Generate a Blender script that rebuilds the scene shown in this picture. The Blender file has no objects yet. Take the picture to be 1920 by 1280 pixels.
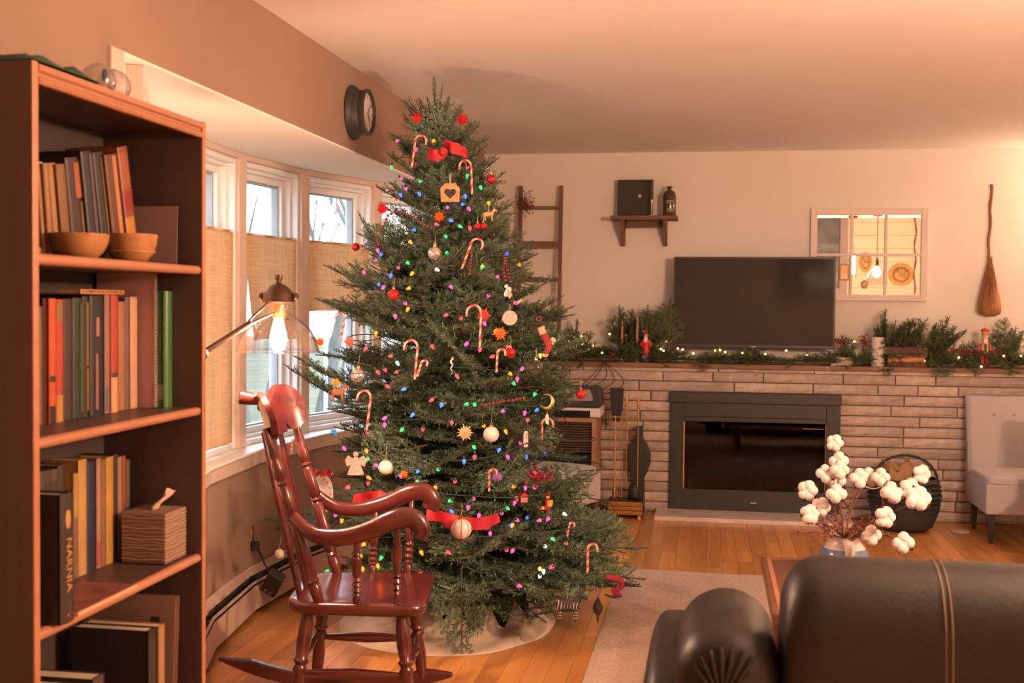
import bpy, bmesh, math, random
from math import sin, cos, pi, sqrt, radians
from mathutils import Vector, Matrix, noise

# ------------------------------------------------------------------ camera
SC = bpy.context.scene
COL = SC.collection
F = 2200.0                                   # focal length in pixels of a 1920 wide frame
YAW, PITCH, ROLL, CAMH = radians(9.63), radians(-1.80), radians(0.504), 1.38
_f = Vector((-sin(YAW)*cos(PITCH), cos(YAW)*cos(PITCH), sin(PITCH)))
_r0 = Vector((cos(YAW), sin(YAW), 0)); _u0 = _r0.cross(_f)
_r = cos(ROLL)*_r0 + sin(ROLL)*_u0
_u = -sin(ROLL)*_r0 + cos(ROLL)*_u0
CAM = Vector((0, 0, CAMH))
cd = bpy.data.cameras.new('camera'); cam = bpy.data.objects.new('camera', cd); COL.objects.link(cam)
cam.matrix_world = Matrix(((_r.x, _u.x, -_f.x, CAM.x), (_r.y, _u.y, -_f.y, CAM.y), (_r.z, _u.z, -_f.z, CAM.z), (0, 0, 0, 1)))
cd.sensor_width = 36.0; cd.lens = F/1920*36.0; cd.clip_end = 200
cd.dof.use_dof = True; cd.dof.focus_distance = 5.2; cd.dof.aperture_fstop = 4.5
SC.camera = cam

# ------------------------------------------------------------------ light and exposure
VS = SC.view_settings
VS.view_transform = 'Standard'; VS.look = 'None'; VS.exposure = 1.05; VS.gamma = 1.0; VS.use_curve_mapping = False
W = bpy.data.worlds.new('sky'); SC.world = W; W.use_nodes = True
bg = W.node_tree.nodes['Background']; bg.inputs[0].default_value = (0.74, 0.87, 1.0, 1); bg.inputs[1].default_value = 3.1
P_PENDANT, P_FLOORLAMP, P_SCONCE = 240.0, 30.0, 30.0
WARM = (1.0, 0.60, 0.38)

# ------------------------------------------------------------------ projection helpers (measure the photograph)
def ray(x, y): return _f + _r*((x-960)/F) - _u*((y-640)/F)
def onX(x, y, v): d = ray(x, y); return CAM + d*(v/d.x)
def onY(x, y, v): d = ray(x, y); return CAM + d*(v/d.y)
def onZ(x, y, v): d = ray(x, y); return CAM + d*((v-CAMH)/d.z)

def lin(c):
    c /= 255.0
    return c/12.92 if c <= 0.04045 else ((c+0.055)/1.055)**2.4
def rgb(r, g, b): return (lin(r), lin(g), lin(b))

# ------------------------------------------------------------------ materials
MATS = {}
def mat(name, col, rough=0.6, metal=0.0, var=0.0, vscale=8.0, bump=0.0, bscale=40.0, spec=0.5, emit=0.0, ecol=None, stretch=(1, 1, 1), alpha=None, rand=0.0, coat=0.0, col2=None, sheen=0.0, sub=0.0):
    if name in MATS: return MATS[name]
    m = bpy.data.materials.new(name); m.use_nodes = True; MATS[name] = m
    nt = m.node_tree; b = nt.nodes['Principled BSDF']; L = nt.links
    b.inputs['Base Color'].default_value = (*col, 1); b.inputs['Roughness'].default_value = rough
    b.inputs['Metallic'].default_value = metal; b.inputs['Specular IOR Level'].default_value = spec
    if coat: b.inputs['Coat Weight'].default_value = coat; b.inputs['Coat Roughness'].default_value = 0.12
    if sheen: b.inputs['Sheen Weight'].default_value = sheen
    if emit:
        b.inputs['Emission Color'].default_value = (*(ecol or col), 1); b.inputs['Emission Strength'].default_value = emit
    if var or bump:
        tc = nt.nodes.new('ShaderNodeTexCoord'); mp = nt.nodes.new('ShaderNodeMapping'); mp.inputs['Scale'].default_value = stretch
        L.new(tc.outputs['Object'], mp.inputs['Vector'])
    src = None
    if var or col2:
        if not (var or bump):
            tc = nt.nodes.new('ShaderNodeTexCoord'); mp = nt.nodes.new('ShaderNodeMapping'); L.new(tc.outputs['Object'], mp.inputs['Vector'])
        n = nt.nodes.new('ShaderNodeTexNoise'); n.inputs['Scale'].default_value = vscale; n.inputs['Detail'].default_value = 6
        L.new(mp.outputs[0], n.inputs['Vector'])
        cr = nt.nodes.new('ShaderNodeValToRGB')
        c2 = col2 or tuple(min(1, x*(1+var)) for x in col)
        c1 = tuple(x*(1-var) for x in col)
        cr.color_ramp.elements[0].color = (*c1, 1); cr.color_ramp.elements[0].position = 0.3
        cr.color_ramp.elements[1].color = (*c2, 1); cr.color_ramp.elements[1].position = 0.7
        L.new(n.outputs['Fac'], cr.inputs['Fac']); src = cr.outputs['Color']
    if rand:
        oi = nt.nodes.new('ShaderNodeObjectInfo'); hs = nt.nodes.new('ShaderNodeHueSaturation')
        mr = nt.nodes.new('ShaderNodeMapRange'); mr.inputs['To Min'].default_value = 1-rand; mr.inputs['To Max'].default_value = 1+rand
        L.new(oi.outputs['Random'], mr.inputs['Value']); L.new(mr.outputs[0], hs.inputs['Value'])
        if src: L.new(src, hs.inputs['Color'])
        else: hs.inputs['Color'].default_value = (*col, 1)
        src = hs.outputs['Color']
    if src: L.new(src, b.inputs['Base Color'])
    if bump:
        n2 = nt.nodes.new('ShaderNodeTexNoise'); n2.inputs['Scale'].default_value = bscale; n2.inputs['Detail'].default_value = 5
        L.new(mp.outputs[0], n2.inputs['Vector'])
        bp = nt.nodes.new('ShaderNodeBump'); bp.inputs['Strength'].default_value = bump; bp.inputs['Distance'].default_value = 0.01
        L.new(n2.outputs['Fac'], bp.inputs['Height']); L.new(bp.outputs[0], b.inputs['Normal'])
    return m

def glass_mat(name, tint=(1, 1, 1), refl=0.06, rough=0.02, power=5.0):
    if name in MATS: return MATS[name]
    m = bpy.data.materials.new(name); m.use_nodes = True; MATS[name] = m
    nt = m.node_tree; nt.nodes.clear(); L = nt.links
    o = nt.nodes.new('ShaderNodeOutputMaterial'); mx = nt.nodes.new('ShaderNodeMixShader')
    t = nt.nodes.new('ShaderNodeBsdfTransparent'); t.inputs[0].default_value = (*tint, 1)
    g = nt.nodes.new('ShaderNodeBsdfGlossy'); g.inputs['Roughness'].default_value = rough
    lw = nt.nodes.new('ShaderNodeLayerWeight'); lw.inputs['Blend'].default_value = 0.5      # Schlick reflectance, the same on both faces
    pw = nt.nodes.new('ShaderNodeMath'); pw.operation = 'POWER'; pw.inputs[1].default_value = power
    ma = nt.nodes.new('ShaderNodeMath'); ma.operation = 'MULTIPLY_ADD'; ma.inputs[1].default_value = 0.9; ma.inputs[2].default_value = refl*0.6
    L.new(lw.outputs['Facing'], pw.inputs[0]); L.new(pw.outputs[0], ma.inputs[0]); L.new(ma.outputs[0], mx.inputs[0]); L.new(t.outputs[0], mx.inputs[1]); L.new(g.outputs[0], mx.inputs[2]); L.new(mx.outputs[0], o.inputs[0])
    return m

def cloth_translucent(name, col, trans=0.5):
    """thin woven cloth that lets some daylight through"""
    if name in MATS: return MATS[name]
    m = bpy.data.materials.new(name); m.use_nodes = True; MATS[name] = m
    nt = m.node_tree; nt.nodes.clear(); L = nt.links
    o = nt.nodes.new('ShaderNodeOutputMaterial'); mx = nt.nodes.new('ShaderNodeMixShader'); mx.inputs[0].default_value = trans
    d = nt.nodes.new('ShaderNodeBsdfDiffuse'); t = nt.nodes.new('ShaderNodeBsdfTranslucent')
    tc = nt.nodes.new('ShaderNodeTexCoord')
    cols = []
    for st in ((300, 300, 6), (8, 8, 500)):
        mp = nt.nodes.new('ShaderNodeMapping'); mp.inputs['Scale'].default_value = st
        n = nt.nodes.new('ShaderNodeTexNoise'); n.inputs['Scale'].default_value = 0.6; n.inputs['Detail'].default_value = 4
        L.new(tc.outputs['Object'], mp.inputs[0]); L.new(mp.outputs[0], n.inputs['Vector']); cols.append(n)
    ad = nt.nodes.new('ShaderNodeMath'); ad.operation = 'ADD'
    L.new(cols[0].outputs['Fac'], ad.inputs[0]); L.new(cols[1].outputs['Fac'], ad.inputs[1])
    cr = nt.nodes.new('ShaderNodeValToRGB')
    cr.color_ramp.elements[0].position = 0.35; cr.color_ramp.elements[0].color = (*[c*0.75 for c in col], 1)
    cr.color_ramp.elements[1].position = 0.65; cr.color_ramp.elements[1].color = (*[min(1, c*1.15) for c in col], 1)
    hv = nt.nodes.new('ShaderNodeMath'); hv.operation = 'MULTIPLY'; hv.inputs[1].default_value = 0.5
    L.new(ad.outputs[0], hv.inputs[0]); L.new(hv.outputs[0], cr.inputs[0])
    L.new(cr.outputs[0], d.inputs[0]); L.new(cr.outputs[0], t.inputs[0])
    L.new(d.outputs[0], mx.inputs[1]); L.new(t.outputs[0], mx.inputs[2]); L.new(mx.outputs[0], o.inputs[0])
    return m

def wood_mat(name, c1, c2, rough=0.45, axis='Z', scale=1.0, coat=0.0, rand=0.0, bump=0.08):
    """wood with grain running along the given object axis"""
    if name in MATS: return MATS[name]
    m = bpy.data.materials.new(name); m.use_nodes = True; MATS[name] = m
    nt = m.node_tree; b = nt.nodes['Principled BSDF']; L = nt.links
    tc = nt.nodes.new('ShaderNodeTexCoord'); mp = nt.nodes.new('ShaderNodeMapping')
    s = {'X': (1.5, 30, 30), 'Y': (30, 1.5, 30), 'Z': (30, 30, 1.5)}[axis]
    mp.inputs['Scale'].default_value = tuple(v*scale for v in s)
    oi = nt.nodes.new('ShaderNodeObjectInfo'); va = nt.nodes.new('ShaderNodeVectorMath'); va.operation = 'ADD'
    mu = nt.nodes.new('ShaderNodeMath'); mu.operation = 'MULTIPLY'; mu.inputs[1].default_value = 37.0
    L.new(oi.outputs['Random'], mu.inputs[0]); L.new(tc.outputs['Object'], va.inputs[0]); L.new(mu.outputs[0], va.inputs[1])
    L.new(va.outputs[0], mp.inputs[0])
    n = nt.nodes.new('ShaderNodeTexNoise'); n.inputs['Scale'].default_value = 1.0; n.inputs['Detail'].default_value = 8; n.inputs['Distortion'].default_value = 0.6
    L.new(mp.outputs[0], n.inputs['Vector'])
    cr = nt.nodes.new('ShaderNodeValToRGB'); cr.color_ramp.elements[0].position = 0.3; cr.color_ramp.elements[1].position = 0.72
    cr.color_ramp.elements[0].color = (*c1, 1); cr.color_ramp.elements[1].color = (*c2, 1)
    L.new(n.outputs['Fac'], cr.inputs[0]); src = cr.outputs[0]
    if rand:
        hs = nt.nodes.new('ShaderNodeHueSaturation'); mr = nt.nodes.new('ShaderNodeMapRange')
        mr.inputs['To Min'].default_value = 1-rand; mr.inputs['To Max'].default_value = 1+rand
        L.new(oi.outputs['Random'], mr.inputs[0]); L.new(mr.outputs[0], hs.inputs['Value']); L.new(src, hs.inputs['Color']); src = hs.outputs[0]
    L.new(src, b.inputs['Base Color']); b.inputs['Roughness'].default_value = rough
    if coat: b.inputs['Coat Weight'].default_value = coat; b.inputs['Coat Roughness'].default_value = 0.1
    bp = nt.nodes.new('ShaderNodeBump'); bp.inputs['Strength'].default_value = bump; bp.inputs['Distance'].default_value = 0.004
    L.new(n.outputs['Fac'], bp.inputs['Height']); L.new(bp.outputs[0], b.inputs['Normal'])
    return m

# ------------------------------------------------------------------ mesh builder
class MB:
    def __init__(s): s.v = []; s.f = []; s.mi = []
    def add(s, vs, fs, m=0):
        o = len(s.v); s.v += [tuple(v) for v in vs]; s.f += [tuple(i+o for i in f) for f in fs]; s.mi += [m]*len(fs); return s
    def box(s, x0, x1, y0, y1, z0, z1, M=None, m=0):
        vs = [Vector((x, y, z)) for z in (z0, z1) for y in (y0, y1) for x in (x0, x1)]
        if M: vs = [M @ v for v in vs]
        return s.add(vs, [(0, 2, 3, 1), (4, 5, 7, 6), (0, 1, 5, 4), (2, 6, 7, 3), (0, 4, 6, 2), (1, 3, 7, 5)], m)
    def bar(s, p0, p1, w, d, up=(0, 0, 1), m=0):
        p0 = Vector(p0); p1 = Vector(p1); a = (p1-p0); L = a.length; a.normalize(); u = Vector(up)
        if abs(a.dot(u)) > 0.99: u = Vector((0, 1, 0))
        b = a.cross(u).normalized(); c = b.cross(a)
        M = Matrix(((b.x, c.x, a.x, p0.x), (b.y, c.y, a.y, p0.y), (b.z, c.z, a.z, p0.z), (0, 0, 0, 1)))
        return s.box(-w/2, w/2, -d/2, d/2, 0, L, M, m)
    def tube(s, pts, rad, n=8, cap=True, flat=(1, 1), m=0, up=None):
        pts = [Vector(p) for p in pts]; N = len(pts)
        if not hasattr(rad, '__len__'): rad = [rad]*N
        t0 = (pts[1]-pts[0]).normalized(); ref = Vector(up) if up else (Vector((0, 0, 1)) if abs(t0.z) < 0.9 else Vector((1, 0, 0)))
        b = t0.cross(ref).normalized(); vs = []
        for i, p in enumerate(pts):
            t = (pts[min(i+1, N-1)]-pts[max(i-1, 0)]).normalized()
            if up: b = t.cross(ref).normalized()
            else: b = (b - t*b.dot(t)).normalized()
            c = b.cross(t)
            for k in range(n):
                a = 2*pi*k/n; vs.append(p + (b*cos(a)*flat[0] + c*sin(a)*flat[1])*rad[i])
        fs = [(i*n+k, i*n+(k+1) % n, (i+1)*n+(k+1) % n, (i+1)*n+k) for i in range(N-1) for k in range(n)]
        if cap: fs += [tuple(range(n-1, -1, -1)), tuple((N-1)*n+k for k in range(n))]
        return s.add(vs, fs, m)
    def lathe(s, prof, n=24, M=None, m=0, cap=True, sx=1, sy=1):
        vs = []
        for r, z in prof:
            for k in range(n):
                a = 2*pi*k/n; v = Vector((r*cos(a)*sx, r*sin(a)*sy, z)); vs.append(M @ v if M else v)
        N = len(prof)
        fs = [(i*n+k, i*n+(k+1) % n, (i+1)*n+(k+1) % n, (i+1)*n+k) for i in range(N-1) for k in range(n)]
        if cap: fs += [tuple(range(n-1, -1, -1)), tuple((N-1)*n+k for k in range(n))]
        return s.add(vs, fs, m)
    def turned(s, p0, p1, prof, n=14, m=0):
        """prof: list of (t along 0..1, radius)"""
        p0 = Vector(p0); p1 = Vector(p1); a = p1-p0; L = a.length
        M = Matrix.Translation(p0) @ a.to_track_quat('Z', 'Y').to_matrix().to_4x4()
        return s.lathe([(r, t*L) for t, r in prof], n, M, m)
    def sphere(s, c, r, n=12, k=8, sc=(1, 1, 1), m=0, M=None):
        c = Vector(c); vs = [Vector((0, 0, -1))]
        for i in range(1, k):
            a = -pi/2+pi*i/k
            for j in range(n): b = 2*pi*j/n; vs.append(Vector((cos(a)*cos(b), cos(a)*sin(b), sin(a))))
        vs.append(Vector((0, 0, 1)))
        vs = [Vector((v.x*sc[0]*r, v.y*sc[1]*r, v.z*sc[2]*r)) for v in vs]
        if M: vs = [M @ v for v in vs]
        vs = [v + c for v in vs]
        fs = [(0, 1+(j+1) % n, 1+j) for j in range(n)]
        for i in range(k-2):
            for j in range(n): a = 1+i*n; fs.append((a+j, a+(j+1) % n, a+n+(j+1) % n, a+n+j))
        a = 1+(k-2)*n; fs += [(a+j, a+(j+1) % n, len(vs)-1) for j in range(n)]
        return s.add(vs, fs, m)
    def superq(s, c, half, e=0.35, n=28, k=16, M=None, m=0):
        """rounded cushion-like block"""
        def sg(x, p): return math.copysign(abs(x)**p, x)
        vs = []
        for i in range(k+1):
            a = -pi/2+pi*i/k
            for j in range(n):
                b = 2*pi*j/n
                v = Vector((half[0]*sg(cos(a), e)*sg(cos(b), e), half[1]*sg(cos(a), e)*sg(sin(b), e), half[2]*sg(sin(a), e)))
                vs.append((M @ v if M else v) + Vector(c))
        fs = [(i*n+j, i*n+(j+1) % n, (i+1)*n+(j+1) % n, (i+1)*n+j) for i in range(k) for j in range(n)]
        return s.add(vs, fs, m)
    def prism(s, poly, h0, h1, M=None, m=0):
        """extrude a 2-D outline (x,y) from z=h0 to h1, then transform by M"""
        n = len(poly); vs = [Vector((x, y, h0)) for x, y in poly] + [Vector((x, y, h1)) for x, y in poly]
        if M: vs = [M @ v for v in vs]
        fs = [tuple(range(n-1, -1, -1)), tuple(range(n, 2*n))] + [(i, (i+1) % n, n+(i+1) % n, n+i) for i in range(n)]
        return s.add(vs, fs, m)
    def torus(s, c, R, r, n=20, k=8, M=None, m=0):
        vs = []
        for i in range(n):
            a = 2*pi*i/n
            for j in range(k):
                b = 2*pi*j/k; v = Vector(((R+r*cos(b))*cos(a), (R+r*cos(b))*sin(a), r*sin(b)))
                vs.append((M @ v if M else v)+Vector(c))
        return s.add(vs, [(i*k+j, ((i+1) % n)*k+j, ((i+1) % n)*k+(j+1) % k, i*k+(j+1) % k) for i in range(n) for j in range(k)], m)
    def mesh(s, name, mats, smooth=None, bevel=0, seg=2, merge=False):
        me = bpy.data.meshes.new(name); me.from_pydata(s.v, [], s.f); 
        for m in (mats if isinstance(mats, (list, tuple)) else [mats]): me.materials.append(m)
        me.polygons.foreach_set('material_index', s.mi); me.update()
        if bevel or merge:
            bm = bmesh.new(); bm.from_mesh(me)
            if merge: bmesh.ops.remove_doubles(bm, verts=bm.verts, dist=1e-5)
            bmesh.ops.recalc_face_normals(bm, faces=bm.faces)
            if bevel: bmesh.ops.bevel(bm, geom=[e for e in bm.edges if len(e.link_faces) == 2 and e.calc_face_angle(0) > 0.5], offset=bevel, segments=seg, profile=0.5, affect='EDGES')
            bm.to_mesh(me); bm.free()
        if smooth is not None:
            me.shade_smooth(); me.set_sharp_from_angle(angle=radians(smooth))
        return me
    def build(s, name, mats, parent=None, smooth=None, bevel=0, seg=2, merge=False):
        return link(name, s.mesh(name, mats, smooth, bevel, seg, merge), parent)

def link(name, me, parent=None, loc=None, rot=None, scale=None):
    o = bpy.data.objects.new(name, me); COL.objects.link(o)
    if parent: o.parent = parent
    if loc: o.location = loc
    if rot: o.rotation_euler = rot
    if scale: o.scale = scale
    return o
def tag(o, label, cat, group=None):
    o['label'] = label; o['category'] = cat
    if group: o['group'] = group
    return o
def thing(name, label, cat, loc=(0, 0, 0), rotz=0.0, group=None, rot=None):
    o = bpy.data.objects.new(name, None); COL.objects.link(o); o.location = loc; o.empty_display_size = 0.1
    o.rotation_euler = rot if rot else (0, 0, rotz)
    return tag(o, label, cat, group)
def struct(o): o['kind'] = 'structure'; return o
def struct_empty(name, loc=(0, 0, 0)):
    o = bpy.data.objects.new(name, None); COL.objects.link(o); o.location = loc; o['kind'] = 'structure'; return o
def T(x, y, z): return Matrix.Translation((x, y, z))
def Rm(a, ax): return Matrix.Rotation(a, 4, ax)
def text_mesh(txt, size, mat_, name='lettering', extrude=0.0006):
    cu = bpy.data.curves.new('txt', 'FONT'); cu.body = txt; cu.size = size; cu.align_x = 'CENTER'; cu.align_y = 'CENTER'; cu.extrude = extrude; cu.resolution_u = 2
    o = bpy.data.objects.new('txt', cu); COL.objects.link(o)
    dg = bpy.context.evaluated_depsgraph_get(); me = bpy.data.meshes.new_from_object(o.evaluated_get(dg)); me.name = name
    bpy.data.objects.remove(o); bpy.data.curves.remove(cu)
    me.materials.clear(); me.materials.append(mat_)
    return me

# ================================================================== ROOM SHELL
XL, XR, YB, YR, ZC = -1.60, 4.6, 8.20, -0.90, 2.44
BC, BR, BXC = 5.0, 3.68, 1.49                # bow window: centre Y, radius, centre X
SOF = 2.057
BRICKY = 7.90
m_white = mat('white_wall_paint', (0.80, 0.77, 0.73), 0.85, bump=0.05, bscale=180, var=0.02, vscale=3)
m_ceil = mat('ceiling_paint', (0.82, 0.79, 0.77), 0.9, bump=0.06, bscale=120, var=0.02, vscale=2)
m_taupe = mat('taupe_wall_paint', (0.31, 0.205, 0.15), 0.85, bump=0.05, bscale=180, var=0.03, vscale=3)
m_trim = mat('pinkish_white_trim', (0.62, 0.50, 0.44), 0.5, var=0.03)
m_wframe = mat('white_window_frame', (0.78, 0.80, 0.82), 0.4)
m_soffit = mat('white_soffit_paint', (0.84, 0.82, 0.77), 0.8, var=0.02, vscale=3)

# walls and ceiling
ZH, YH = 3.0, 2.0                              # the dining end behind the camera has a higher ceiling
cl = MB(); cl.box(XL-0.12, XR+0.1, YH, YB+0.12, ZC, ZC+0.1); cl.box(XL-0.12, XR+0.1, YH, YH+0.1, ZC+0.1, ZH+0.1); cl.box(XL-0.12, XR+0.1, YR-0.1, YH, ZH, ZH+0.1)
struct(cl.build('ceiling', m_ceil))
struct(MB().box(XL-0.12, XR, YB, YB+0.12, 0, ZC).build('wall_back', m_white))
struct(MB().box(XR, XR+0.1, YR-0.1, YB+0.12, 0, ZC).box(XR, XR+0.1, YR-0.1, YH, ZC, ZH).build('wall_right', m_white))
OY0, OY1 = 3.0, 7.0
wl = MB()
wl.box(XL-0.12, XL, YR-0.1, OY0, 0, ZC); wl.box(XL-0.12, XL, YR-0.1, YH, ZC, ZH); wl.box(XL-0.12, XL, OY1, YB, 0, ZC); wl.box(XL-0.12, XL, OY0, OY1, SOF+0.008, ZC)
struct(wl.build('wall_left', m_taupe))
def bow(y, dr=0.0):
    R = BR+dr; return BXC - sqrt(max(R*R-(y-BC)**2, 0))
POSTS = [3.02, 3.16, 3.80, 4.45, 5.10, 5.75, 6.40, 6.98]
# soffit over the bow
ys = [OY0] + [OY0+0.1*i for i in range(1, 40)] + [OY1]
poly = [(XL, OY0), (XL, OY1)] + [(min(bow(y)-0.25, XL-0.3), y) for y in reversed(ys)]
struct(MB().prism(poly, SOF, SOF+0.008).build('trim_6', m_soffit))
# low bow wall under the windows, the stool on top of it and the pinkish apron trim
LW = -0.15                                     # inner face of the low wall relative to the window line
lw = MB(); ap = MB(); st = MB()
hp = [3.0, 3.16, 3.80, 4.45, 5.10, 5.75, 6.40, 7.0]
for a, b in zip(hp[:-1], hp[1:]):
    for mb, d0, d1, z0, z1 in ((lw, LW, 0.12, 0, 0.645), (ap, LW-0.015, 0.1, 0.645, 0.70), (st, LW-0.022, 0.1, 0.70, 0.712)):
        q = [(min(bow(a, d0), XL), a), (min(bow(b, d0), XL), b), (bow(b, d1)-0.02, b), (bow(a, d1)-0.02, a)]
        mb.prism(q[::-1], z0, z1)
struct(lw.build('wall_bow', m_taupe, merge=True)); struct(ap.build('trim_1', m_trim, merge=True)); struct(st.build('trim_2', m_wframe, merge=True, bevel=0.004))
# bow ends (jambs between the wall opening and the outermost window posts)
jm = MB()
jm.box(XL-0.5, XL-0.0, OY0-0.03, OY0+0.02, 0.0, SOF); jm.box(XL-0.5, XL-0.0, OY1-0.02, OY1+0.03, 0.0, SOF)
struct(jm.build('trim_3', m_soffit))
struct(MB().box(XL-0.002, XL+0.012, OY0-0.07, OY0, 0.0, SOF+0.005).build('trim_4', m_trim, bevel=0.003))
m_pane = glass_mat('window_glass')
m_seal = mat('grey_glazing_seal', (0.34, 0.38, 0.42), 0.5)
def window(i, ya, yb):
    a = Vector((bow(ya), ya, 0)); b = Vector((bow(yb), yb, 0)); d = (b-a); L = d.length; d.normalize(); nrm = Vector((d.y, -d.x, 0))
    if nrm.x < 0: nrm = -nrm
    # local frame: x along the window, y toward the room, z up
    M = Matrix(((d.x, nrm.x, 0, a.x), (d.y, nrm.y, 0, a.y), (0, 0, 1, 0), (0, 0, 0, 1)))
    w = struct_empty('window_%d' % i)
    hw = 0.034
    MB().box(-hw, hw, -0.06, 0.075, 0.712, SOF, M).build('mullion_post', m_trim, w, bevel=0.003)
    MB().box(hw, L-hw, -0.06, 0.07, SOF-0.026, SOF, M).build('head_trim', m_trim, w, bevel=0.003)
    f = MB()                                                 # outer white frame
    x0, x1, z0, z1 = hw, L-hw, 0.7125, SOF-0.026
    def ring(mb, x0, x1, z0, z1, t, y0, y1):
        mb.box(x0, x0+t, y0, y1, z0, z1, M); mb.box(x1-t, x1, y0, y1, z0, z1, M); mb.box(x0+t, x1-t, y0, y1, z0, z0+t, M); mb.box(x0+t, x1-t, y0, y1, z1-t, z1, M)
    ring(f, x0, x1, z0, z1, 0.024, -0.09, 0.050); f.build('frame', m_wframe, w, bevel=0.004)
    s = MB(); ring(s, x0+0.024, x1-0.024, z0+0.024, z1-0.024, 0.016, -0.085, 0.015); s.build('stop_trim', m_wframe, w, bevel=0.003)
    s = MB(); ring(s, x0+0.040, x1-0.040, z0+0.040, z1-0.040, 0.030, -0.085, -0.015); sa = s.build('sash', m_wframe, w, bevel=0.004)
    s = MB(); ring(s, x0+0.070, x1-0.070, z0+0.070, z1-0.070, 0.008, -0.07, -0.035); s.build('glazing_seal', m_seal, sa)
    MB().box(x0+0.076, x1-0.076, -0.055, -0.051, z0+0.076, z1-0.076, M).build('pane', m_pane, sa)
    # daylight portal just outside the pane (guides sky sampling only)
    ld = bpy.data.lights.new('window_portal', 'AREA'); ld.shape = 'RECTANGLE'; ld.size = L; ld.size_y = z1-z0; ld.cycles.is_portal = True
    lo = bpy.data.objects.new('window_portal', ld); COL.objects.link(lo)
    c = M @ Vector((L/2, -0.13, (z0+z1)/2)); X = d; Z = -nrm; Y = Z.cross(X)
    lo.matrix_world = Matrix(((X.x, Y.x, Z.x, c.x), (X.y, Y.y, Z.y, c.y), (X.z, Y.z, Z.z, c.z), (0, 0, 0, 1)))
    lo['kind'] = 'structure'
    return M, L
WIN = {}
for i in range(1, len(POSTS)-1):
    WIN[i] = window(i, POSTS[i], POSTS[i+1])
pb = MB(); pb.box(XL-0.25, XL-0.06, OY0, 3.16, 0.0, SOF); struct(pb.build('trim_5', m_soffit))

# ------------------------------------------------------------------ floor of oak strips
rnd = random.Random(3)
m_plank = wood_mat('oak_strip', (0.47, 0.20, 0.058), (0.68, 0.34, 0.115), 0.33, 'Y', 0.6, coat=0.25, rand=0.22, bump=0.05)
m_gap = mat('dark_floor_gap', (0.16, 0.07, 0.03), 0.8)
floor = struct(MB().box(-3.0, XR, YR, YB, -0.12, -0.006).build('floor', m_gap))
PW = 0.083; PMESH = {}
def plank_mesh(L):
    if L not in PMESH: PMESH[L] = MB().box(0.0006, PW-0.0006, 0.0006, L-0.0006, -0.02, 0.0).mesh('plank', m_plank, bevel=0.0012, seg=1)
    return PMESH[L]
rest = MB(); cnt = 0
x = -2.25
while x < XR:
    y = YR - rnd.random()*0.8
    while y < YB:
        L = rnd.choice((0.5, 0.7, 0.9, 1.1, 1.3)); yc = y+L/2; xc = x+PW/2
        vis = (-2.1 < xc < -0.36 and y+L > 3.75 and y < 7.95) or (-0.4 < xc < 2.1 and y+L > 6.05 and y < 7.95)
        if vis and y+L < YB:
            link('plank', plank_mesh(L), floor, (x, y, 0)); cnt += 1
        elif y >= YR and y+L < YB: rest.box(x+0.0006, x+PW-0.0006, y, y+L-0.001, -0.02, 0)
        else: rest.box(x+0.0006, x+PW-0.0006, max(y, YR), min(y+L, YB), -0.02, 0)
        y += L
    x += PW
o = rest.build('plank_field', m_plank, floor); o['kind'] = 'stuff'

# ------------------------------------------------------------------ brick half wall with the mantel shelf
m_brick = mat('pale_stone_brick', (0.50, 0.42, 0.36), 0.85, var=0.16, vscale=14, bump=0.5, bscale=60, rand=0.16)
m_mortar = mat('mortar', (0.24, 0.19, 0.155), 0.95, var=0.1, vscale=30, bump=0.3, bscale=90)
fx0, fx1, fz1 = -0.25, 0.83, 0.80                                  # fireplace opening
core = MB()
core.box(XL, fx0, BRICKY+0.02, YB, 0, 0.955); core.box(fx1, XR, BRICKY+0.02, YB, 0, 0.955); core.box(fx0, fx1, BRICKY+0.02, YB, fz1-0.03, 0.955)
bw = struct(core.build('wall_fireplace', m_mortar))
CH = 0.0676; GAP = 0.009; BLEN = (0.24, 0.32, 0.40, 0.50, 0.62)
def brick_mesh(L, k):
    r = random.Random(int(L*1000)+k); nx = 7; nz = 3; mb = MB(); vs = []; h = CH-GAP
    for j in range(nz+1):
        for i in range(nx+1):
            e = (i in (0, nx)) or (j in (0, nz))
            vs.append((L*i/nx + (0 if i in (0, nx) else r.uniform(-1, 1)*0.006), (0.004 if e else -r.random()*0.009), h*j/nz))
    fs = [(j*(nx+1)+i, j*(nx+1)+i+1, (j+1)*(nx+1)+i+1, (j+1)*(nx+1)+i) for j in range(nz) for i in range(nx)]
    mb.add(vs, fs)
    c = [(0, 0.004, 0), (L, 0.004, 0), (L, 0.004, h), (0, 0.004, h), (0, 0.05, 0), (L, 0.05, 0), (L, 0.05, h), (0, 0.05, h)]
    mb.add(c, [(0, 4, 5, 1), (1, 5, 6, 2), (2, 6, 7, 3), (3, 7, 4, 0)])
    me = mb.mesh('brick', m_brick); return me
BM = {(L, k): brick_mesh(L, k) for L in BLEN for k in range(3)}
rb = random.Random(11)
for row in range(14):
    z = 0.004 + row*CH; x = XL + 0.004
    while x < 2.55:
        L = rb.choice(BLEN); inF = z < fz1-0.02
        if inF and x < fx0 and x+L > fx0-0.12: L2 = fx0-0.004-x
        elif inF and fx0 <= x < fx1: x = fx1+0.004; continue
        else: L2 = L
        if L2 > 0.05:
            base = min(BLEN, key=lambda q: abs(q-L2))
            link('brick', BM[(base, rb.randrange(3))], bw, (x, BRICKY+rb.uniform(-0.003, 0.003), z), None, (L2/base, 1, 1))
        x += L2+GAP
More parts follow.
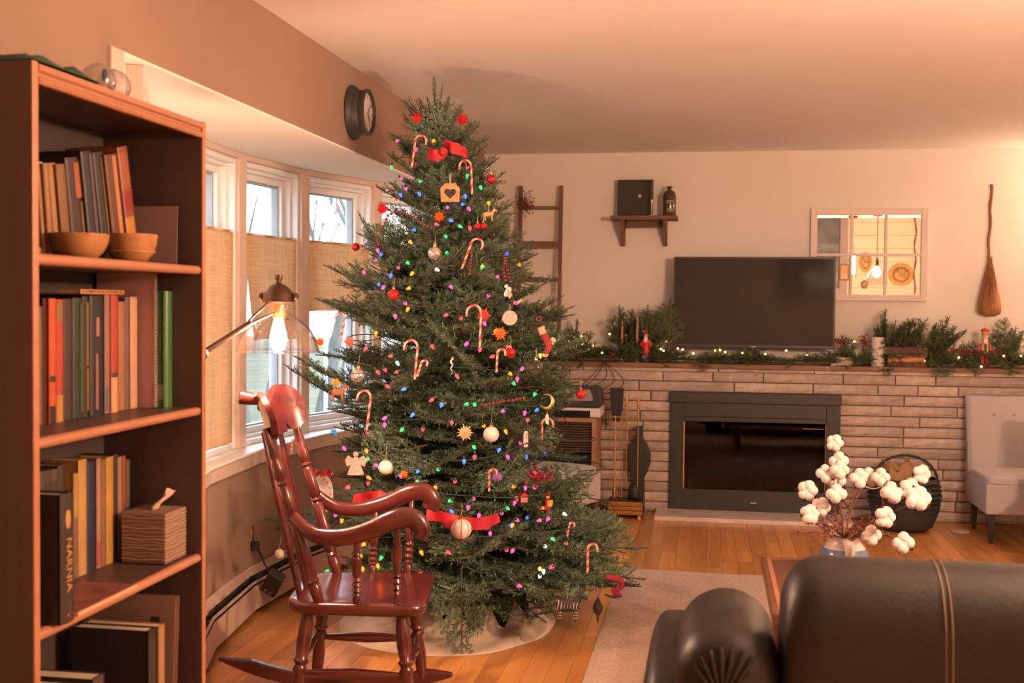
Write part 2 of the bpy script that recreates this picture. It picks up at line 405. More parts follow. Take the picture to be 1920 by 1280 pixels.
# light stone cap course and the wooden mantel board
cap = MB()
x = XL
k = 0
for L in (0.75, 0.9, 0.62, 1.0, 0.8, 0.95, 0.7):
    o = MB().box(x+0.003, x+L-0.003, BRICKY-0.012, YB-0.01, 0.945, 0.968).build('capstone', m_brick, bw, bevel=0.003); x += L
m_mantel = wood_mat('mantel_wood', (0.15, 0.075, 0.045), (0.26, 0.135, 0.08), 0.5, 'X', 0.7)
man = MB().box(-1.57, 3.2, BRICKY-0.035, YB-0.005, 0.968, 1.0).build('mantel_shelf', m_mantel, bevel=0.004)
tag(man, 'long brown wooden mantel shelf on top of the pale brick wall', 'mantel')
# marble hearth slab
m_marble = mat('pale_marble', (0.66, 0.56, 0.52), 0.35, var=0.18, vscale=7, stretch=(1, 3, 3))
hs = MB().box(-0.345, 0.90, 7.56, BRICKY-0.012, 0, 0.028).build('hearth_slab', m_marble, bevel=0.003)
tag(hs, 'flat pale marble hearth slab on the floor before the fireplace', 'hearth')

# ------------------------------------------------------------------ rear wall with shiplap (seen in the window-pane mirror)
m_ship = mat('cream_shiplap', (0.80, 0.66, 0.50), 0.6, var=0.02)
m_shipgap = mat('shiplap_gap', (0.30, 0.20, 0.12), 0.9)
rear = MB()
wx0, wx1, wz0, wz1 = 0.95, 1.84, 1.60, 2.85
rear.box(XL, wx0, YR-0.1, YR, 0, ZH); rear.box(wx1, XR, YR-0.1, YR, 0, ZH); rear.box(wx0, wx1, YR-0.1, YR, 0, wz0); rear.box(wx0, wx1, YR-0.1, YR, wz1, ZH)
rw = struct(rear.build('wall_rear', m_shipgap))
z = 0.0
while z < ZH-0.05:
    h = min(0.185, ZH-z)
    for xa, xb in ((XL+0.02, wx0-0.06), (wx1+0.06, XR-0.02)) if z+h > wz0 and z < wz1 else ((XL+0.02, XR-0.02),):
        MB().box(xa, xb, YR, YR+0.014, z, z+h-0.004).build('plank', m_ship, rw, bevel=0.002, seg=1)
    z += 0.185
w7 = struct_empty('window_7')
fr = MB()
for (a, b, c, d) in ((wx0-0.06, wx0+0.05, wz0-0.06, wz1+0.06), (wx1-0.05, wx1+0.06, wz0-0.06, wz1+0.06)): fr.box(a, b, YR-0.08, YR+0.02, c, d)
fr.box(wx0+0.05, wx1-0.05, YR-0.08, YR+0.02, wz0-0.06, wz0+0.05); fr.box(wx0+0.05, wx1-0.05, YR-0.08, YR+0.02, wz1-0.05, wz1+0.06)
fr.build('frame', mat('mauve_grey_frame', (0.30, 0.25, 0.25), 0.6), w7, bevel=0.004)
MB().box(wx0+0.04, wx1-0.04, YR-0.05, YR-0.045, wz0+0.04, wz1-0.04).build('pane', m_pane, w7)
MB().box(wx0+0.04, wx1-0.04, YR-0.075, YR-0.07, wz0+0.04, wz1-0.04).build('dim_backing', mat('slate_dim_backing', (0.12, 0.15, 0.17), 0.7, var=0.3, vscale=6), w7)  # dark sheet added behind the pane to make the window look dim

# ================================================================== OUTDOORS (seen through the bow window)
m_lawn = mat('leaf_littered_lawn', (0.085, 0.105, 0.055), 0.95, col2=(0.17, 0.15, 0.105), var=0.2, vscale=1.4, bump=0.3, bscale=20)
g = MB().box(-60, -2.9, -30, 60, -0.5, -0.42).build('lawn', m_lawn); struct(g)
m_bark = mat('pale_bark', (0.13, 0.128, 0.12), 0.9, var=0.25, vscale=6, bump=0.4, bscale=20, stretch=(3, 3, 0.6))
m_twig = mat('grey_twig', (0.14, 0.13, 0.12), 0.9)
def bare_tree(loc, h, seed, label, lean=0.0, fork=2, rad=0.14):
    r = random.Random(seed); t = thing('bare_tree', label, 'tree', loc, group='bare trees beyond the bow window')
    tr = MB(); tw = MB()
    def grow(p, d, L, rr, lev):
        pts = [p]; rs = [rr]; q = p.copy(); dd = d.copy()
        for i in range(5):
            dd = (dd + Vector((r.uniform(-1, 1), r.uniform(-1, 1), r.uniform(-0.4, 0.6)))*0.12).normalized()
            q = q + dd*L/5; pts.append(q.copy()); rs.append(rr*(1-0.12*(i+1)))
        (tr if lev < 2 else tw).tube(pts, rs, 7 if lev < 2 else 4)
        if lev < 4:
            for i in range((fork if lev == 0 else 3) + (1 if lev > 1 else 0)):
                k = r.choice((2, 3, 4, 5)) if lev else 5
                nd = (dd + Vector((r.uniform(-1, 1), r.uniform(-1, 1), r.uniform(-0.2, 0.7)))*0.75).normalized()
                grow(pts[k], nd, L*r.uniform(0.5, 0.75), rs[k]*0.62, lev+1)
    grow(Vector((0, 0, -0.1)), Vector((lean, lean*0.3, 1)).normalized(), h*0.4, rad, 0)
    tr.build('trunk', m_bark, t, smooth=60); tw.build('twigs', m_twig, t)['kind'] = 'stuff'
for i, (px, py, X, h, ln, rad, lab) in enumerate((
        (655, 690, -4.6, 6.5, -0.12, 0.17, 'thick pale bare tree trunk leaning behind the right window pane'),
        (600, 690, -5.8, 7.5, 0.25, 0.13, 'forked bare tree beyond the window, next to the hanging flag'),
        (500, 690, -7.5, 6.0, 0.1, 0.10, 'thin bare tree with fine twigs behind the middle window pane'),
        (400, 700, -7.0, 7.0, 0.05, 0.12, 'bare tree behind the window pane nearest the bookcase'),
        (560, 690, -12.0, 9.0, 0.0, 0.16, 'far bare tree behind the others in the garden'),
        (470, 690, -5.2, 5.5, -0.1, 0.07, 'slender bare tree with crossing branches behind the lamp window'),
        (690, 690, -6.5, 7.0, 0.12, 0.14, 'bare tree rising beside the tree edge beyond the right pane'),
        (430, 690, -9.5, 6.5, 0.0, 0.09, 'small bare tree seen low through the window next to the bookcase'))):
    p = onX(px, py, X); bare_tree((p.x, p.y, -0.42), h, 20+i, lab, ln, 3, rad)
# distant hedge row of bare woodland
hedge = MB(); r = random.Random(5)
m_wood = mat('distant_woodland', (0.17, 0.175, 0.165), 1.0, var=0.2, vscale=2)
tn = thing('distant_thicket', 'pale grey thicket of bare shrubs far behind the garden', 'shrubs', (-24, 20, -0.42)); tn['kind'] = 'stuff'
for i in range(6000):
    y = r.uniform(-14, 26); x0 = r.uniform(-3, 5); h = 1.2+9.0*r.random()**1.6
    hedge.tube([(x0, y, 0), (x0+r.uniform(-.4, .4), y+r.uniform(-.5, .5), h*0.6), (x0+r.uniform(-.9, .9), y+r.uniform(-1, 1), h)], [0.13, 0.08, 0.015], 3, cap=False)
hedge.build('stems', m_wood, tn)['kind'] = 'stuff'
# garden fence boards far off
m_fence = mat('weathered_fence', (0.22, 0.21, 0.20), 0.9, var=0.1)
gf = thing('garden_fence', 'low pale fence standing across the far lawn', 'fence', (-15.0, 12.0, -0.42))
for i in range(60):
    MB().box(-0.02, 0.02, -9+i*0.45, -9+i*0.45+0.40, 0.0, 0.95).build('fence_board', m_fence, gf)
# flag on a pole
fl = thing('flag', 'red white and blue flag hanging outside the right window', 'flag', tuple(onX(612, 330, -3.9)))
MB().tube([(0.0, -0.0, -0.42-fl.location.z), (0, 0.02, 0.9)], 0.02, 8).build('flagpole', m_wframe, fl)
fm = [mat('flag_red', (0.62, 0.08, 0.10), 0.8), mat('flag_white', (0.8, 0.8, 0.8), 0.8), mat('flag_blue', (0.05, 0.10, 0.28), 0.8)]
fmb = MB()
for k in range(7):
    for j in range(8):
        z0 = 0.45-j*0.085; z1 = z0-0.085
        def pt(u, z): return (0.03*sin(u*1.9+z*3), 0.03+u*0.035+0.10*(0.45-z), z-0.02*u)
        u0, u1 = k, k+1
        fmb.add([pt(u0, z0), pt(u1, z0), pt(u1, z1), pt(u0, z1)], [(0, 1, 2, 3)], 2 if (k < 3 and j > 4) else k % 2)
fmb.build('cloth', fm, fl, smooth=60)

# ================================================================== BOOKCASE
BX0, BX1, BY0, BY1 = -1.585, -1.30, 2.095, 2.885
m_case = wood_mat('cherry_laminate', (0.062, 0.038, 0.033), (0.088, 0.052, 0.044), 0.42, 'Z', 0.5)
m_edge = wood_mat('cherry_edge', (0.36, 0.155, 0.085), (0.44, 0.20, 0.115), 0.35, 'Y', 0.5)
m_back = mat('dark_case_back', (0.052, 0.036, 0.03), 0.7, var=0.05)
SH = [1.472, 1.106, 0.722, 0.338, 0.07]
bc = thing('bookcase', 'tall cherry-brown bookcase with open shelves at the left edge', 'bookcase', (BX0, BY0, 0))
def bcp(name, x0, x1, y0, y1, z0, z1, m, par=None, bevel=0.002):
    return MB().box(x0-BX0, x1-BX0, y0-BY0, y1-BY0, z0, z1).build(name, m, par or bc, bevel=bevel)
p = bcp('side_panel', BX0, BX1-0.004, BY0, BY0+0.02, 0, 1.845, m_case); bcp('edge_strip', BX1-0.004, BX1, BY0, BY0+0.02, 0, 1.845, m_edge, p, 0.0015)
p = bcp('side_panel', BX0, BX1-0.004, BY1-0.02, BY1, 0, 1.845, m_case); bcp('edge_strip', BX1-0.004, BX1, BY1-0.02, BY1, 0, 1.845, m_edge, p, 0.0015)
bcp('back_panel', BX0, BX0+0.008, BY0+0.02, BY1-0.02, 0.04, 1.835, m_back, bevel=0)
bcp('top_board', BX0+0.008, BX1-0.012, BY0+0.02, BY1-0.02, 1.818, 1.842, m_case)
mo = MB()
prof = [(0, 0), (0.012, 0), (0.016, 0.006), (0.012, 0.013), (0.007, 0.017), (0.007, 0.022), (0.014, 0.026), (0.014, 0.038), (0, 0.04)]
mo.prism([(a, b) for a, b in prof], 0.02, BY1-BY0-0.02, T(BX1-BX0-0.012, 0, 1.803) @ Matrix(((1, 0, 0, 0), (0, 0, 1, 0), (0, 1, 0, 0), (0, 0, 0, 1))))
mo.build('crown_molding', m_edge, bc, merge=True)
for z in SH:
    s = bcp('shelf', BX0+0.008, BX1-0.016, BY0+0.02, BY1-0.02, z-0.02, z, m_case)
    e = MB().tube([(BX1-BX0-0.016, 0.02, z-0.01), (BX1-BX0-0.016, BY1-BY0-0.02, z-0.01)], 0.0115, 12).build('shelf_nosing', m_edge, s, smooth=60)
bcp('shelf_pin', BX1-0.20, BX1-0.19, BY0+0.02, BY0+0.028, SH[1]-0.03, SH[1]-0.021, m_edge, bevel=0)

# ------------------------------------------------------------------ books
m_pages = mat('page_block', (0.62, 0.52, 0.38), 0.9, var=0.15, vscale=200, stretch=(1, 1, 0.05))
BOOKN = [0]
def book(label, Y0, Y1, X1, z, h, dep, col, group, lean=0.0, bands=(), rough=0.5, pages=None, name='book', zrot=0.0):
    """closed book standing on z, spine at X1 facing the room, between Y0 and Y1; lean tips its top toward the camera"""
    w = Y1-Y0
    b = thing(name, label, 'book', (X1, Y0, z), group=group, rot=(lean, 0, zrot))
    m = mat('cover_%d_%d_%d_%d' % (col[0], col[1], col[2], int(rough*10)), tuple(v*0.62 for v in rgb(*col)), rough, var=0.08, vscale=20)
    t = 0.0022
    cv = MB(); cv.box(-dep, 0, 0, t, 0, h); cv.box(-dep, 0, w-t, w, 0, h)
    sp = [(-0.003, 0), (0.0012, w*0.15), (0.0026, w*0.5), (0.0012, w*0.85), (-0.003, w), (-0.005, w), (-0.005, 0)]
    cv.prism(sp, 0, h)
    cv.build('cover', m, b, merge=False)
    MB().box(-dep+0.004, -0.003, t, w-t, 0.003, h-0.003).build('pages', m_pages, b)
    for bd_ in bands:
        t0, t1, c = bd_[:3]
        mm = mat('band_%d_%d_%d' % c, tuple(v*0.7 for v in rgb(*c)), 0.5)
        if len(bd_) == 5: MB().box(0.0005, 0.0034, bd_[3]*w, bd_[4]*w, t0*h, t1*h).build('title_band', mm, b)
        else: MB().prism([(x+0.0006, y) for x, y in sp[:5]] + [(x-0.0008, y) for x, y in sp[4::-1]], t0*h, t1*h).build('title_band', mm, b)
    return b
def yat(px, py, X): return onX(px, py, X).y
# shelf with bowls: leaning books, px x0,x1 at y=375, px y of the top
G1 = 'leaning books on the top shelf'
X = -1.44
rows = [
 (74, 85, 306, (208, 165, 120), 'cream paperback at the near end of the leaning row', ()),
 (85, 94, 309, (186, 140, 98), 'narrow tan paperback, second in the leaning row', ()),
 (95, 109, 309, (196, 150, 104), 'light tan book, third in the leaning row', ()),
 (110, 127, 312, (150, 108, 72), 'brown paperback leaning just before the dark hardback', ((0.0, 0.3, (120, 80, 50)),)),
 (128, 158, 302, (74, 56, 46), 'dark brown hardback with a copper title patch leaning behind the dark bowl', ((0.6, 0.95, (176, 104, 72), 0.45, 0.95), (0.2, 0.56, (150, 116, 80), 0.7, 0.9))),
 (159, 181, 290, (54, 50, 54), 'black book with a violet stripe leaning in the top row', ((0.2, 0.97, (104, 84, 104), 0.62, 0.86),)),
 (182, 203, 292, (56, 50, 44), 'black book with an olive gold stripe leaning in the top row', ((0.2, 0.95, (136, 114, 76), 0.6, 0.85),)),
 (204, 229, 297, (120, 72, 50), 'brown leather hardback with a pale spine line leaning near the end', ((0.2, 0.98, (206, 140, 96), 0.5, 0.8),)),
 (230, 250, 283, (168, 96, 66), 'red and gold patterned hardback, last of the leaning row', ((0.25, 0.4, (206, 150, 70)), (0.45, 0.62, (160, 60, 60)), (0.65, 0.95, (178, 110, 78)))),
]
for i, (a, b, yt, c, lab, bands) in enumerate(rows):
    Xs = X + (0.01 if i % 2 else 0); lean = radians(6.0+0.9*i)
    ztop = onX((a+b)/2, yt, Xs).z; ym0 = yat(a, 375, Xs); ym1 = yat(b, 375, Xs)
    zm = onX(a, 375, Xs).z; h = (ztop-SH[0])/cos(lean)
    off = (zm-SH[0])*math.tan(lean)
    book(lab, ym0+off, ym0+off+(ym1-ym0)*cos(lean)*0.97, Xs, SH[0]+0.001, h, 0.10+0.012*(i % 3), c, G1, lean, bands)
# bowls
m_bowlwood = wood_mat('bowl_wood', (0.30, 0.13, 0.05), (0.48, 0.23, 0.09), 0.3, 'X', 0.6, coat=0.3)
m_bowldark = mat('bowl_dark_side', (0.05, 0.045, 0.04), 0.4)
def bowl(label, px, r, h, X):
    y = yat(px, 440, X); b = thing('wooden_bowl', label, 'bowl', (X, y, SH[0]+0.001), group='wooden bowls on the top shelf')
    prof = [(0.002, 0.0), (r*0.5, 0), (r*0.62, h*0.06), (r*0.82, h*0.3), (r*0.95, h*0.65), (r, h), (r*0.965, h), (r*0.90, h*0.65), (r*0.75, h*0.32), (r*0.5, h*0.14), (0.002, h*0.1)]
    MB().lathe(prof, 40).build('shell', m_bowlwood, b, smooth=50)
    MB().torus((0, 0, h), r*0.98, r*0.018, 40, 6).build('rim', m_bowlwood, b, smooth=60)
    return b
bowl('low round wooden bowl in front of the leaning books', 147, 0.066, 0.054, -1.385)
bw2 = bowl('taller wooden bowl with ridged side, next to the mauve folder', 246, 0.062, 0.066, -1.372)
MB().torus((0, 0, 0.025), 0.054, 0.003, 40, 6).build('ridge', m_bowlwood, bw2, smooth=60)
# mauve folder standing at the far end
y0 = yat(252, 400, -1.36)
fo = thing('folder', 'grey mauve folder standing at the far end of the top shelf', 'folder', (-1.40, 2.80, SH[0]+0.001), rot=(radians(-3), 0, radians(3)))
mm = mat('mauve_card', rgb(124, 98, 96), 0.8)
MB().box(-0.085, 0.058, 0, 0.002, 0, 0.150).build('cover', mm, fo, bevel=0.0005); MB().box(-0.085, 0.056, 0.003, 0.006, 0, 0.147).build('back_cover', mm, fo)
# small things at the near end of shelf 1
sb = thing('small_box', 'small brown block lying by the near end of the top shelf', 'box', (-1.33, 2.125, SH[0]+0.001))
MB().box(-0.05, 0.0, 0, 0.048, 0, 0.014).build('body', mat('brown_block', rgb(150, 92, 62), 0.6), sb, bevel=0.003); MB().box(-0.045, -0.005, 0.004, 0.044, 0.014, 0.017).build('lid', mat('brown_block_lid', rgb(170, 110, 76), 0.6), sb, bevel=0.001)

# shelf 2: upright books  (px x0, x1 near y=660, px y of top)
G2 = 'upright books on the middle shelf'
rows = [
 (64, 79, 575, (140, 112, 92), 'grey tan paperback at the near end of the middle shelf', (), 0),
 (80, 91, 560, (92, 48, 42), 'dark red brown book beside the orange book', (), 0),
 (92, 104, 560, (232, 104, 58), 'bright orange book with a black foot on the middle shelf', ((0.0, 0.14, (40, 40, 40)), (0.33, 0.38, (60, 44, 36))), 0.01),
 (105, 118, 562, (206, 84, 62), 'red book with mustard yellow foot and tan head', ((0.0, 0.22, (196, 148, 72)), (0.82, 0.97, (150, 120, 72))), 0.01),
 (119, 135, 561, (78, 58, 52), 'dark brown thick book on the middle shelf', (), 0),
 (136, 153, 559, (52, 66, 56), 'dark green book on the middle shelf', ((0.05, 0.95, (66, 96, 72), 0.7, 0.95),), 0),
 (154, 167, 556, (66, 54, 44), 'black and gold lined book on the middle shelf', ((0.05, 0.4, (150, 120, 70), 0.5, 0.85), (0.42, 0.95, (138, 112, 76), 0.45, 0.8)), 0),
 (168, 195, 555, (48, 48, 54), 'thick navy book with a pink stripe on its spine', ((0.05, 0.52, (176, 120, 104), 0.35, 0.5), (0.66, 0.82, (190, 132, 116), 0.38, 0.58)), 0.005),
 (196, 207, 552, (176, 128, 112), 'pinkish grey book beside the red and cream book', ((0.02, 0.22, (108, 108, 118)),), 0.005),
 (208, 221, 554, (204, 82, 66), 'red book with a cream lower half on the middle shelf', ((0.0, 0.30, (226, 172, 122)), (0.30, 0.34, (70, 60, 50))), 0.01),
 (222, 233, 566, (188, 136, 104), 'tan book on the middle shelf', (), 0),
 (234, 243, 558, (142, 112, 106), 'grey mauve book on the middle shelf', (), 0),
 (244, 257, 557, (208, 158, 132), 'pale pink book on the middle shelf', ((0.02, 0.98, (216, 170, 140)),), 0.005),
 (258, 274, 548, (70, 58, 50), 'dark brown book with a worn gold spine on the middle shelf', ((0.05, 0.3, (110, 96, 60), 0.3, 0.6), (0.55, 0.95, (146, 116, 86), 0.35, 0.75)), 0),
]
for i, (a, b, yt, c, lab, bands, dx) in enumerate(rows):
    Xs = -1.452 + dx; y0 = max(yat(a, 660, Xs), BY0+0.022); y1 = yat(b+0.6, 660, Xs); h = onX((a+b)/2, yt, Xs).z - SH[1]
    book(lab, y0, y1-0.0005, Xs, SH[1]+0.001, h, 0.11, c, G2, 0, bands)
Xs = -1.43; y0 = yat(275, 640, Xs)
cb = book('tall charcoal album behind the spiral notebook', y0, y0+0.018, Xs, SH[1]+0.001, onX(285, 513, Xs).z-SH[1], 0.15, (68, 60, 60), G2, 0, ())
sn = thing('spiral_notebook', 'spiral bound notebook with a pale mauve edge standing beside the green binder', 'notebook', (-1.405, yat(307, 640, -1.385)-0.010, SH[1]+0.001))
hN = onX(300, 506, -1.405).z-SH[1]
MB().box(-0.16, 0, 0, 0.006, 0, hN).build('pages', mat('notebook_edge', rgb(176, 134, 132), 0.8), sn)
MB().box(-0.162, 0.001, 0.0062, 0.0078, 0, hN+0.002).build('back_cover', mat('notebook_cover', rgb(70, 62, 62), 0.6), sn)
coil = MB()
for k in range(40): coil.torus((0.002, 0.004, 0.006+k*(hN-0.012)/39), 0.0055, 0.0008, 8, 4, Rm(pi/2, 'Y'))
coil.build('coil', mat('coil_wire', (0.5, 0.45, 0.45), 0.3, 0.8), sn)
yB = yat(307, 640, -1.385)
gb = thing('ring_binder', 'wide green ring binder at the far end of the middle shelf', 'binder', (-1.385, yB, SH[1]+0.001))
hG = 0.30; wG = BY1-0.022-yB
mg = mat('green_vinyl', rgb(62, 104, 58), 0.35, var=0.06, vscale=6)
mb = MB(); mb.box(-0.17, 0, 0, 0.003, 0, hG); mb.box(-0.17, 0, wG-0.003, wG, 0, hG)
mb.prism([(-0.003, 0), (0.006, wG*0.2), (0.009, wG*0.5), (0.006, wG*0.8), (-0.003, wG), (-0.006, wG), (-0.006, 0)], 0, hG); mb.build('cover', mg, gb, smooth=50)
MB().box(-0.16, -0.01, 0.005, wG-0.006, 0.002, hG-0.02).build('pages', m_pages, gb)
MB().box(-0.0015, -0.0005, -0.0008, 0.0, 0.02, 0.065).build('barcode_sticker', mat('grey_sticker', rgb(128, 116, 104), 0.7), gb)
MB().box(-0.03, -0.004, -0.0008, 0.0, 0.02, 0.06).build('label_sticker', mat('grey_sticker', rgb(128, 116, 104), 0.7), gb)
# little book lying across the upright books
Xs = -1.44; p0 = onX(149, 553, Xs); p1 = onX(231, 547, Xs)
lb = thing('small_book', 'small yellow book lying flat across the tops of the upright books', 'book', (Xs, p0.y, p0.z+0.003))
mY = mat('mustard_cover', rgb(190, 132, 78), 0.5)
L = p1.y-p0.y
MB().box(-0.06, 0.002, 0, L, 0, 0.0015).build('cover', mY, lb); MB().box(-0.06, 0.002, 0, L, 0.0095, 0.011).build('cover', mY, lb)
MB().box(-0.003, 0.003, 0, L, 0, 0.011).build('spine', mY, lb, bevel=0.001); MB().box(-0.058, -0.003, 0.002, L-0.002, 0.0015, 0.0095).build('pages', m_pages, lb)
rr = random.Random(8); dk = MB(); yy = 0.012
while yy < L-0.012: dk.box(0.003, 0.0034, yy, yy+rr.uniform(0.003, 0.006), 0.003, 0.0085); yy += rr.uniform(0.0065, 0.010)
dk.build('title_print', mat('dark_print', rgb(70, 50, 36), 0.7), lb)

# shelf 3
G3 = 'upright books on the third shelf'
rows = [
 (72, 84, 884, (104, 88, 74), 'grey paperback behind the boxed fantasy book', ()), (84, 96, 882, (96, 82, 70), 'dull grey book second behind the boxed fantasy book', ((0.1, 0.9, (70, 64, 58)),)),
 (96, 108, 880, (110, 92, 76), 'worn grey book third behind the boxed fantasy book', ((0.1, 0.9, (76, 68, 60)),)), (108, 122, 872, (88, 74, 62), 'dark grey book behind the top of the boxed fantasy book', ()),
 (138, 146, 888, (206, 166, 96), 'thin book, yellow above and mauve below, beside the boxed fantasy book', ((0.0, 0.58, (150, 108, 100)),)),
 (147, 162, 862, (222, 176, 112), 'cream yellow book on the third shelf', ()),
 (163, 180, 864, (52, 56, 84), 'navy blue book on the third shelf', ()),
 (181, 189, 860, (202, 150, 126), 'pink spined book with red lettering on the third shelf', ((0.03, 0.25, (190, 96, 84)),)),
 (190, 198, 861, (160, 124, 84), 'narrow tan book on the third shelf', ()),
 (199, 212, 857, (216, 166, 86), 'golden yellow book on the third shelf', ()),
 (213, 220, 852, (84, 58, 52), 'dark maroon book behind the tissue box', ()), (221, 228, 857, (176, 152, 128), 'pale grey book behind the tissue box', ()),
 (229, 235, 855, (180, 82, 66), 'red book behind the tissue box', ()), (236, 243, 862, (110, 108, 76), 'olive book, last one behind the tissue box', ()),
]
for i, (a, b, yt, c, lab, bands) in enumerate(rows):
    Xs = -1.478 if i > 3 else -1.50
    y0 = max(yat(a, 960, Xs), BY0+0.022); y1 = yat(b+0.6, 960, Xs); h = min(onX((a+b)/2, yt, Xs).z - SH[2], 0.352)
    if y1-y0 > 0.004: book(lab, y0, y1-0.0005, Xs, SH[2]+0.001, h, 0.09, c, G3, 0, bands)
# boxed fantasy book with gold lettering
Xn = -1.288; yn0 = yat(113, 1050, Xn); yn1 = yat(138, 1050, Xn); hn = onX(125, 924, Xn).z-SH[2]-0.001
nb = thing('thick_book', 'thick black book with NARNIA in gold letters on its spine', 'book', (Xn, yn0, SH[2]+0.001))
mN = mat('narnia_cover', rgb(58, 52, 48), 0.35, var=0.15, vscale=12)
w = yn1-yn0
mb = MB(); mb.box(-0.16, 0, 0, 0.003, 0, hn); mb.box(-0.16, 0, w-0.003, w, 0, hn); mb.prism([(-0.002, 0), (0.002, w*.2), (0.004, w*.5), (0.002, w*.8), (-0.002, w), (-0.005, w), (-0.005, 0)], 0, hn); mb.build('cover', mN, nb)
MB().box(-0.156, -0.004, 0.003, w-0.003, 0.003, hn-0.006).build('pages', m_pages, nb)
mgold = mat('gold_foil', (0.62, 0.38, 0.14), 0.35, 0.4)
me = text_mesh('NARNIA', 0.030, mgold)
lt = link('lettering', me, nb, (0.0048, w*0.5, hn*0.45), None); lt.rotation_euler = Matrix(((0, 0, 1), (0, 1, 0), (-1, 0, 0))).to_euler()
MB().sphere((0.003, w*0.5, hn*0.80), 0.011, 10, 6, (0.15, 0.9, 2.0)).build('gilt_emblem', mgold, nb); MB().sphere((0.003, w*0.5, hn*0.06), 0.005, 8, 6, (0.2, 1, 1.6)).build('red_mark', mat('red_mark', rgb(190, 70, 50), 0.5), nb)
# tissue box
c0 = onZ(313, 1056, SH[2]); tb = thing('tissue_box', 'square grey tissue box with fine pale wavy lines and a tissue poking out', 'tissue box', (-1.335, 2.725, SH[2]+0.001))
S = 0.118; hT = 0.128
mtb = mat('taupe_carton', rgb(128, 100, 84), 0.7)
MB().box(-S, 0, 0, S, 0, hT).build('carton', mtb, tb, bevel=0.003)
rr = random.Random(4); ln = MB()
for k in range(14):
    z = 0.012+k*0.0085+rr.uniform(-0.002, 0.002); ph = rr.random()*6
    pts = [(-S+S*i/10, -0.0004, z+0.0015*sin(i*0.9+ph)) for i in range(11)]+[(0.0004, S*i/10, z+0.0015*sin((i+10)*0.9+ph)) for i in range(11)]
    ln.tube(pts, 0.0006 if k % 3 else 0.001, 4)
ln.build('line_print', mat('pale_line', rgb(186, 156, 136), 0.7), tb)
ti = MB(); N = 9; grid = []
for j in range(N):
    v = j/(N-1)
    for i in range(N):
        u = i/(N-1)-0.5
        grid.append((-S/2+0.006*sin(u*9+v*4)+0.02*v, S/2+u*(0.05+0.035*v)+0.03*v, hT-0.004+0.052*v*(1-0.35*abs(u*2-0.4))+0.004*sin(u*14)))
ti.add(grid, [(j*N+i, j*N+i+1, (j+1)*N+i+1, (j+1)*N+i) for j in range(N-1) for i in range(N-1)])
ti.build('tissue', mat('white_tissue', rgb(212, 178, 158), 0.9), tb, smooth=60)
# magazine on the shelf front
mg_ = thing('magazine', 'open magazine lying at the front of the third shelf, edge over the nosing', 'magazine', (-1.30, 2.235, SH[2]+0.001), rotz=radians(0))
mb = MB(); mb.box(-0.12, 0.012, 0.0, 0.255, 0, 0.009); mb.build('pages', mat('magazine_pages', rgb(206, 156, 122), 0.7, var=0.1, vscale=60, stretch=(1, 1, 9)), mg_, bevel=0.002)
MB().box(-0.12, 0.008, 0.004, 0.25, 0.009, 0.0105).build('cover_page', mat('magazine_cover', rgb(120, 66, 60), 0.45, var=0.5, vscale=26), mg_)
# bottom visible shelf
fd = thing('folder', 'grey card folder with a black binder clip on the lowest visible shelf', 'folder', (-1.36, 2.72, SH[3]+0.001), rot=(radians(-4), 0, radians(2)))
hF = 0.30
mcard = mat('grey_card', rgb(126, 98, 84), 0.8)
MB().box(-0.20, 0.045, 0, 0.002, 0, hF).build('cover', mcard, fd, bevel=0.0005); MB().box(-0.2, 0.049, 0.012, 0.014, 0, hF+0.002).build('back_cover', mcard, fd, bevel=0.0005)
MB().box(-0.2, 0.04, 0.0025, 0.0115, 0, hF-0.004).build('papers', m_pages, fd)
MB().prism([(-0.02, 0), (0.004, 0), (0.006, -0.035), (-0.008, -0.045), (-0.022, -0.03)], -0.004, 0.0, T(0.0, 0, hF-0.05) @ Rm(pi/2, 'X')).build('binder_clip', mat('clip_black', (0.03, 0.03, 0.03), 0.4), fd)
b1 = book('large black book standing before the grey folder', 2.625, 2.665, -1.33, SH[3]+0.001, 0.245, 0.2, (54, 52, 50), 'books on the lowest visible shelf', 0, ((0.1, 0.9, (66, 58, 56)),))
b2 = book('cream edged book beside the grey folder', 2.668, 2.70, -1.325, SH[3]+0.001, 0.245, 0.2, (196, 148, 110), 'books on the lowest visible shelf', 0, ())
b3 = book('brown worn book at the near end of the lowest visible shelf', 2.42, 2.47, -1.36, SH[3]+0.001, 0.19, 0.16, (96, 76, 66), 'books on the lowest visible shelf', 0, ((0.4, 0.6, (120, 94, 78)),))
b4 = book('dark book beside the worn brown book on the lowest shelf', 2.30, 2.34, -1.33, SH[3]+0.001, 0.21, 0.17, (72, 60, 56), 'books on the lowest visible shelf', 0, ())

# on top of the bookcase
gc = thing('green_cloth', 'crumpled dark green cloth lying on top of the bookcase', 'cloth', (-1.42, 2.10, 1.846))
mb = MB(); NX, NY = 14, 20; g = []
for j in range(NY):
    for i in range(NX):
        u = i/(NX-1); v = j/(NY-1); e = min(1, 6*min(u, 1-u, v, 1-v))
        g.append((-0.14+0.26*u, 0.26*v-0.005, 0.001+e*(0.012+0.016*abs(sin(v*7+u*2))+0.010*noise.noise((u*4, v*5, 1)))))
mb.add(g, [(j*NX+i, j*NX+i+1, (j+1)*NX+i+1, (j+1)*NX+i) for j in range(NY-1) for i in range(NX-1)])
mb.build('fabric', mat('green_fabric', rgb(44, 84, 66), 0.85, var=0.1), gc, smooth=60)
m_clear = glass_mat('clear_glass', (0.95, 0.95, 0.95), 0.10, 0.03, 2.2); m_globe = glass_mat('globe_glass', (0.9, 0.9, 0.9), 0.2, 0.05, 1.8)
